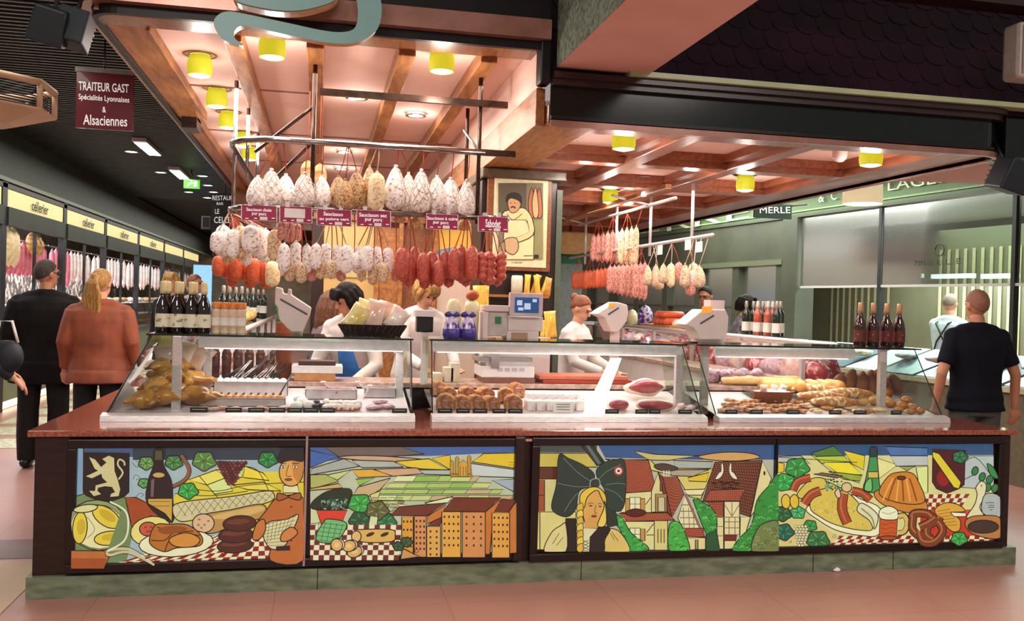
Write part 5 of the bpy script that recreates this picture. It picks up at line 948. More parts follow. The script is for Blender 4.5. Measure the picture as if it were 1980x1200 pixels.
def wtext(s_, u0, v0, u1, v1, h, m=None):
    def q(u, v): a = onwall(u, v, .03); return W(a[0], a[1], .03)
    text('lettering', s_, (q(u0, v0), q(u1, v1), q(u0, v0+h)), m or mat('cream_fascia_lettering', '#d8d6b8', .5, emit=.15), sh, .004)
wtext('RRE', 1290, 424, 1449, 394, 23); wtext('&', 1583, 374, 1594, 373, 17); wtext('C', 1607, 370, 1618, 368, 17); wtext('LAGES', 1717, 349, 1830, 330, 20)
wtext('LLAGES', 1238, 441, 1275, 436, 10)
# glazed sliding panels over the fish counter
GLZ = glassy('smoked_sliding_glass', '#8a9488', .02, .2)
for (u0, u1, v, l) in ((1548, 1698, 551, ''), (1704, 1956, 549, ''), (1962, 2060, 549, '')):
    s0, z0 = onwall(u0, v, .0); s1, z1 = onwall(u1, v, .0); a0, a1 = min(s0, s1), max(s0, s1); g = MB(); g.add([W(a0, 1.96), W(a1, 1.96), W(a1, 2.93), W(a0, 2.93)], [(0, 1, 2, 3)]); g.build('sliding_pane', GLZ, sh); wbox(a0-.05, a0, 0, 2.95, -.05, .02, 'mullion', CHAR, sh); wbox(a0, a1, 1.93, 1.96, -.03, .01, 'pane_edge', ALU, sh)
s0, _ = onwall(1700, 500); 
def wt2(s_, u0, v0, u1, v1, h):
    def q(u, v): a = onwall(u, v, .02); return W(a[0], a[1], .02)
    text('lettering', s_, (q(u0, v0), q(u1, v1), q(u0, v0+h)), BLET, sh, .004)
wt2('M', 1770, 503, 1783, 503, 10); wt2('E', 1793, 503, 1800, 503, 10); wt2('R', 1812, 502, 1820, 502, 11); wt2('L', 1830, 500, 1838, 500, 11); wt2('E', 1850, 499, 1858, 499, 11)
q = onwall(1817, 483, .02); MB().tube([W(q[0]+.07*math.cos(t_*.5236), q[1]+.07*math.sin(t_*.5236), .02) for t_ in range(13)], .007, 5).build('round_logo', BLET, sh)
# closed panelled part of the wall farther back
sd, _ = onwall(1545, 550); wbox(sd, sd+.35, 0, 2.95, -.25, .06, 'pilaster', GRD, sh); wbox(sd+.35, 26, 2.35, 2.95, -.2, .02, 'upper_wall', GRD, sh); wbox(sd+.35, 26, 2.28, 2.36, -.2, .07, 'cornice', mat('olive_cornice', '#62654f', .5), sh); wbox(sd+.35, 26, 0, .9, -.2, .02, 'lower_wall', GRD, sh)
PANE = mat('interior_seen_through_pane', '#6e7058', .5, col2='#a8a684', scale=3, lo=.5, hi=.75)
for k in range(14): s = sd+.5+k*1.2; wbox(s-.16, s+.02, .9, 2.3, -.15, .04, 'window_post', GRD, sh); wbox(s+.02, s+1.04, 1.62, 1.65, -.1, .02, 'glazing_bar', GRD, sh); MB().add([W(s+.02, .9, -.05), W(s+1.04, .9, -.05), W(s+1.04, 2.28, -.05), W(s+.02, 2.28, -.05)], [(0, 1, 2, 3)]).build('window_pane', GLZ, sh)
sr = thing('wall_inner', 'olive panelled wall with vertical cream slats behind the fish counter', 'wall', tuple(W(2, 0, -2.6))); sr['kind'] = 'structure'
wbox(-3.4, 26, 0, 3.1, -2.75, -2.6, 'back_wall', mat('olive_beige_wall', '#77755c', .6, col2='#6a6850', scale=1.5), sr); g = MB()
for k in range(60):
    s = -3+k*.16
    if k % 16 < 10: g.add([W(s, 1.0, -2.58), W(s+.06, 1.0, -2.58), W(s+.06, 2.6, -2.58), W(s, 2.6, -2.58)], [(0, 1, 2, 3)])
g.build('slats', mat('cream_slats', '#c9c09a', .5, col2='#b8b08a'), sr); wbox(-3.4, 26, 3.0, 3.05, -2.6, -.3, 'soffit', mat('shop_soffit', '#c4c8b8', .6), sr)
for k, (ua, ub) in enumerate(((1960, 1896), (1876, 1800), (1776, 1754), (1692, 1640), (1600, 1560))):
    s, z_ = onwall(ua, 531, -1.6); s2_, _ = onwall(ub, 531, -1.6)
    o = wbox(min(s, s2_), max(s, s2_), z_-.04, z_+.02, -1.7, -1.6, 'strip_light', mat('lit_cool_strip', '#eaffff', .5, emit=4, ecol='#e6ffff'), None); tag(o, 'cool white strip light over the fish counter, %s from right' % ORD[k], 'strip light', 'strip lights of the fish shop')
# drum lamp, blade sign, exit of soffits
p = PY(1668, 375, 8.2); t = thing('drum_pendant', 'large cream drum pendant lamp hanging before the green fascia', 'lamp', tuple(p))
MB().lathe([(.185, -.10), (.19, -.10), (.185, .12), (.18, .12)], 32, p).build('drum_shade', mat('lit_cream_shade', '#efe0b8', .6, emit=.55, ecol='#f6e3b4'), t); MB().lathe([(.001, -.095), (.182, -.095), (.182, -.09), (.001, -.09)], 32, p).build('diffuser', HOT, t); MB().tube([p+Vector((0, 0, .1)), p+Vector((0, 0, 1.2))], .006, 6).build('cord', BLK, t)
t = thing('blade_sign', 'small dark projecting sign lettered MERLE by the green fascia', 'sign', tuple(PY(1497, 405, 10))); prect(1459, 394, 1531, 422, 10.0, .03, 'board', mat('slate_green_sign', '#2b3a32', .4), t); text('lettering', 'MERLE', (PY(1469, 400, 9.99), PY(1528, 400, 9.99), PY(1469, 412, 9.99)), WLET, t); MB().tube([PY(1530, 398, 10), PY(1560, 395, 10)], .01, 6).build('bracket', IRON, t)
# fish counter
fc = thing('fish_counter', 'long fish shop counter with sloping white and blue display slabs', 'counter', (6.6, 9, 0))
wbox(-3.2, 6.3, .0, .88, .05, .75, 'counter_body', mat('olive_counter_front', '#75705a', .5, col2='#676250'), fc); wbox(-3.2, 6.3, .88, .93, .0, .8, 'counter_edge', mat('pale_stone_edge', '#c9bf9e', .4), fc)
SLAB = mat('pale_blue_white_slab', '#d3dee2', .3, col2='#b9c9d2', scale=4); SLB2 = mat('dark_blue_slab', '#3b5568', .3, col2='#53707f', scale=9)
for k in range(16):
    s = -3.1+k*.58; g = MB(); g.add([W(s, .95, .78), W(s+.52, .95, .78), W(s+.52, 1.2, .0), W(s, 1.2, .0), W(s, .93, .78), W(s+.52, .93, .78), W(s+.52, .93, .0), W(s, .93, .0)], [(0, 1, 2, 3), (4, 5, 1, 0), (5, 6, 2, 1), (7, 4, 0, 3), (6, 7, 3, 2)])
    g.build('display_slab', SLAB if k % 2 else SLB2, fc)
FISH = mat('fish_and_ice', '#e8e8e4', .3, col2='#a07058', scale=14, lo=.5, hi=.7)
for k in range(14):
    s = -2.8+k*.62; p = W(s, 1.12, .38+.12*(k % 2)); o = MB().ell(p, .15, .11, .04, 10, dis=.3, dsc=20).build('fish_tray', mat('fish_goods_%d' % (k % 4), ['#e8e4da', '#c9765c', '#8fa6b4', '#d8c27a'][k % 4], .4, col2='#7f8a90', scale=18, bump=.3)); tag(o, 'tray of %s seafood on the fish counter, %s from right' % (['pale', 'salmon', 'blue grey', 'yellowish'][k % 4], ORD[k]), 'food', 'trays on the fish counter')
# ================================================================== GOODS ON TOP OF THE GLASS CASES
SH = 1.363
BOTB = mat('black_bottle_glass', '#120c0c', .08, col2='#1b1110', coat=.6); BOTG = mat('dark_green_bottle_glass', '#15201a', .08, col2='#1b2a20', coat=.6); BOTR = mat('brown_bottle_glass', '#2a100b', .08, col2='#3a1810', coat=.6)
CAPC = mat('cream_foil', '#e0d2a2', .4, col2='#d2c392'); LABW = mat('white_paper_label', '#e8e2cc', .6, col2='#8d9a5c', scale=26, lo=.55, hi=.62); LABR = mat('dark_red_label', '#5e1f18', .5, col2='#a0803c', scale=22, lo=.62, hi=.68); LABP = mat('plain_white_label', '#eae4da', .6)
def bottle(glass, cap, lab, kind):
    t = thing('bottle', '', 'bottle'); 
    if kind == 'champ': pr = [(.001, 0), (.04, 0), (.043, .01), (.043, .13), (.038, .17), (.02, .215), (.015, .235), (.015, .30)]; c0, c1, cr_ = .235, .31, .019
    else: pr = [(.001, 0), (.036, 0), (.038, .01), (.038, .19), (.032, .215), (.015, .245), (.014, .31)]; c0, c1, cr_ = .25, .315, .016
    MB().lathe(pr+[(.001, pr[-1][1])], 16).build('body', glass, t, True); MB().lathe([(cr_, c0), (cr_+.001, c0+.02), (cr_-.001, c1-.01), (cr_-.004, c1), (.001, c1)], 14).build('cap', cap, t, True)
    r = pr[2][0]+.001; MB().lathe([(r, .035), (r, .115 if kind == 'champ' else .12)], 16).build('label', lab, t, True); return Proto(t)
BP = bottle(BOTB, CAPC, LABW, 'champ')
for i, (u, y, l) in enumerate([(314, 5.8, 'leftmost of the front row'), (342, 5.8, 'second of the front row'), (369, 5.8, 'third of the front row'), (393, 5.8, 'last of the front row'), (323, 5.97, 'behind, leftmost'), (348, 5.97, 'behind, second'), (375, 5.97, 'behind, third')]):
    p = PY(u, 640, y); BP.put((p.x, y, SH), 'black bottle with cream cap on the left case, '+l, rz=i, group='black bottles on the left case')
BR = bottle(BOTR, mat('copper_foil', '#c99a72', .35, metal=.4), LABR, 'champ')
for i, (u, y) in enumerate(((1662, 5.84), (1687, 5.84), (1713, 5.86), (1737, 5.88))):
    p = PY(u, 665, y); BR.put((p.x, y, SH), 'dark brown bottle with copper cap on the right case, %s from left' % ORD[i], rz=i*.3, group='brown bottles on the right case')
BW = bottle(BOTG, mat('silver_foil', '#b9b0a4', .3, metal=.5), LABP, 'wine'); BQ = bottle(mat('rose_wine_glass', '#b4604a', .1, col2='#8f4030', coat=.5), mat('pale_foil', '#d8cfc0', .4), LABP, 'wine')
for i, (u, k, x) in enumerate([(1442, 0, 4.0), (1456, 0, 4.1), (1464, 1, 3.98), (1474, 0, 4.08), (1484, 1, 4.0), (1493, 1, 4.12), (1501, 0, 4.0), (1508, 0, 4.1), (1478, 1, 4.17)]):
    p = PX(u, 640, x); (BQ if k else BW).put((x, p.y, SH), '%s bottle on the right counter shelf, %s from left' % ('rosé wine' if k else 'dark wine', ORD[i]), rz=i*.7+2.5, group='wine bottles on the right counter', sc=1.02)
for i, (u, x) in enumerate([(432, -.78), (443, -.7), (456, -.8), (467, -.68), (478, -.78), (489, -.66), (499, -.74), (509, -.66)]):
    p = PX(u, 600, x); BW.put((x, max(7.0, p.y), SH), 'dark wine bottle on the left counter shelf, %s from left' % ORD[i], rz=i, group='wine bottles on the left counter')
# orange lidded jars beside the black bottles
OL = mat('orange_lid', '#d9813a', .4, col2='#c46f2c'); JG = mat('filled_jar', '#c99a72', .15, col2='#e8d8c0', scale=16, coat=.5)
t = thing('jar', '', 'jar'); MB().lathe([(.001, 0), (.026, 0), (.028, .01), (.028, .14), (.024, .16), (.001, .16)], 14).build('body', JG, t, True); MB().lathe([(.029, .155), (.029, .19), (.001, .192)], 14).build('lid', OL, t, True); MB().lathe([(.0285, .05), (.0285, .1)], 14).build('label', LABP, t, True); JP = Proto(t)
for i, u in enumerate((417, 434, 450, 466, 425, 442, 459)): y = 5.83 if i < 4 else 5.97; p = PY(u, 640, y); JP.put((p.x, y, SH), 'tall jar with orange lid beside the black bottles, %s of %s row' % (ORD[i % 4], 'front' if i < 4 else 'back'), group='orange lidded jars')
# scales
PWH = mat('pinkish_white_plastic', '#dccbc6', .4, col2='#d2c0bb', scale=3); ORS = mat('lit_orange_display', '#e8932c', .4, emit=.7, ecol='#e89030'); GRK = mat('grey_key_strip', '#4a4a52', .4)
def tr(crop, pts): x0, y0, s = crop; return [(x0+x/s, y0+y/s) for x, y in pts]
def scale_head(lbl, Y, crop, outline, screen, strip, post, zb):
    c = tr(crop, outline); t = thing('weighing_scale', lbl, 'scale', tuple(PY(c[0][0], c[0][1], Y)))
    MB().prism([PY(u, v, Y) for u, v in c], (0, .2, 0)).build('housing', PWH, t, bevel=.008)
    if screen: MB().prism([PY(u, v, Y-.004) for u, v in tr(crop, screen)], (0, .01, 0)).build('display', ORS, t)
    if strip: MB().prism([PY(u, v, Y-.004) for u, v in tr(crop, strip)], (0, .01, 0)).build('key_strip', GRK, t)
    for q in post: a = tr(crop, q); p0, p1 = PY(*a[0], Y+.1), PY(*a[1], Y+.1); MB().box(p0.x, p1.x, Y+.06, Y+.14, zb, p0.z+.03).build('post', PWH, t)
    return t
C3, C8 = (500, 500, 3.53), (1050, 350, 3.4275)
s1 = scale_head('pinkish white weighing scale head on the left case, seen from behind', 5.95, C3, [(115, 190), (160, 200), (165, 235), (200, 240), (200, 205), (220, 205), (222, 245), (360, 335), (350, 385), (322, 450), (300, 500), (225, 500), (190, 470), (140, 415), (130, 330), (110, 310)], None, [(150, 270), (335, 375), (330, 385), (145, 280)], [[(225, 490), (300, 530)]], SH)
s2 = scale_head('white weighing scale with small orange display behind the middle case', 6.3, C8, [(355, 880), (400, 850), (490, 800), (560, 820), (568, 870), (555, 930), (500, 1000), (455, 1000), (425, 940), (412, 905)], [(440, 808), (482, 806), (470, 835), (434, 838)], [(430, 880), (500, 835), (505, 842), (436, 888)], [[(455, 990), (495, 1060)]], 1.046)
s3 = scale_head('large white weighing scale with orange display at the gap of the right case', 6.0, C8, [(940, 950), (1060, 850), (1120, 850), (1210, 850), (1232, 900), (1225, 1000), (1205, 1050), (1040, 1050), (1020, 1000), (1000, 975)], [(1060, 832), (1128, 828), (1112, 872), (1050, 876)], [(1040, 940), (1130, 885), (1136, 893), (1046, 948)], [[(1040, 1040), (1190, 1075)]], SH)
prect(1374, 580, 1401, 600, 6.1, .12, 'printer_head', PWH, s3)
# wicker basket with bags of crisps
WK = mat('dark_wicker', '#4a2d2a', .6, col2='#241413', scale=40, kind='wave', bump=.6)
p = PY(720, 650, 5.92); t = thing('wicker_basket', 'dark oval wicker basket of crisp bags on the left case', 'basket', (p.x, p.y, SH)); MB().lathe([(.001, 0), (.17, 0), (.21, .07), (.22, .075), (.205, .075), (.165, .012), (.001, .012)], 28, (p.x, p.y, SH), sy=.62).build('basket', WK, t)
g = MB()
for i in range(28): a_ = 2*math.pi*i/28; g.tube([(p.x+.172*math.cos(a_), p.y+.107*math.sin(a_), SH), (p.x+.216*math.cos(a_+.15), p.y+.134*math.sin(a_+.15), SH+.07)], .006, 5)
g.build('ribs', WK, t)
FO = {'yellow': mat('yellowish_clear_bag', '#d9c35a', .2, col2='#efe6b0', scale=12, coat=.6, bump=.5), 'pinkish': mat('pinkish_clear_bag', '#e0b49a', .2, col2='#f4e6da', scale=10, coat=.6, bump=.5), 'white': mat('white_clear_bag', '#efe6dc', .2, col2='#d4b8a0', scale=12, coat=.6, bump=.5)}
def bag(p, w_, h, d, kd, lbl, rz=0, tilt=0, grp=None):
    R = Matrix.Rotation(rz, 3, 'Y')@Matrix.Rotation(tilt, 3, 'X'); rs = []
    for i in range(9):
        t_ = i/8; e = math.sin(math.pi*min(max(t_, .06), .94))**.6; wv = w_/2*(1-.12*math.sin(math.pi*t_))
        rs.append([Vector(p)+R@Vector((wv*math.cos(2*math.pi*j/14)*(1 if True else 0), d/2*e*math.sin(2*math.pi*j/14)+.012*noise.noise(Vector((j, i, p[0]*9))), h*t_)) for j in range(14)])
    o = MB().rings(rs).build('bag', FO[kd] if kd in FO else kd, None); return tag(o, lbl, 'bag', grp)
for i, (u, v, w_, h, kd, r, y) in enumerate([(685, 632, .14, .17, 'yellow', .6, 5.88), (705, 632, .15, .19, 'yellow', .35, 5.92), (728, 630, .13, .18, 'pinkish', .25, 5.9), (748, 630, .14, .17, 'pinkish', .3, 5.95), (765, 632, .13, .15, 'white', .55, 5.9), (718, 628, .12, .14, 'white', .1, 5.99)]):
    q = PY(u, v, y); bag((q.x-.03, y, q.z-.01), w_, h, .06, kd, '%s clear bag in the wicker basket, %s' % (kd, ['leftmost', 'second from left', 'middle one', 'fourth from left', 'rightmost and low', 'tucked at the back'][i]), r, -.2, 'bags in the wicker basket')
# purple tied bags, white tubs
PUR = mat('purple_bag_foot', '#33246e', .35, col2='#4b3a94', scale=20); PVI = mat('purple_white_print', '#cfc2dc', .3, col2='#4a2f8e', scale=22, lo=.45, hi=.55, coat=.4)
for i, (u, y) in enumerate(((873, 5.8), (904, 5.82))):
    p = PY(u, 652, y); t = thing('gift_bag', 'clear bag with purple bow and purple foot, %s of two' % ('left' if i == 0 else 'right'), 'bag', (p.x, y, SH), 'purple gift bags'); o = (p.x, y, SH)
    MB().lathe([(.001, 0), (.05, 0), (.058, .02), (.056, .06), (.05, .065)], 16, o).build('foot', PUR, t); MB().lathe([(.054, .06), (.046, .1), (.03, .13), (.014, .145), (.03, .17), (.001, .172)], 16, o).build('body', PVI, t)
    g = MB(); 
    for sx in (-1, 1): g.ell((p.x+sx*.024, y-.01, SH+.155), .028, .012, .018, 10, Matrix.Rotation(sx*.3, 3, 'Y'))
    g.ell((p.x, y-.012, SH+.152), .01, .01, .012, 8); g.build('bow', PUR, t)
def rbox(u0, v0, u1, v1, Y, d, name, m, lbl, cat, grp=None, bev=.004, zb=None):
    a, b = PY(u0, v0, Y), PY(u1, v1, Y); t = MB().box(a.x, b.x, Y, Y+d, zb if zb is not None else b.z, a.z).build(name, m, None, bevel=bev); return tag(t, lbl, cat, grp)
p = PY(885, 652, 6.02); o = MB().lathe([(.001, 0), (.045, 0), (.05, .2), (.04, .23), (.03, .25), (.001, .255)], 18, (p.x-.03, 6.02, SH)).build('tub', mat('ivory_tub', '#e9dfb4', .4)); tag(o, 'ivory plastic tub behind the purple bags, left one', 'tub', 'ivory tubs')
o = MB().lathe([(.001, 0), (.045, 0), (.05, .21), (.04, .24), (.001, .245)], 18, (p.x+.09, 6.02, SH)).build('tub', MATS['ivory_tub']); tag(o, 'ivory plastic tub behind the purple bags, right one', 'tub', 'ivory tubs')
o = MB().ell((p.x+.09, 6.02, SH+.28), .045, .04, .035, 12, dis=.15).build('bread_roll', mat('orange_roll', '#d0703a', .5, col2='#a84f24')); tag(o, 'orange bun standing on the ivory tub', 'roll')
t = thing('card_reader', 'black card reader on white box at the gap between the cases', 'card reader', tuple(PY(820, 655, 6.0))); prect(803, 600, 842, 612, 6.0, .12, 'white_lid', WHITE, t); prect(806, 612, 838, 642, 6.02, .1, 'body', BLK, t, .006); p = PY(822, 642, 6.05); MB().box(p.x-.02, p.x+.02, 6.03, 6.09, 1.046, p.z).build('stand', WHITE, t)
# cash register with its screen
cr_ = thing('cash_register', 'pinkish white cash register and printer with dark blue screen by the column', 'cash register', tuple(PY(990, 655, 6.0)))
for (u0, v0, u1, v1, y, d, nm, m) in ((938, 590, 985, 602, 5.92, .2, 'printer_cover', PWH), (943, 602, 982, 650, 5.94, .18, 'printer_body', mat('grey_white_panel', '#c2b2ae', .4)), (934, 602, 944, 655, 5.93, .2, 'side_cover', PWH), (982, 612, 1050, 640, 5.95, .15, 'till_body', PWH), (986, 566, 1050, 611, 5.9, .05, 'monitor', mat('mauve_white_plastic', '#cdbcc4', .4)), (980, 640, 1042, 656, 5.93, .2, 'till_base', PWH)): prect(u0, v0, u1, v1, y, d, nm, m, cr_, .006)
prect(996, 575, 1042, 604, 5.893, .008, 'screen', mat('blue_lit_screen', '#24406a', .15, emit=.5, ecol='#31568c', scale=30), cr_)
for q in ((1000, 580, 1010, 590), (1014, 586, 1026, 598), (1030, 578, 1038, 584), (1002, 594, 1012, 600)): prect(*q, 5.888, .004, 'screen_tile', mat('pale_screen_tile', '#a9c0d8', .3, emit=.6), cr_)
prect(958, 612, 969, 625, 5.93, .01, 'green_sticker', mat('green_sticker', '#1d7a48', .5), cr_); prect(990, 643, 1020, 655, 5.92, .01, 'paper_slot', mat('brown_tray', '#a88468', .6), cr_)
# goods in front of the column
t = thing('wall_shelf', 'small wooden shelf on the column below the picture', 'shelf', tuple(PY(1010, 572, 6.9))); prect(940, 570, 1062, 575, 6.84, .17, 'board', WOODO, t)
YB = mat('yellow_pasta_pack', '#d9a52c', .35, col2='#f0cf5a', scale=14, stretch=(6, 1, 1), coat=.4); OB = mat('ochre_pasta_pack', '#b9802c', .35, col2='#d8a84a', scale=14, stretch=(6, 1, 1), coat=.4)
SZ = PY(1000, 570, 6.9).z
o = MB().lathe([(.001, 0), (.045, 0), (.046, .13), (.04, .15), (.001, .152)], 18, (PY(999, 570, 6.92).x, 6.92, SZ)).build('jar', mat('frosted_white_jar', '#dfe3cf', .3)); tag(o, 'frosted white jar on the shelf under the picture', 'jar')
for i, (u, w_, h, kd, r) in enumerate([(1018, .05, .16, YB, .05), (1030, .05, .17, OB, .3), (1040, .05, .16, YB, -.1), (1049, .05, .15, YB, .35), (1058, .05, .14, OB, .1)]): q = PY(u, 568, 6.9); bag((q.x, 6.9+.02*(i % 2), SZ), w_, h, .04, kd, 'upright yellow pasta pack on the shelf under the picture, %s from left' % ORD[i], r, 0, 'pasta packs on the shelf')
for i, (u, v, w_, h, kd, r) in enumerate([(932, 652, .12, .34, YB, -.05), (955, 600, .11, .2, OB, .2), (975, 600, .11, .2, YB, -.2), (1058, 652, .1, .17, YB, .1), (1066, 652, .09, .24, YB, -.1), (940, 600, .1, .2, YB, .1)]): q = PY(u, v, 6.45); bag((q.x, 6.45+.03*(i % 2), 1.36), w_, h+.02 if v > 640 and u < 1000 else h if v < 640 else h-.05, .07, kd, 'yellow pasta bag around the cash register, %s' % ['tall one left of it', 'behind its printer', 'behind its screen edge', 'right of it, front', 'right of it, at the column corner', 'behind its left side'][i], r, 0, 'pasta bags by the register')
o = MB().box(PY(935, 600, 6.4).x, PY(1066, 600, 6.4).x, 6.4, 6.55, 1.046, 1.358).build('display_stand', WHITE); tag(o, 'white display stand behind the cash register', 'stand')
# things on the right counter shelf
WB = mat('pale_wood_board', '#c98f56', .5, col2='#b57a44')
p = PX(1283, 625, 4.05); t = thing('cutting_board', 'wooden board with stacked sausages on the right counter shelf', 'board', (4.05, p.y, SH)); MB().box(3.93, 4.17, p.y-.5, p.y+.5, SH, SH+.03).build('board', WB, t)
for j in range(7):
    q = Vector((4.05, p.y-.35+.12*(j % 4)+.05*(j > 3), SH+.07+.08*(j > 3))); o = MB().tube([q+Vector((-.1, 0, 0)), q+Vector((.1, 0, 0))], .045, 10, round_=True).build('sausage', S_R if j % 2 else S_O); tag(o, 'thick reddish sausage lying on the wooden board, %s of %s layer' % (ORD[j % 4], 'lower' if j < 4 else 'upper'), 'sausage', 'sausages on the wooden board')
for i, (u, m, l, r, h) in enumerate([(1222, MATS['ivory_tub'], 'white lidded pot on the right counter shelf beyond the board', .07, .2), (1247, PVI, 'purple and white bouquet-like pack on the right counter shelf', .09, .26), (1308, MATS['white_clear_bag'], 'small white packet at the near side of the sausage board', .05, .1)]):
    p = PX(u, 620, 4.05); o = MB().lathe([(.001, 0), (r, 0), (r*1.1, h*.6), (r*.6, h*.9), (.001, h)], 14, (4.05, p.y, SH)).build('pot' if i == 0 else 'packet', m); tag(o, l, 'pot' if i == 0 else 'packet')
# rear counter with bottles
t = thing('counter', 'rear counter with glass shelf at the far side of the stand', 'counter', (3.0, 12.9, 0)); MB().box(1.9, 3.85, 12.7, 13.1, 0, 1.32).build('carcass', mat('mixed_rear_case', '#c9b6ae', .5, col2='#7c4a40', scale=9), t); MB().box(1.88, 3.86, 12.66, 13.1, 1.32, 1.362).build('worktop', ALU, t)
for i in range(8): BP.put((2.62+i*.1+(.05 if i % 2 else 0), 12.8+.08*(i % 2), SH), 'dark bottle with white cap on the rear counter, %s from left' % ORD[i], rz=i, group='bottles on the rear counter', sc=1.15)
o = MB().box(2.55, 3.5, 12.95, 13.08, 1.363, 1.9).build('dark_rack_board', BLACK); tag(o, 'dark board behind the bottles of the rear counter', 'board')
# ================================================================== FOOD IN THE CASES
def dz(Y): return .906+(Y-5.56)*.1804
def fset(lst, f, grp, lblf, cat): 
    for i, q in enumerate(lst): tag(f(*q), lblf(i), cat, grp)
CHK = mat('roast_golden_skin', '#c98f2e', .3, col2='#8e5418', scale=9, coat=.4, bump=.3)
g = MB().ell((0, 0, .055), .10, .075, .06, 14, dis=.08); g.ell((.05, 0, .06), .06, .06, .055, 12)
for s_ in (-1, 1): g.tube([(.04, s_*.04, .05), (.12, s_*.055, .055), (.16, s_*.04, .05)], [.035, .026, .014], 8, round_=True); g.tube([(-.05, s_*.06, .06), (-.01, s_*.085, .045), (-.07, s_*.09, .035)], [.018, .018, .012], 7, round_=True)
g.tube([(-.08, 0, .06), (-.14, .01, .05)], [.03, .015], 8, round_=True)
t = thing('roast_chicken', '', 'chicken'); g.build('meat', CHK, t, True, voxel=.008, smooth=3); CP_ = Proto(t)
for i, (u, y, z, rz, l) in enumerate([(283, 5.66, 0, .9, 'front left'), (312, 5.70, 0.01, 2.5, 'front centre'), (330, 5.80, 0, .6, 'in front of the metal upright'), (375, 5.74, 0, -.4, 'right of the metal upright'), (305, 5.84, .03, 1.3, 'middle left'), (328, 5.93, .07, 2.4, 'top of the pile'), (365, 5.94, .04, .4, 'behind the upright'), (318, 6.04, .1, 1.2, 'far back left'), (340, 6.05, .1, 2.0, 'far back centre')]):
    p = PY(u, 770, y); CP_.put((p.x, y, dz(y)+z), 'golden roast chicken in the left case, '+l, rz=rz, group='roast chickens in the left case', sc=1.0)
for i, (u, y, h, kd, r) in enumerate([(325, 6.02, .2, 'white', -.1), (338, 6.08, .22, 'white', .3), (332, 6.11, .24, 'yellow', -.1), (360, 6.1, .22, 'pinkish', .6)]): p = PY(u, 730, y); bag((p.x, y, dz(y)+.09), .15, h, .06, kd, 'clear bag leaning at the back left of the left case, %s from left' % ORD[i], r, 0, 'bags at the back of the left case')
TRAY = mat('bright_steel_tray', '#d2cccd', .25, metal=.3)
def tray(u0, u1, y0, y1, lbl, h=.03, lift=.005):
    a, b = PY(u0, 770, y0).x, PY(u1, 770, y0).x; z = dz(y0)+lift; g = MB().box(a+.005, b-.005, y0+.005, y1-.005, z+.001, z+max(.004, h-.022)); g.box(a, a+.004, y0, y1, z, z+h).box(b-.004, b, y0, y1, z, z+h).box(a, b, y0, y0+.004, z, z+h).box(a, b, y1-.004, y1, z, z+h).box(a-.01, b+.01, y0-.01, y0, z+h-.003, z+h)
    return tag(g.build('tray', TRAY), lbl, 'tray', 'steel trays in the left case'), a, b, z
def heap(a, b, y0, y1, z, n, rr, m, name, lbl, cat, grp, rows=2, dis=.1, sq=.7, top=None):
    per = -(-n//rows)
    for i in range(n):
        r, k = divmod(i, per); x = a+(b-a)*(k+.5)/per; y = y0+(y1-y0)*(r+.5)/rows
        t = thing(name, '%s, %s of %s row' % (lbl, ORD[k] if k < 20 else 'last', ['front', 'back', 'third'][r] if rows > 1 else 'the'), cat, (x, y, z), grp)
        MB().ell((x, y, z+rr*sq), rr, rr, rr*sq, 10, dis=dis, dsc=60).build('base', m, t)
        if top: MB().ell((x, y, z+rr*sq*1.9), rr*.35, rr*.35, rr*.35, 8).build('topping', top, t)
SAV = mat('orange_savoury', '#c9763a', .4, col2='#e0b27a', scale=40); OLV = mat('black_olive', '#1c1418', .2); EGG = mat('white_egg', '#f2ece6', .35); PST = mat('baked_pastry', '#cf9a54', .5, col2='#a8692e', scale=24, bump=.3)
_, a, b, z = tray(384, 552, 5.70, 5.84, 'steel tray of orange savouries with olives, front row', .05); heap(a+.01, b-.01, 5.72, 5.83, z+.032, 22, .024, SAV, 'savoury', 'orange savoury with olive', 'savoury', 'savouries in the steel tray', 2, top=OLV)
_, a, b, z = tray(412, 556, 5.93, 6.04, 'steel tray of white eggs, back row', .085); heap(a+.01, b-.01, 5.945, 6.03, z+.062, 20, .024, EGG, 'egg', 'white peeled egg in the back tray', 'egg', 'eggs in the back tray', 2, 0, .85)
_, a, b, z = tray(590, 690, 5.86, 6.05, 'steel tray of dark salads in the middle of the case', .06); o = MB().ell(((a+b)/2, 5.95, z+.04), (b-a)*.46, .085, .02, 14, dis=.4, dsc=40).build('salad', mat('dark_mixed_salad', '#4a2a2e', .5, col2='#a86a5a', scale=30, bump=.5)); tag(o, 'dark mixed salad in the middle steel tray', 'salad')
_, a, b, z = tray(705, 765, 5.90, 6.06, 'steel tray of dark salad at the right end of the left case', .06); o = MB().ell(((a+b)/2, 5.98, z+.04), (b-a)*.44, .07, .02, 14, dis=.4, dsc=40).build('salad', MATS['dark_mixed_salad']); tag(o, 'dark mixed salad in the right end tray', 'salad')
r_ = random.Random(11)
for i, (u, y, rr) in enumerate([(573, 5.64, .036), (585, 5.70, .04), (598, 5.66, .035), (580, 5.76, .04)]): p = PY(u, 780, y); o = MB().ell((p.x, y, dz(y)+rr*.7), rr, rr, rr*.8, 12, dis=.3, dsc=50).build('cheese', mat('fresh_white_cheese', '#f3eeea', .6, bump=.3)); tag(o, 'lump of fresh white cheese left of the shells, %s from left' % ORD[i], 'cheese', 'fresh white cheese lumps')
SHL = mat('stuffed_shell', '#e8dcd2', .4, col2='#c4623e', scale=26, lo=.5, hi=.6, bump=.4)
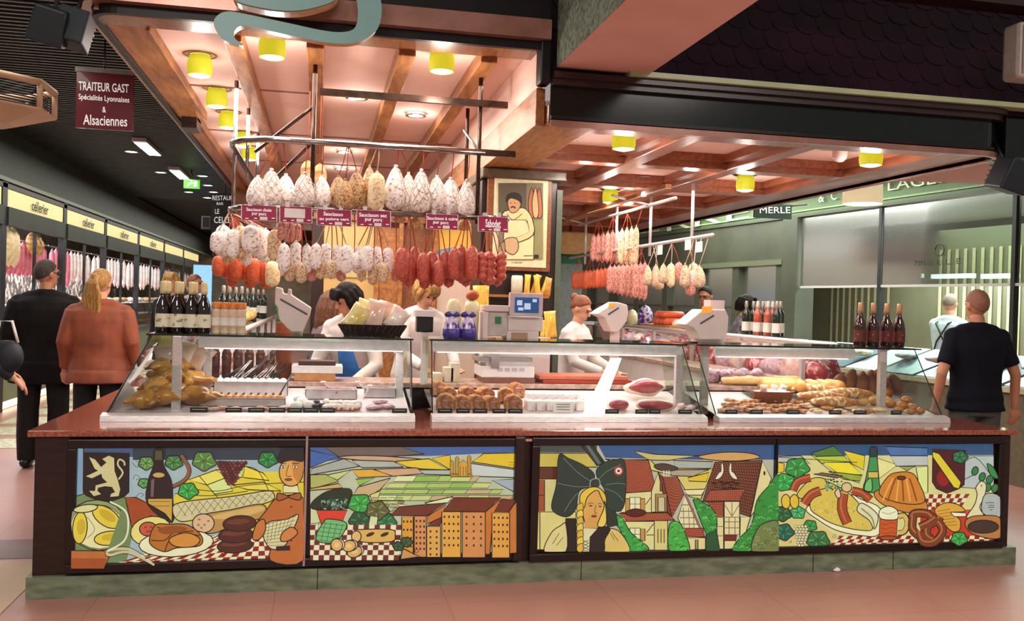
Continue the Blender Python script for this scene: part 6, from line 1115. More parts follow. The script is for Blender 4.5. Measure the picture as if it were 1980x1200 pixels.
for i in range(16):
    u = 632+(i % 8)*8.5; y = 5.64+.08*(i//8)+r_.uniform(-.01, .01); p = PY(u, 780, y); g = MB().ell((p.x, y, dz(y)+.02), .028, .026, .02, 10, Matrix.Rotation(r_.uniform(-.4, .4), 3, 'Y'), dis=.35, dsc=60); tag(g.build('stuffed_shell', SHL), 'white and red stuffed shell, %s of %s row' % (ORD[i % 8], 'front' if i < 8 else 'back'), 'shell', 'stuffed shells in the left case')
for i, (u, y) in enumerate(((610, 5.64), (620, 5.66), (612, 5.72))): p = PY(u, 780, y); tag(MB().lathe([(.001, 0), (.012, 0), (.014, .015), (.022, .02), (.02, .034), (.001, .04)], 10, (p.x, y, dz(y))).build('verrine', mat('dark_verrine', '#2c2430', .3)), 'small dark verrine between cheese and shells, %s' % ['left one', 'right one', 'rear one'][i], 'verrine', 'small verrines')
for i, (u, y) in enumerate(((395, 5.63), (412, 5.62), (430, 5.64), (455, 5.63), (480, 5.62), (505, 5.64), (530, 5.62), (550, 5.65))): p = PY(u, 785, y); tag(MB().ell((p.x, y, dz(y)+.01), .04, .025, .014, 12, dis=.2, dsc=50).build('terrine_slice', mat('terrine_%d' % (i % 3), ['#e0b48a', '#d8c8c0', '#c98a70'][i % 3], .4, col2='#b07a64', scale=30)), 'flat slice at the front edge of the left case, %s from left' % ORD[i], 'terrine', 'slices along the front edge')
o = [tag(MB().ell((PY(u, 780, y).x, y, dz(y)+.014), .05, .04, .015, 12, dis=.5, dsc=60).build('cold_cuts', mat('pink_lilac_cuts', '#d8bcc8', .4, col2='#b98a94', scale=30, bump=.4)), 'pink lilac heap of cold cuts near the right end, %s' % w_, 'cold cuts', 'cold cuts heaps') for u, y, w_ in ((722, 5.66, 'left'), (748, 5.68, 'right'), (735, 5.78, 'rear'))]
# spoons and tongs
for i, (u0, v0, u1, v1, y) in enumerate([(530, 780, 565, 722, 5.72), (625, 738, 640, 756, 5.9), (692, 738, 712, 760, 5.9), (715, 745, 702, 772, 5.8)]):
    p, q = PY(u0, v0, y), PY(u1, v1, y+.1); t = thing('serving_tongs', ['dark serving tongs standing in the savoury tray', 'white spoon in the dark salad tray', 'white spoon leaning over the right salad tray', 'clear tongs between the salad trays'][i], 'tongs', tuple(p)); m = BLK if i == 0 else WHITE
    MB().tube([p, q], .005, 6).build('handle', m, t); MB().ell(p, .02, .014, .006, 8).build('tip', m, t)
# on the ledge behind the left case
def ledge_box(u0, v0, u1, v1, y, d, name, m, lbl, cat): return rbox(u0, v0, u1, v1, y, d, name, m, lbl, cat, bev=.004)
ZL = 1.046
def onledge(u0, u1, h, y, d, name, m, lbl, cat, lift=0): a, b = PY(u0, 740, y).x, PY(u1, 740, y).x; return tag(MB().box(a, b, y, y+d, ZL+lift, ZL+lift+h).build(name, m, None, bevel=.004), lbl, cat)
onledge(568, 648, .05, 6.2, .2, 'cutting_board', WB, 'thick pale cutting board on the ledge of the left case', 'board'); onledge(563, 662, .05, 6.2, .22, 'serving_tray', EGG, 'bright white tray on top of the pale cutting board', 'tray', .051); o = onledge(576, 648, .03, 6.22, .15, 'pate_block', mat('dark_brown_pate', '#4a2620', .4), 'dark brown pâté block on the white tray', 'pâté', .102)
for k in range(7): q = PY(440+k*14, 715, 6.25); t = thing('serving_tongs', 'grey serving tongs lying behind the egg tray, %s from left' % ORD[k], 'tongs', (q.x, 6.25, ZL), 'tongs behind the egg tray'); MB().tube([(q.x, 6.2, ZL+.02), (q.x+.09, 6.35, ZL+.09+.03*(k % 2))], .006, 6).build('arm', BLK if k % 3 == 0 else STEEL, t); MB().tube([(q.x+.02, 6.2, ZL+.02), (q.x+.1, 6.33, ZL+.09+.03*(k % 2))], .006, 6).build('arm', BLK if k % 3 == 0 else STEEL, t)
for k in range(5): q = PY(415+k*22, 700, 6.42); tag(MB().lathe([(.001, 0), (.03, 0), (.032, .16), (.02, .19), (.001, .2)], 12, (q.x, 6.45, ZL)).build('jar', mat('dark_red_jar', '#5a2a24', .2, col2='#8a5a4a', scale=20, coat=.4)), 'dark red jar on the ledge behind the tongs, %s from left' % ORD[k], 'jar', 'dark jars on the ledge')
# middle case: ledge things
t = thing('weighing_scale', 'big white counter scale with steel plate on the ledge of the middle case', 'scale', tuple(PY(980, 742, 6.2))); prect(930, 708, 1034, 730, 6.18, .3, 'body', WHITE, t, .01); prect(925, 690, 1030, 700, 6.2, .28, 'weighing_plate', STEEL, t, .004); prect(940, 699, 1022, 709, 6.2, .26, 'plate_holder', ALU, t); prect(935, 730, 1034, 741, 6.19, .28, 'base', mat('brown_scale_base', '#8a5a4c', .5), t); prect(950, 675, 966, 712, 6.16, .03, 'column', STEEL, t)
for k in range(4): prect(962+k*14, 711, 972+k*14, 718, 6.176, .003, 'key_pad', mat('grey_keys', '#b9b4ba', .5), t)
RB = mat('red_cutting_board', '#b8402a', .45, col2='#a63824'); onledge(1050, 1222, .028, 6.2, .3, 'cutting_board', RB, 'red cutting board on the ledge, lower of the two', 'board'); onledge(1043, 1215, .025, 6.19, .3, 'cutting_board', mat('orange_red_cutting_board', '#cf6a48', .45), 'orange red cutting board on the ledge, upper of the two', 'board', .029)
for k, (u, h) in enumerate(((846, .06), (868, .1), (880, .13))): onledge(u-9, u+9, h, 6.22, .12, 'wrapped_pack', mat('cream_wrap', '#e2d6c0', .6, col2='#c9b89c', scale=12), 'cream wrapped pack at the left of the middle ledge, %s' % ['low left one', 'middle one', 'tall right one'][k], 'pack')
# sliced pies in crust
CRU = mat('brown_pie_crust', '#9a5c28', .5, col2='#c98a48', scale=16, bump=.4); FIL = mat('pie_filling', '#b98a62', .6, col2='#8a5a48', scale=50, kind='voronoi')
t = thing('pie_slice', '', 'pie'); pr = [(-.052, 0)]+[(-.056*math.cos(math.pi*i/10)*(1 if abs(5-i) < 5 else .95), .045+.045*math.sin(math.pi*i/10)+.004*(i % 2)) for i in range(11)]+[(.052, 0)]
MB().prism([(x, 0, z) for x, z in pr], (0, .13, 0), 0, None, False).build('crust', CRU, t, True, bevel=.004); MB().prism([(x*.84, -.003, z*.86+.006) for x, z in pr], (0, .006, 0)).build('filling', FIL, t, True); MB().ell((.0, -.003, .055), .016, .004, .012, 10).build('centre', mat('pink_pie_centre', '#c97a68', .5), t, True); PP = Proto(t)
for i, (u, y) in enumerate([(861, 5.64), (893, 5.65), (922, 5.66), (953, 5.64), (993, 5.63), (868, 5.80), (905, 5.81), (942, 5.80), (978, 5.79), (1000, 5.92), (850, 5.93)]):
    p = PY(u, 780, y); PP.put((p.x, y, dz(y)+(.0 if i < 5 else .01)), 'slice of meat pie in brown crust in the middle case, %s of %s row' % (ORD[i % 5], 'front' if i < 5 else 'back' if i < 9 else 'third'), rz=-.15+.08*(i % 4), group='meat pie slices', sc=1.08 if i in (0, 4) else .96)
WPK = mat('white_wrapped_terrine', '#efe8e6', .4, col2='#cfa79a', scale=12, lo=.6, hi=.7)
for i in range(12):
    u = 1028+(i % 6)*19; y = 5.64+.13*(i//6); p = PY(u, 780, y); tag(MB().box(p.x-.027, p.x+.027, y, y+.1, dz(y)+.001, dz(y)+.065+.01*(i//6)).build('wrapped_terrine', WPK, None, bevel=.006), 'white wrapped terrine in the middle case, %s of %s row' % (ORD[i % 6], 'front' if i < 6 else 'back'), 'terrine', 'white wrapped terrines')
t = thing('price_card', 'large white price card leaning in the middle case', 'price card', tuple(PY(1088, 797, 5.6))); prect(1070, 777, 1108, 797, 5.60, .004, 'card', PAPER, t); [prect(1076, 781+k*5, 1102, 782+k*5, 5.597, .002, 'small_print', mat('grey_print', '#7a7478', .6), t) for k in range(3)]
p0, p1 = PY(1140, 797, 5.58), PY(1192, 690, 5.66); lt = MB().prism([PY(1130, 797, 5.58), PY(1162, 797, 5.58), PY(1202, 692, 5.74), PY(1182, 692, 5.74)], (0, .012, 0)).build('glowing_strip', mat('glowing_reflection', '#ffffff', .4, emit=1.6, ecol='#fffaf4')); tag(lt, 'slanting lamp reflection in the middle case glass, as a glowing strip', 'light')  # reflection of a lamp in the case glass, built as a slanting glowing piece
# hams
HAM = mat('cured_ham_red', '#8e2f34', .3, col2='#b4545a', scale=10, coat=.3); FAT = mat('ham_fat_rind', '#ecd9c4', .4, col2='#e0c3a4')
def ham(u, y, rx, ry, rz_, lbl, lift=0, tilt=.35):
    p = PY(u, 780, y); c = Vector((p.x, y, dz(y)+lift+rz_*.8)); R = Matrix.Rotation(-tilt, 3, 'X'); t = thing('cured_ham', lbl, 'ham', (c.x, c.y, dz(y)+lift)); MB().ell(c, rx, ry, rz_, 24, R, dis=.3, dsc=9).build('rind', FAT, t); MB().ell(c+Vector((0, -ry*.42, rz_*.12)), rx*.88, ry*.75, rz_*.84, 24, R, dis=.3, dsc=9).build('lean_meat', HAM, t)
ham(1245, 5.92, .15, .07, .05, 'red cured ham with pale rind at the back of the middle case', .04, .5); ham(1265, 5.66, .14, .05, .042, 'large cut cured ham at the front right of the middle case'); ham(1196, 5.68, .075, .045, .038, 'smaller cut cured ham beside the slanting glass reflection')
for i, (u, y) in enumerate(((1318, 5.7), (1336, 5.66))): p = PY(u, 780, y); tag(MB().ell((p.x, y, dz(y)+.02), .03, .03, .02, 10, dis=.5, dsc=60).build('cold_cuts', mat('white_pink_shavings', '#f0dcd8', .4, col2='#d08a84', scale=30, bump=.5)), 'pale pink shavings by the right upright of the middle case, %s' % ['left', 'right'][i], 'cold cuts')
# right case
BRD = mat('golden_brioche_crust', '#d18a3a', .4, col2='#eac27e', scale=4, lo=.35, hi=.7, coat=.2); BR2 = mat('seeded_loaf_crust', '#b97a3c', .55, col2='#ead9b0', scale=34, lo=.5, hi=.62, bump=.4); BR3 = mat('orange_round_loaf', '#c4702e', .4, col2='#a85820', scale=5)
t = thing('brioche_loaf', '', 'bread'); g = MB(); g.rings([[Vector((x, .045*q*math.cos(2*math.pi*k/14), .04+.04*q*math.sin(2*math.pi*k/14)*(1 if math.sin(2*math.pi*k/14) > 0 else .9))) for k in range(14)] for x, q in ((-.125, .3), (-.12, .8), (-.1, 1), (-.05, 1.05), (0, 1.0), (.05, 1.05), (.1, 1), (.12, .8), (.125, .3))]); g.build('crust', BRD, t, True); BL = Proto(t)
sh2 = MB(); a, b = PY(1450, 745, 5.98).x, PY(1660, 745, 5.98).x; sh2.box(a, b, 5.93, 6.10, 1.015, 1.022).box(a, a+.01, 5.95, 6.1, .93, 1.015).box(b-.01, b, 5.95, 6.1, .93, 1.015); tag(sh2.build('display_shelf', GLASSG), 'glass shelf carrying the brioche loaves in the right case', 'shelf')
for i, (u, y, rz, z) in enumerate([(1504, 5.98, .08, 0), (1545, 6.0, 1.2, 0), (1570, 6.0, 1.3, 0), (1592, 6.0, 1.35, .0), (1612, 6.02, 1.5, 0), (1520, 6.06, .1, .02)]): p = PY(u, 740, y); BL.put((p.x, y, 1.0225+z), 'golden brioche loaf in the right case, %s from left' % ORD[i] if i < 5 else 'golden brioche loaf lying behind the others', rz=rz, group='brioche loaves', sc=(1.15, 1.15, 1.25) if i == 0 else (.95, .95, 1.1))
BG = mat('pale_baguette_crust', '#dca860', .5, col2='#f0cf94', scale=9)
for i in range(4): p = PY(1395+i*6, 730, 6.25); tag(MB().tube([(p.x, 6.2+i*.06, ZL+.03), (p.x+.2, 6.19+i*.06, ZL+.035), (p.x+.4, 6.2+i*.06, ZL+.03)], [.02, .028, .018], 10, round_=True).build('baguette', BG), 'pale baguette lying on the ledge behind the right case, %s from front' % ORD[i], 'bread', 'baguettes')
t = thing('bread_basket', 'oval wicker basket lined with white paper and ham packs in right case', 'basket', tuple(PY(1495, 775, 5.85))); p = PY(1495, 775, 5.85); q = (p.x, 5.86, dz(5.86)+.0); MB().lathe([(.001, 0), (.13, 0), (.155, .075), (.165, .08), (.15, .078), (.12, .01), (.001, .01)], 28, q, sy=.55).build('basket', mat('tan_wicker', '#a8663a', .6, col2='#6e3d22', scale=40, kind='wave', bump=.5), t); MB().ell((q[0], q[1], q[2]+.06), .135, .07, .03, 16, dis=.45, dsc=30).build('paper_lining', mat('crumpled_white_paper', '#efe6ea', .6, bump=.5), t)
for i, (u, w_) in enumerate(((1478, .0), (1500, .01), (1518, .0))): p = PY(u, 760, 5.82); bag((p.x, 5.83+.02*i, dz(5.86)+.075), .06, .05, .04, ['pinkish', 'white', 'pinkish'][i], 'small clear pack in the paper-lined basket, %s from left' % ORD[i], .2*i, 0, 'packs in the lined basket')
t = thing('bread_basket', 'second shallow wicker basket holding small packs, right of the first', 'basket', tuple(PY(1625, 760, 5.95))); p = PY(1630, 760, 5.93); q = (p.x, 5.95, dz(5.95)+.02); MB().lathe([(.001, 0), (.1, 0), (.125, .05), (.13, .055), (.115, .05), (.001, .01)], 24, q, sy=.6).build('basket', MATS['tan_wicker'], t); MB().ell((q[0], q[1], q[2]+.045), .1, .05, .02, 14, dis=.45, dsc=30).build('paper_lining', MATS['crumpled_white_paper'], t)
# flat onion tarts and pretzels heaped in front
TRT = mat('onion_bacon_tart', '#d8b27a', .5, col2='#b4442c', scale=34, lo=.5, hi=.6, bump=.5); PRZ = mat('pretzel_crust', '#a8602a', .4, col2='#d9a050', scale=12); SES = mat('sesame_pretzel', '#d8b074', .5, col2='#efe0b8', scale=40, bump=.4)
for i in range(30):
    k, r = i % 10, i//10; u = 1398+k*17+r*6; y = 5.63+r*.1+r_.uniform(-.012, .012); p = PY(u, 780, y); rr = r_.uniform(.034, .042)
    tag(MB().lathe([(.001, 0), (rr*.8, 0), (rr, .012), (rr*.95, .02), (rr*.8, .014), (.001, .018)], 14, (p.x, y, dz(y)+.003+.006*(i % 3))).build('savoury_tart', TRT), 'small onion and bacon tart, %s of %s row' % (ORD[k], ['front', 'middle', 'back'][r]), 'tart', 'onion tarts in the right case')
def pretz(name, m, r0):
    t = thing(name, '', 'pretzel'); pts = [(0, .045, 0), (-.03, .03, .004), (-.055, .0, 0), (-.05, -.04, 0), (-.015, -.03, .004), (.01, .01, .01), (.03, .05, .006), (.06, .03, 0)]; pts2 = [(-x, y, z+.003) for x, y, z in pts]
    ring = [(.06*math.cos(a_), .045*math.sin(a_)+.0, 0) for a_ in [math.pi*(-.25+1.5*i/12) for i in range(13)]]
    g = MB().tube([(x, y, z+r0) for x, y, z in ring], r0, 8, round_=True); g.tube([Vector((ring[0][0], ring[0][1], r0)), Vector((0, -.01, r0*2)), Vector((-.035, .03, r0*1.8))], r0*.7, 8, round_=True); g.tube([Vector((ring[-1][0], ring[-1][1], r0)), Vector((0, -.014, r0*2.4)), Vector((.035, .03, r0*1.8))], r0*.7, 8, round_=True); g.build('dough', m, t, True); return Proto(t)
PZ1, PZ2 = pretz('pretzel', PRZ, .012), pretz('sesame_pretzel', SES, .012)
for i, (u, y, k) in enumerate([(1578, 5.63, 1), (1600, 5.70, 0), (1625, 5.62, 1), (1660, 5.63, 1), (1683, 5.62, 0), (1645, 5.70, 1), (1560, 5.74, 1), (1585, 5.80, 0), (1700, 5.66, 1)]): p = PY(u, 785, y); (PZ2 if k else PZ1).put((p.x, y, dz(y)+.004), '%s pretzel at the front of the right case, %s from left' % ('pale sesame' if k else 'brown', ORD[i]), rz=r_.uniform(0, 6), group='pretzels in the right case', sc=.75)
t = thing('seeded_loaf', '', 'bread'); MB().tube([(-.15, .01, .035), (-.05, 0, .04), (.05, 0, .04), (.15, .01, .035)], [.028, .042, .042, .026], 12, round_=True, flat=.8).build('crust', BR2, t, True); SL = Proto(t)
for i, (u, y, rz, z) in enumerate([(1590, 5.78, -.35, .03), (1615, 5.72, -.12, .01), (1640, 5.80, -.2, .05), (1575, 5.9, -.3, .05)]): p = PY(u, 775, y); SL.put((p.x, y, dz(y)+z), 'long seeded loaf in the right case, %s' % ['lying slanted at left', 'frontmost', 'on the right behind', 'rearmost'][i], rz=rz, group='seeded loaves')
RLL = mat('shiny_golden_roll', '#cd8434', .3, col2='#a85e20', scale=6, coat=.4); CRM = mat('cream_soft_roll', '#e8bd74', .5, col2='#d8a052', scale=6)
for i, (u, y, rr, m, z) in enumerate([(1668, 5.80, .045, CRM, 0), (1690, 5.82, .045, CRM, 0), (1712, 5.84, .042, CRM, 0), (1680, 5.92, .04, CRM, .01), (1722, 5.76, .042, RLL, 0), (1744, 5.70, .044, RLL, 0), (1765, 5.66, .04, RLL, 0), (1738, 5.62, .034, RLL, 0), (1762, 5.60, .03, RLL, 0), (1780, 5.60, .034, RLL, 0), (1752, 5.74, .042, RLL, .03)]): p = PY(u, 785, y); tag(MB().ell((p.x, y, dz(y)+z+rr*.66), rr, rr*.85, rr*.68, 14).build('bread_roll', m), '%s roll near the right end of the case, %s from left' % ('soft cream' if m == CRM else 'shiny golden', ORD[i]), 'roll', 'rolls in the right case')
k = 0
for r in range(3):
    for i in range(5-r):
        y = 5.98+.04*r; p = PY(1712+i*18+r*9, 770, y); k += 1; tag(MB().ell((min(p.x, 4.07-.01*r), y, dz(y)+.04+r*.062), .04, .04, .036, 12).build('round_loaf', BR3), 'orange brown round loaf piled at the back right, %s of %s layer' % (ORD[i], ['bottom', 'middle', 'top'][r]), 'bread', 'round loaves pile')
BRC = mat('brown_crusty_loaf', '#8e5430', .55, col2='#6b3a20', scale=14, bump=.4)
for i, (u, h) in enumerate([(1622, .14), (1645, .17), (1668, .15), (1690, .16), (1712, .12), (1735, .14)]): p = PY(u, 740, 6.08); tag(MB().ell((p.x, 6.09+.012*(i % 2), 1.0+h/2), .055, .035, h*.62, 12, Matrix.Rotation(.5-.2*i, 3, 'Y'), dis=.1).build('crusty_loaf', BRC), 'dark crusty loaf standing at the back of the right case, %s from left' % ORD[i], 'bread', 'crusty loaves')
# lilac meats on the ledge seen through the right case, meats of the right counter
for i in range(8): p = PY(1375+i*14, 715, 6.4); tag(MB().ell((p.x, 6.4+.05*(i % 2), ZL+.05), .05, .06, .055, 10, dis=.5, dsc=30).build('cold_cuts', mat('lilac_veined_meat', '#d9c4d4', .35, col2='#8a5470', scale=24, bump=.5)), 'lilac veined cold cuts on the ledge behind the right case, %s from left' % ORD[i], 'cold cuts', 'lilac cold cuts on the ledge')
MR = [mat('raw_meat_red', '#a8343c', .3, col2='#e0a8a8', scale=14, lo=.5, hi=.6, coat=.3), mat('raw_meat_pink', '#d89a96', .3, col2='#f0dcd4', scale=12, coat=.3), MATS['pink_lilac_cuts']]
for i in range(16): y = 6.9+i*.34; tag(MB().ell((4.02, y, 1.09), .1, .19, .13, 12, dis=.4, dsc=14).build('meat_piece', MR[0 if i in (6, 7, 8, 9) else i % 3]), 'heap of meat in the right counter case, %s from the front' % ORD[i], 'meat', 'meats in the right counter case')
for i in range(12): y = 6.8+i*.42; tag(MB().ell((-.86, y, 1.03), .14, .18, .08, 12, dis=.4, dsc=14).build('packed_meat', MR[i % 3]), 'heap of packed meat in the left counter case, %s from the front' % ORD[i], 'meat', 'meats in the left counter case')
# black price labels along the front edges
for i, (u0, u1) in enumerate([(368, 402), (436, 468), (480, 512), (520, 552), (556, 584), (586, 616), (618, 648), (758, 787), (846, 874), (882, 908), (914, 942), (952, 978), (982, 1010), (1170, 1196), (1228, 1252), (1254, 1276), (1311, 1337), (1402, 1425), (1450, 1474), (1520, 1545), (1602, 1626), (1650, 1674), (1722, 1742)]):
    w_ = 'left' if i < 8 else 'middle' if i < 17 else 'right'; k = i if i < 8 else i-8 if i < 17 else i-17; p, q = PY(u0, 788, 5.585), PY(u1, 788, 5.585); t = thing('price_label', 'small black price label in the %s case, %s from left' % (w_, ORD[k]), 'price label', ((p.x+q.x)/2, 5.585, dz(5.585)), 'black price labels of the %s case' % w_)
    MB().box(p.x, q.x, 5.575, 5.581, .909, .941).build('plate', BLK, t); MB().box(p.x+.012, q.x-.012, 5.573, 5.5748, .928, .932).build('print_line', mat('pale_print', '#b9b4b0', .6), t)

# small remaining things
p = PZ(1615, 1103, 0); o = MB().ell((p.x, p.y-.02, .012), .022, .014, .012, 8, dis=.6, dsc=70).build('paper_scrap', PAPER); tag(o, 'small crumpled white paper scrap on the floor before the plinth', 'litter')
GL = mat('fresh_green_leaf', '#2c7a34', .5, col2='#4f9a48'); p = PY(552, 570, 6.35); g = MB(); r9 = random.Random(5)
for k in range(22): a_ = r9.uniform(0, 6.28); b_ = r9.uniform(.03, .08); h_ = r9.uniform(.10, .24); g.add([Vector((p.x, 6.4, SH+.06)), Vector((p.x+b_*math.cos(a_)-.012, 6.4+b_*math.sin(a_), SH+h_*.7)), Vector((p.x+b_*1.3*math.cos(a_), 6.4+b_*1.3*math.sin(a_), SH+h_)), Vector((p.x+b_*math.cos(a_)+.012, 6.4+b_*math.sin(a_)+.01, SH+h_*.7))], [(0, 1, 2, 3)])
t = thing('potted_plant', 'small green leafy plant behind the left weighing scale', 'plant', (p.x, 6.4, SH-.317)); g.build('foliage', GL, t); MB().lathe([(.001, SH-.317), (.05, SH-.317), (.06, SH+.05), (.065, SH+.06), (.001, SH+.06)], 16, (p.x, 6.4, 0)).build('pot', mat('terracotta_pot', '#a85c3a', .7), t)
for k in range(6): a_, b_ = [(503, 8.0), (512, 8.3), (520, 8.6), (496, 7.7), (528, 8.9), (507, 8.15)][k]; tag(MB().ell((-.72+.05*(k % 2), 7.5+.32*k, SH+.05), .07, .1, .05, 12, dis=.15).build('crusty_loaf', MATS['golden_brioche_crust']), 'golden loaf on the left counter shelf, %s from the front' % ORD[k], 'bread', 'loaves on the left counter')
t = thing('pendant_lantern', 'tan faceted pendant lantern behind the column at the far side', 'lantern', (3.45, 12.2, 2.32)); cc = Vector((PY(1103, 465, 12.2).x, 12.2, 0)); oc = lambda r, z: [cc+Vector((r*math.cos(math.pi/8+math.pi/4*i), r*math.sin(math.pi/8+math.pi/4*i), z)) for i in range(8)]; WP[t.name] = Vector(t.location)
MB().rings([oc(.12, 2.30), oc(.34, 2.36), oc(.34, 2.56), oc(.3, 2.58)], sm=False).build('shade', mat('tan_lit_lantern', '#c9a368', .5, emit=.1, col2='#b88f58'), t); MB().tube([cc+Vector((0, 0, 2.5)), cc+Vector((0, 0, 2.76))], .02, 6).build('rod', IRON, t)
a_, b_ = PY(1078, 478, 12.9), PY(1114, 512, 12.9); t = thing('rear_partition', 'emerald green and grey panel seen past the right of the column', 'partition', ((a_.x+b_.x)/2, 12.6, 0)); x0_, x1_ = a_.x-.05, min(b_.x, 1e9)
MB().box(x0_-.9, x1_, 12.56, 12.62, b_.z, a_.z).build('green_panel', mat('emerald_panel', '#0f6b45', .4, col2='#0b5a3a'), t); MB().box(x0_-.9, x1_, 12.57, 12.63, 0, b_.z).build('grey_panel', mat('blue_grey_panel', '#7d8a8a', .6, col2='#6d7a7a'), t)
# ================================================================== PEOPLE
SK1 = mat('fair_skin', '#d8a080', .5, col2='#cf9474', scale=8); SK2 = mat('warm_skin', '#bf8465', .5, col2='#b47a5c', scale=8)
def person(label, loc, rz, H, top, legs, hair, skin=SK1, lean=0, head=(0, 0), arms=None, toplen=.86, style='short', apron=None, width=1.0, shoes=BLK, loose=1.0, sleeve=1.0, glasses=False, collar=None, vox=.008):
    t = thing('person', label, 'person', loc); t.rotation_euler = (0, 0, rz); S = H/1.76
    RL = Matrix.Rotation(lean, 3, 'X'); pv = Vector((0, 0, .96))
    def T(p): p = Vector((p[0]*width, p[1], p[2])); return (pv+RL@(p-pv) if p.z > .96 else p)*S
    A_ = {'L': ((.235, .03, 1.14), (.25, -.06, .90)), 'R': ((-.235, .03, 1.14), (-.25, -.06, .90))}; A_.update(arms or {})
    def torso(g, gx, gy, z0, z1=1.47):
        R = [(.86, .165, .115), (.93, .17, .12), (1.02, .15, .108), (1.12, .152, .108), (1.24, .175, .118), (1.34, .19, .115), (1.41, .185, .095), (1.45, .12, .07), (1.48, .06, .055)]
        rs = []
        for z, rx, ry in R:
            if z < z0-.001 or z > z1+.001: continue
            rs.append([T(((rx+gx)*math.cos(2*math.pi*k/20), (ry+gy)*math.sin(2*math.pi*k/20), z)) for k in range(20)])
        g.rings(rs)
    g = MB(); torso(g, 0, 0, .86)
    g.tube([T((0, .01, 1.44)), T((0, .0, 1.50)), T((0, -.012, 1.56))], [.062*S, .055*S, .055*S], 12)
    for s_, k in ((1, 'L'), (-1, 'R')):
        sh_ = T((s_*.175, 0, 1.405)); el = T(A_[k][0]); wr_ = T(A_[k][1]); g.tube([sh_, (sh_+el)/2, el, (el+wr_)/2, wr_], [.052*S, .047*S, .04*S, .036*S, .027*S], 12, round_=True)
        d = (wr_-el).normalized(); side = Vector((s_, 0, 0)); pn = d.cross(Vector((0, 1, 0)) if abs(d.y) < .8 else Vector((0, 0, 1))).normalized(); c = wr_+d*.05*S; nn = pn.cross(d).normalized()
        if nn.x*s_ > 0: nn = -nn
        for q in range(4):
            o = pn*((q-1.5)*.019*S); L_ = [.072, .08, .076, .06][q]*S; b = wr_+d*.085*S+o; g.tube([wr_+d*.02*S+o*.7, b, b+d*L_*.5+nn*.012*S, b+d*L_*.85+nn*.034*S], [.013*S, .0105*S, .0095*S, .008*S], 7, round_=True)
        g.ell(c, .042*S, .02*S, .045*S, 12, Matrix((pn, nn, d)).transposed())
        tp = pn*(1 if pn.y < 0 else -1); g.tube([wr_+d*.03*S+tp*.02*S, wr_+d*.065*S+tp*.05*S, wr_+d*.095*S+tp*.058*S+nn*.012*S], [.014*S, .012*S, .009*S], 7, round_=True)
        hp = Vector((s_*.09*width, 0, .92))*S; kn = Vector((s_*.1*width, -.015, .5))*S; an = Vector((s_*.1*width, .02, .09))*S; g.tube([hp, (hp+kn)/2, kn, kn*.5+an*.5+Vector((0, .02, 0)), an], [.095*S, .08*S, .058*S, .056*S, .04*S], 12, round_=True); g.tube([an, an+Vector((0, -.06, -.045))*S, an+Vector((0, -.15, -.06))*S], [.04*S, .038*S, .025*S], 10, round_=True)
    HR = RL@Matrix.Rotation(head[0], 3, 'Z')@Matrix.Rotation(head[1], 3, 'X'); hc = T((0, -.02, 1.645)); F_ = lambda x, y, z: hc+HR@(Vector((x, y, z))*S)
    g.ell(F_(0, .01, .02), .076*S, .095*S, .1*S, 20, HR); g.ell(F_(0, -.025, -.045), .058*S, .068*S, .068*S, 16, HR); g.ell(F_(0, -.055, -.095), .026*S, .026*S, .02*S, 10, HR)
    g.tube([F_(0, -.082, .02), F_(0, -.108, -.02), F_(0, -.09, -.032)], [.010*S, .015*S, .009*S], 8, round_=True); g.ell(F_(0, -.082, .035), .05*S, .018*S, .012*S, 12, HR)
    for s_ in (-1, 1): g.ell(F_(s_*.078, .012, -.005), .012*S, .022*S, .032*S, 10, HR)
    g.ell(F_(0, -.09, -.062), .026*S, .01*S, .008*S, 10, HR); g.build('body', skin, t, True, voxel=vox*S, smooth=2)
    e = MB()
    for s_ in (-1, 1): e.ell(F_(s_*.031, -.083, .012), .012*S, .008*S, .007*S, 8, HR)
    e.build('eyes', mat('dark_eyes', '#22160f', .2), t, True); MB().ell(F_(0, -.099, -.062), .02*S, .005*S, .005*S, 8, HR).build('lips', mat('lip_tone', '#a85a4c', .5), t, True)
    if glasses:
        e = MB()
        for s_ in (-1, 1): e.tube([F_(s_*.033+.024*math.cos(q*.785), -.098, .012+.018*math.sin(q*.785)) for q in range(9)], .003*S, 5); e.tube([F_(s_*.057, -.095, .015), F_(s_*.08, .0, .015)], .003*S, 5)
        e.build('glasses', BLK, t, True)
    # hair
    h = MB()
    if style != 'bald':
        cut_ = {'short': .0, 'bob': -.06, 'crop': 0, 'long': -.06, 'ponytail': -.02, 'bun': -.0, 'fringe': -.06}[style]; rs = []
        for i in range(9):
            ph = .0+(.02+.98*i/8)*1.75; ring = []
            for j in range(24):
                th_ = 2*math.pi*j/24; fr = max(0, -math.sin(th_)); lim = ph/1.785*(1.72+.62*max(0, math.sin(th_))-fr*(.5 if style in ('bob', 'fringe') else .8)+.12*noise.noise(Vector((math.cos(th_)*3, math.sin(th_)*3, H*5))))
                fs_ = .945 if style == 'crop' else .965 if style == 'short' else 1; ring.append(F_(.086*fs_*math.sin(lim)*math.cos(th_), .012+.106*fs_*math.sin(lim)*math.sin(th_), .022+.113*fs_*math.cos(lim)+.003*noise.noise(Vector((j, i*2, H*9)))*3))
            rs.append(ring)
        h.rings(rs)
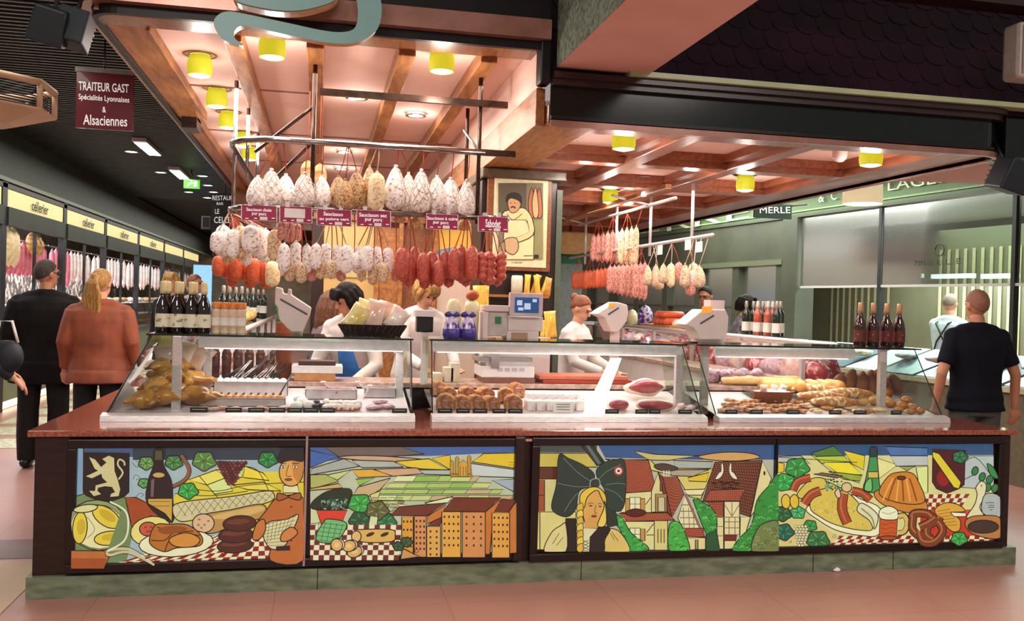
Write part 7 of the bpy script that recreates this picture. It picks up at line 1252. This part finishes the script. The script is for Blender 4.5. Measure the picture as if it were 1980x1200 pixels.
        if style in ('bob', 'fringe'):
            for k in range(9): a_ = math.pi*(-.12+1.24*k/8); h.tube([F_(.07*math.cos(a_), .01+.09*math.sin(a_), .06), F_(.088*math.cos(a_), .01+.105*math.sin(a_), -.0), F_(.08*math.cos(a_), .01+.1*math.sin(a_), -.075)], [.025*S, .03*S, .018*S], 8, round_=True)
            for k in range(5): x = -.045+.0225*k; h.tube([F_(x, -.06, .105), F_(x, -.092, .07), F_(x*1.1, -.095, .04)], [.02*S, .016*S, .008*S], 7, round_=True)
        if style == 'long':
            for k in range(8): a_ = math.pi*(-.1+1.2*k/7); h.tube([F_(.07*math.cos(a_), .01+.09*math.sin(a_), .05), F_(.088*math.cos(a_), .02+.1*math.sin(a_), -.05), F_(.09*math.cos(a_), .03+.09*math.sin(a_), -.17), F_(.075*math.cos(a_), .04+.08*math.sin(a_), -.3)], [.025*S, .03*S, .03*S, .015*S], 8, round_=True)
        if style == 'ponytail':
            h.ell(F_(0, .115, .06), .03*S, .03*S, .03*S, 10)
            for k in range(5): x = (k-2)*.014; h.tube([F_(x*.5, .11, .06), F_(x*1.4, .15, .0), F_(x*2.2, .145, -.1), F_(x*2, .135, -.22), F_(x*1.4, .13, -.33)], [.014*S, .02*S, .022*S, .018*S, .006*S], 8, round_=True)
        if style == 'bun': h.ell(F_(0, .11, .07), .045*S, .04*S, .042*S, 12, dis=.15)
        h.build('hair', hair, t, True, voxel=.007, smooth=1)
    elif hair:
        rs = [[F_(.081*math.cos(a_), .012+.1*math.sin(a_), z_) for a_ in [math.pi*(-.05+1.1*k/15) for k in range(16)]]+[F_(.07*math.cos(a_), .01+.085*math.sin(a_), z_) for a_ in [math.pi*(1.05-1.1*k/15) for k in range(16)]] for z_ in (-.07, -.05, -.01, .03, .055)]; h.rings(rs); h.build('hair', hair, t, True, voxel=.007, smooth=4)
    # clothes
    c = MB(); torso(c, .018+.012*loose, .018*loose, .86)
    for s_ in (-1, 1): c.ell(T((s_*.17, 0, 1.405)), .078*S, .07*S, .07*S, 12)
    c.tube([T((-.12, 0, 1.43)), T((0, .01, 1.455)), T((.12, 0, 1.43))], [.07*S, .08*S, .07*S], 12, round_=True)
    if toplen < .86: z2 = toplen; c.rings([[T(((.172+.02*loose+.0)*math.cos(2*math.pi*k/20)*q, (.12+.025*loose)*math.sin(2*math.pi*k/20)*q, z)) for k in range(20)] for z, q in ((.9, 1), ((.9+z2)/2, 1.06), (z2, 1.1))])
    for s_, k in ((1, 'L'), (-1, 'R')):
        sh_ = T((s_*.17, 0, 1.40)); el = T(A_[k][0]); wr_ = T(A_[k][1])
        if sleeve < .6: c.tube([sh_, (sh_+el)/2, sh_*.25+el*.75], [.07*S, .066*S, .064*S], 12)
        else: en = el+(wr_-el)*(.92 if sleeve == 1 else .3); c.tube([sh_, (sh_+el)/2, el, (el+en)/2, en], [.068*S*loose**.4, .064*S*loose**.4, .056*S*loose**.3, .05*S, .044*S], 12)
    c.build('shirt' if sleeve < .6 else 'jacket', top, t, True, voxel=.012, smooth=2)
    c = MB(); c.rings([[Vector((rx*1.02*width*math.cos(2*math.pi*k/20), ry*1.04*math.sin(2*math.pi*k/20), z))*S for k in range(20)] for z, rx, ry in ((.80, .17, .125), (.87, .178, .13), (.95, .172, .125), (1.0, .155, .115))])
    for s_ in (-1, 1): hp = Vector((s_*.088*width, 0, .86))*S; kn = Vector((s_*.1*width, -.012, .5))*S; an = Vector((s_*.1*width, .012, .06))*S; c.tube([hp, (hp+kn)/2, kn, (kn+an)/2, an], [.103*S, .094*S, .086*S, .086*S, .072*S], 14)
    c.build('trousers', legs, t, True, voxel=.012, smooth=2)
    for s_ in (-1, 1): an = Vector((s_*.1*width, .012, .05))*S; MB().tube([an+Vector((0, .05, -.005))*S, an+Vector((0, -.05, -.008))*S, an+Vector((0, -.16, -.018))*S], [.045*S, .045*S, .032*S], 10, round_=True, flat=.9).build('shoe', shoes, t, True)
    if collar: MB().rings([[T((r_c*math.cos(2*math.pi*k/16), .005+r_c*.9*math.sin(2*math.pi*k/16), z)) for k in range(16)] for z, r_c in ((1.45, .085), (1.49, .07), (1.51, .068), (1.505, .062))]).build('collar', collar, t, True)
    if apron: 
        c = MB(); c.rings([[T(((.165 if z < 1.1 else .11)*1.16*math.cos(a_), -(.12+.032)*math.sin(a_), z)) for a_ in [math.pi*(.08+.84*k/11) for k in range(12)]]+[T(((.165 if z < 1.1 else .11)*1.12*math.cos(a_), -(.12+.022)*math.sin(a_), z)) for a_ in [math.pi*(.92-.84*k/11) for k in range(12)]] for z in (.55, .8, .97, 1.08, 1.12, 1.3)]); c.build('apron', apron, t, True)
    return t
COAT = mat('black_wool_coat', '#1a1819', .8, col2='#100e0f', scale=6, bump=1, spec=.2); TANJ = mat('rust_suede_jacket', '#a05538', .7, col2='#7e3f28', scale=5, bump=1); BLT = mat('black_trousers', '#0f0e10', .8); NAVY = mat('navy_polo', '#10131f', .85, col2='#0a0d16', scale=6, bump=.8, spec=.2); GRT = mat('grey_trousers', '#4c4e4a', .8, col2='#41433f'); WCO = mat('white_coat', '#e6dcd8', .7, col2='#d9cec9', scale=6, bump=.2); WSH = mat('pale_blue_shirt', '#c8d4da', .7, col2='#b9c6ce')
BLOND = mat('blonde_hair', '#c79a54', .5, col2='#8e602c', scale=20, stretch=(6, 6, 1), bump=1); BRN = mat('brown_hair', '#6b3d22', .5, col2='#4f2a16', scale=20, stretch=(6, 6, 1), bump=1); BLKH = mat('black_hair', '#0a0707', .6, col2='#1a1210', scale=20, stretch=(6, 6, 1), bump=.8, spec=.2); GRYH = mat('grey_dark_hair', '#2c2522', .7, col2='#453c36', scale=30, stretch=(4, 4, 1), bump=1); AUB = mat('auburn_hair', '#8e4f2c', .5, col2='#6e381c', scale=20)
def at(u, w_): return None
PI = math.pi
person('man in black coat walking away down the left aisle, seen from behind', (-2.43, 8.95, 0), PI+.05, 1.86, COAT, BLT, GRYH, SK2, head=(-.7, 0), toplen=.72, width=1.18, loose=2.2, collar=COAT, glasses=True)
t = person('woman with long blonde ponytail in rust suede jacket, seen from behind', (-1.87, 8.5, 0), PI-.05, 1.78, TANJ, BLT, BLOND, SK1, head=(-.25, 0), toplen=.8, style='ponytail', width=1.16, loose=2.0)
t = person('person in dark jacket cut off by the left edge of the photo', (-2.42, 7.1, 0), PI*.6, 1.72, mat('dark_blue_jacket', '#252a33', .8), BLT, GRYH, SK1, width=1.1, loose=1.6, arms={'R': ((-.25, -.1, 1.15), (-.2, -.28, 1.0)), 'L': ((.25, -.1, 1.15), (.2, -.28, 1.0))})
p = PY(22, 690, 6.95); b = thing('shoulder_bag', 'dark padded bag with pale trim at the left edge', 'bag', tuple(p)); MB().ell(p+Vector((-.03, 0, 0)), .11, .07, .12, 16, dis=.06).build('body', mat('dark_blue_nylon', '#1c222c', .6), b, True if False else False); MB().tube([p+Vector((-.1, 0, .1)), p+Vector((-.08, 0, .25)), p+Vector((.0, 0, .25)), p+Vector((.04, 0, .1))], .01, 6).build('strap', LABP, b)
person('blonde woman in dark coat behind the black bottles', (-1.78, 11.8, 0), -.5, 1.84, COAT, BLT, BLOND, SK1, style='fringe', head=(.2, 0), loose=1.6, toplen=.75)
person('man with short reddish hair behind the black bottles', (-1.45-.22, 12.9, 0), .9, 1.85, mat('grey_pink_jacket', '#a89490', .8), BLT, AUB, SK2, head=(.3, 0), loose=1.4)
person('blonde woman farther down the left aisle, partly hidden', (-2.1, 14.2, 0), .2, 1.80, mat('beige_coat', '#b09878', .8), BLT, BLOND, SK1, style='bob', loose=1.4)
person('woman with long brown hair in grey top behind the weighing scale', (.02, 8.1, 0), 1.9, 1.66, mat('grey_lilac_top', '#6f6268', .8), BLT, BRN, SK1, style='long', lean=.1)
person('black-haired shop woman in white coat bending over the ledge', (.30, 7.25, 0), -.55, 1.74, WCO, BLT, BLKH, SK1, lean=.28, head=(-.5, .3), style='bob', apron=mat('bright_blue_apron', '#1c6fc4', .6, col2='#1560b0'), arms={'L': ((.26, -.14, 1.16), (.16, -.36, 1.08)), 'R': ((-.26, -.14, 1.16), (-.16, -.36, 1.08))})
person('shop assistant with curly blond hair in white, leaning forward', (.80, 8.05, 0), .5, 1.82, WCO, BLT, BLOND, SK1, lean=.24, head=(0, .5), style='bob', arms={'L': ((.26, -.16, 1.16), (.16, -.38, 1.1)), 'R': ((-.26, -.16, 1.16), (-.16, -.38, 1.1))})
person('young woman with auburn bun in white coat beside the column', (2.26, 8.15, 0), .85, 1.68, WCO, WCO, AUB, SK1, lean=.12, head=(.1, .35), style='bun', arms={'L': ((.24, -.14, 1.16), (.16, -.38, 1.1)), 'R': ((-.24, -.14, 1.16), (-.12, -.40, 1.1))})
person('dark-haired man with glasses beyond the right counter', (4.78, 10.9, 0), -.55, 1.87, COAT, BLT, BLKH, SK2, head=(-.2, .2), glasses=True)
person('dark-haired woman in striped top beyond the right counter', (4.86, 10.1, 0), 1.1, 1.77, mat('grey_striped_top', '#4a4654', .8, col2='#8a8690', scale=14, stretch=(1, 1, 6), kind='wave'), BLT, BLKH, SK1, style='bob', head=(.3, .2), lean=.1)
person('man in navy polo shirt and grey trousers, back to the viewer', (5.08, 6.33, 0), PI-.12, 1.80, NAVY, GRT, mat('cropped_grey_hair', '#8e6450', .7), SK2, style='crop', sleeve=.5, width=1.1, loose=1.1, toplen=.84, head=(.05, 0), collar=NAVY, arms={'L': ((.27, .04, 1.12), (.29, .0, .87)), 'R': ((-.27, .04, 1.12), (-.29, .0, .87))})
c_ = W(1.0, 0, -1.35); t = person('balding fishmonger in pale shirt with dark braces behind the fish counter', tuple(PY(1835, 600, 10.1).xy)+(0,), 1.9, 1.86, WSH, BLT, mat('thin_grey_hair', '#8e7a6c', .7), SK1, style='crop', head=(.2, .3), sleeve=.7, arms={'L': ((.24, -.18, 1.2), (.18, -.42, 1.22)), 'R': ((-.24, -.18, 1.2), (-.1, -.42, 1.22))})
g = MB(); S = 1.86/1.76
for s_ in (-1, 1): g.tube([Vector((s_*.12, .135, .95))*S, Vector((s_*.05, .15, 1.2))*S, Vector((s_*-.08, .13, 1.42))*S, Vector((s_*-.1, -.02, 1.475))*S], .012, 6, flat=.6)
g.build('braces', BLK, t, True)
# ================================================================== pieces that belong to a part go one level deeper
NEST = {'label': 'body', 'lid': 'body', 'cap': 'body', 'topping': 'base', 'filling': 'crust', 'centre': 'crust', 'lettering': 'board face fascia', 'caption': 'mat_board', 'print': 'mat_board', 'screen': 'monitor', 'bow': 'body', 'eyes': 'body', 'lips': 'body', 'ribs': 'basket', 'price_box': 'face', 'paper_slip': 'face', 'small_print': 'face card', 'glass_edge': 'front_glass', 'key_pad': 'body', 'lean_meat': 'rind', 'collar': 'jacket shirt', 'light_tube': 'light_housing', 'green_sticker': 'printer_body', 'print_line': 'plate', 'stained_glass_panel': 'panel_frame', 'top_glass_edge': 'top_glass', 'display': 'housing', 'key_strip': 'housing', 'cooling_fins': 'housing', 'grille': 'housing', 'diffuser': 'lamp_shade drum_shade', 'pictogram': 'box', 'panel_joint': 'panel_frame', 'arched_panel': 'panel', 'fascia_line': 'fascia', 'glazing_bar': 'window_pane', 'window_pane': ''}
base_name = lambda o: o.name.split('.')[0]
for root in [o for o in COL.objects if o.parent is None and o.children]:
    kids = list(root.children)
    for ch in kids:
        want = NEST.get(base_name(ch), '').split()
        cand = [k for k in kids if base_name(k) in want and k is not ch and k.parent is root and k.scale[0] == 1]
        if not cand or len([k for k in kids if k.parent is root]) < 3: continue
        ctr = lambda o: (o.location+sum((Vector(b) for b in o.bound_box), Vector())/8)
        best = min(cand, key=lambda k: (ctr(k)-ctr(ch)).length)
        ch.parent = best; ch.location = ch.location-best.location
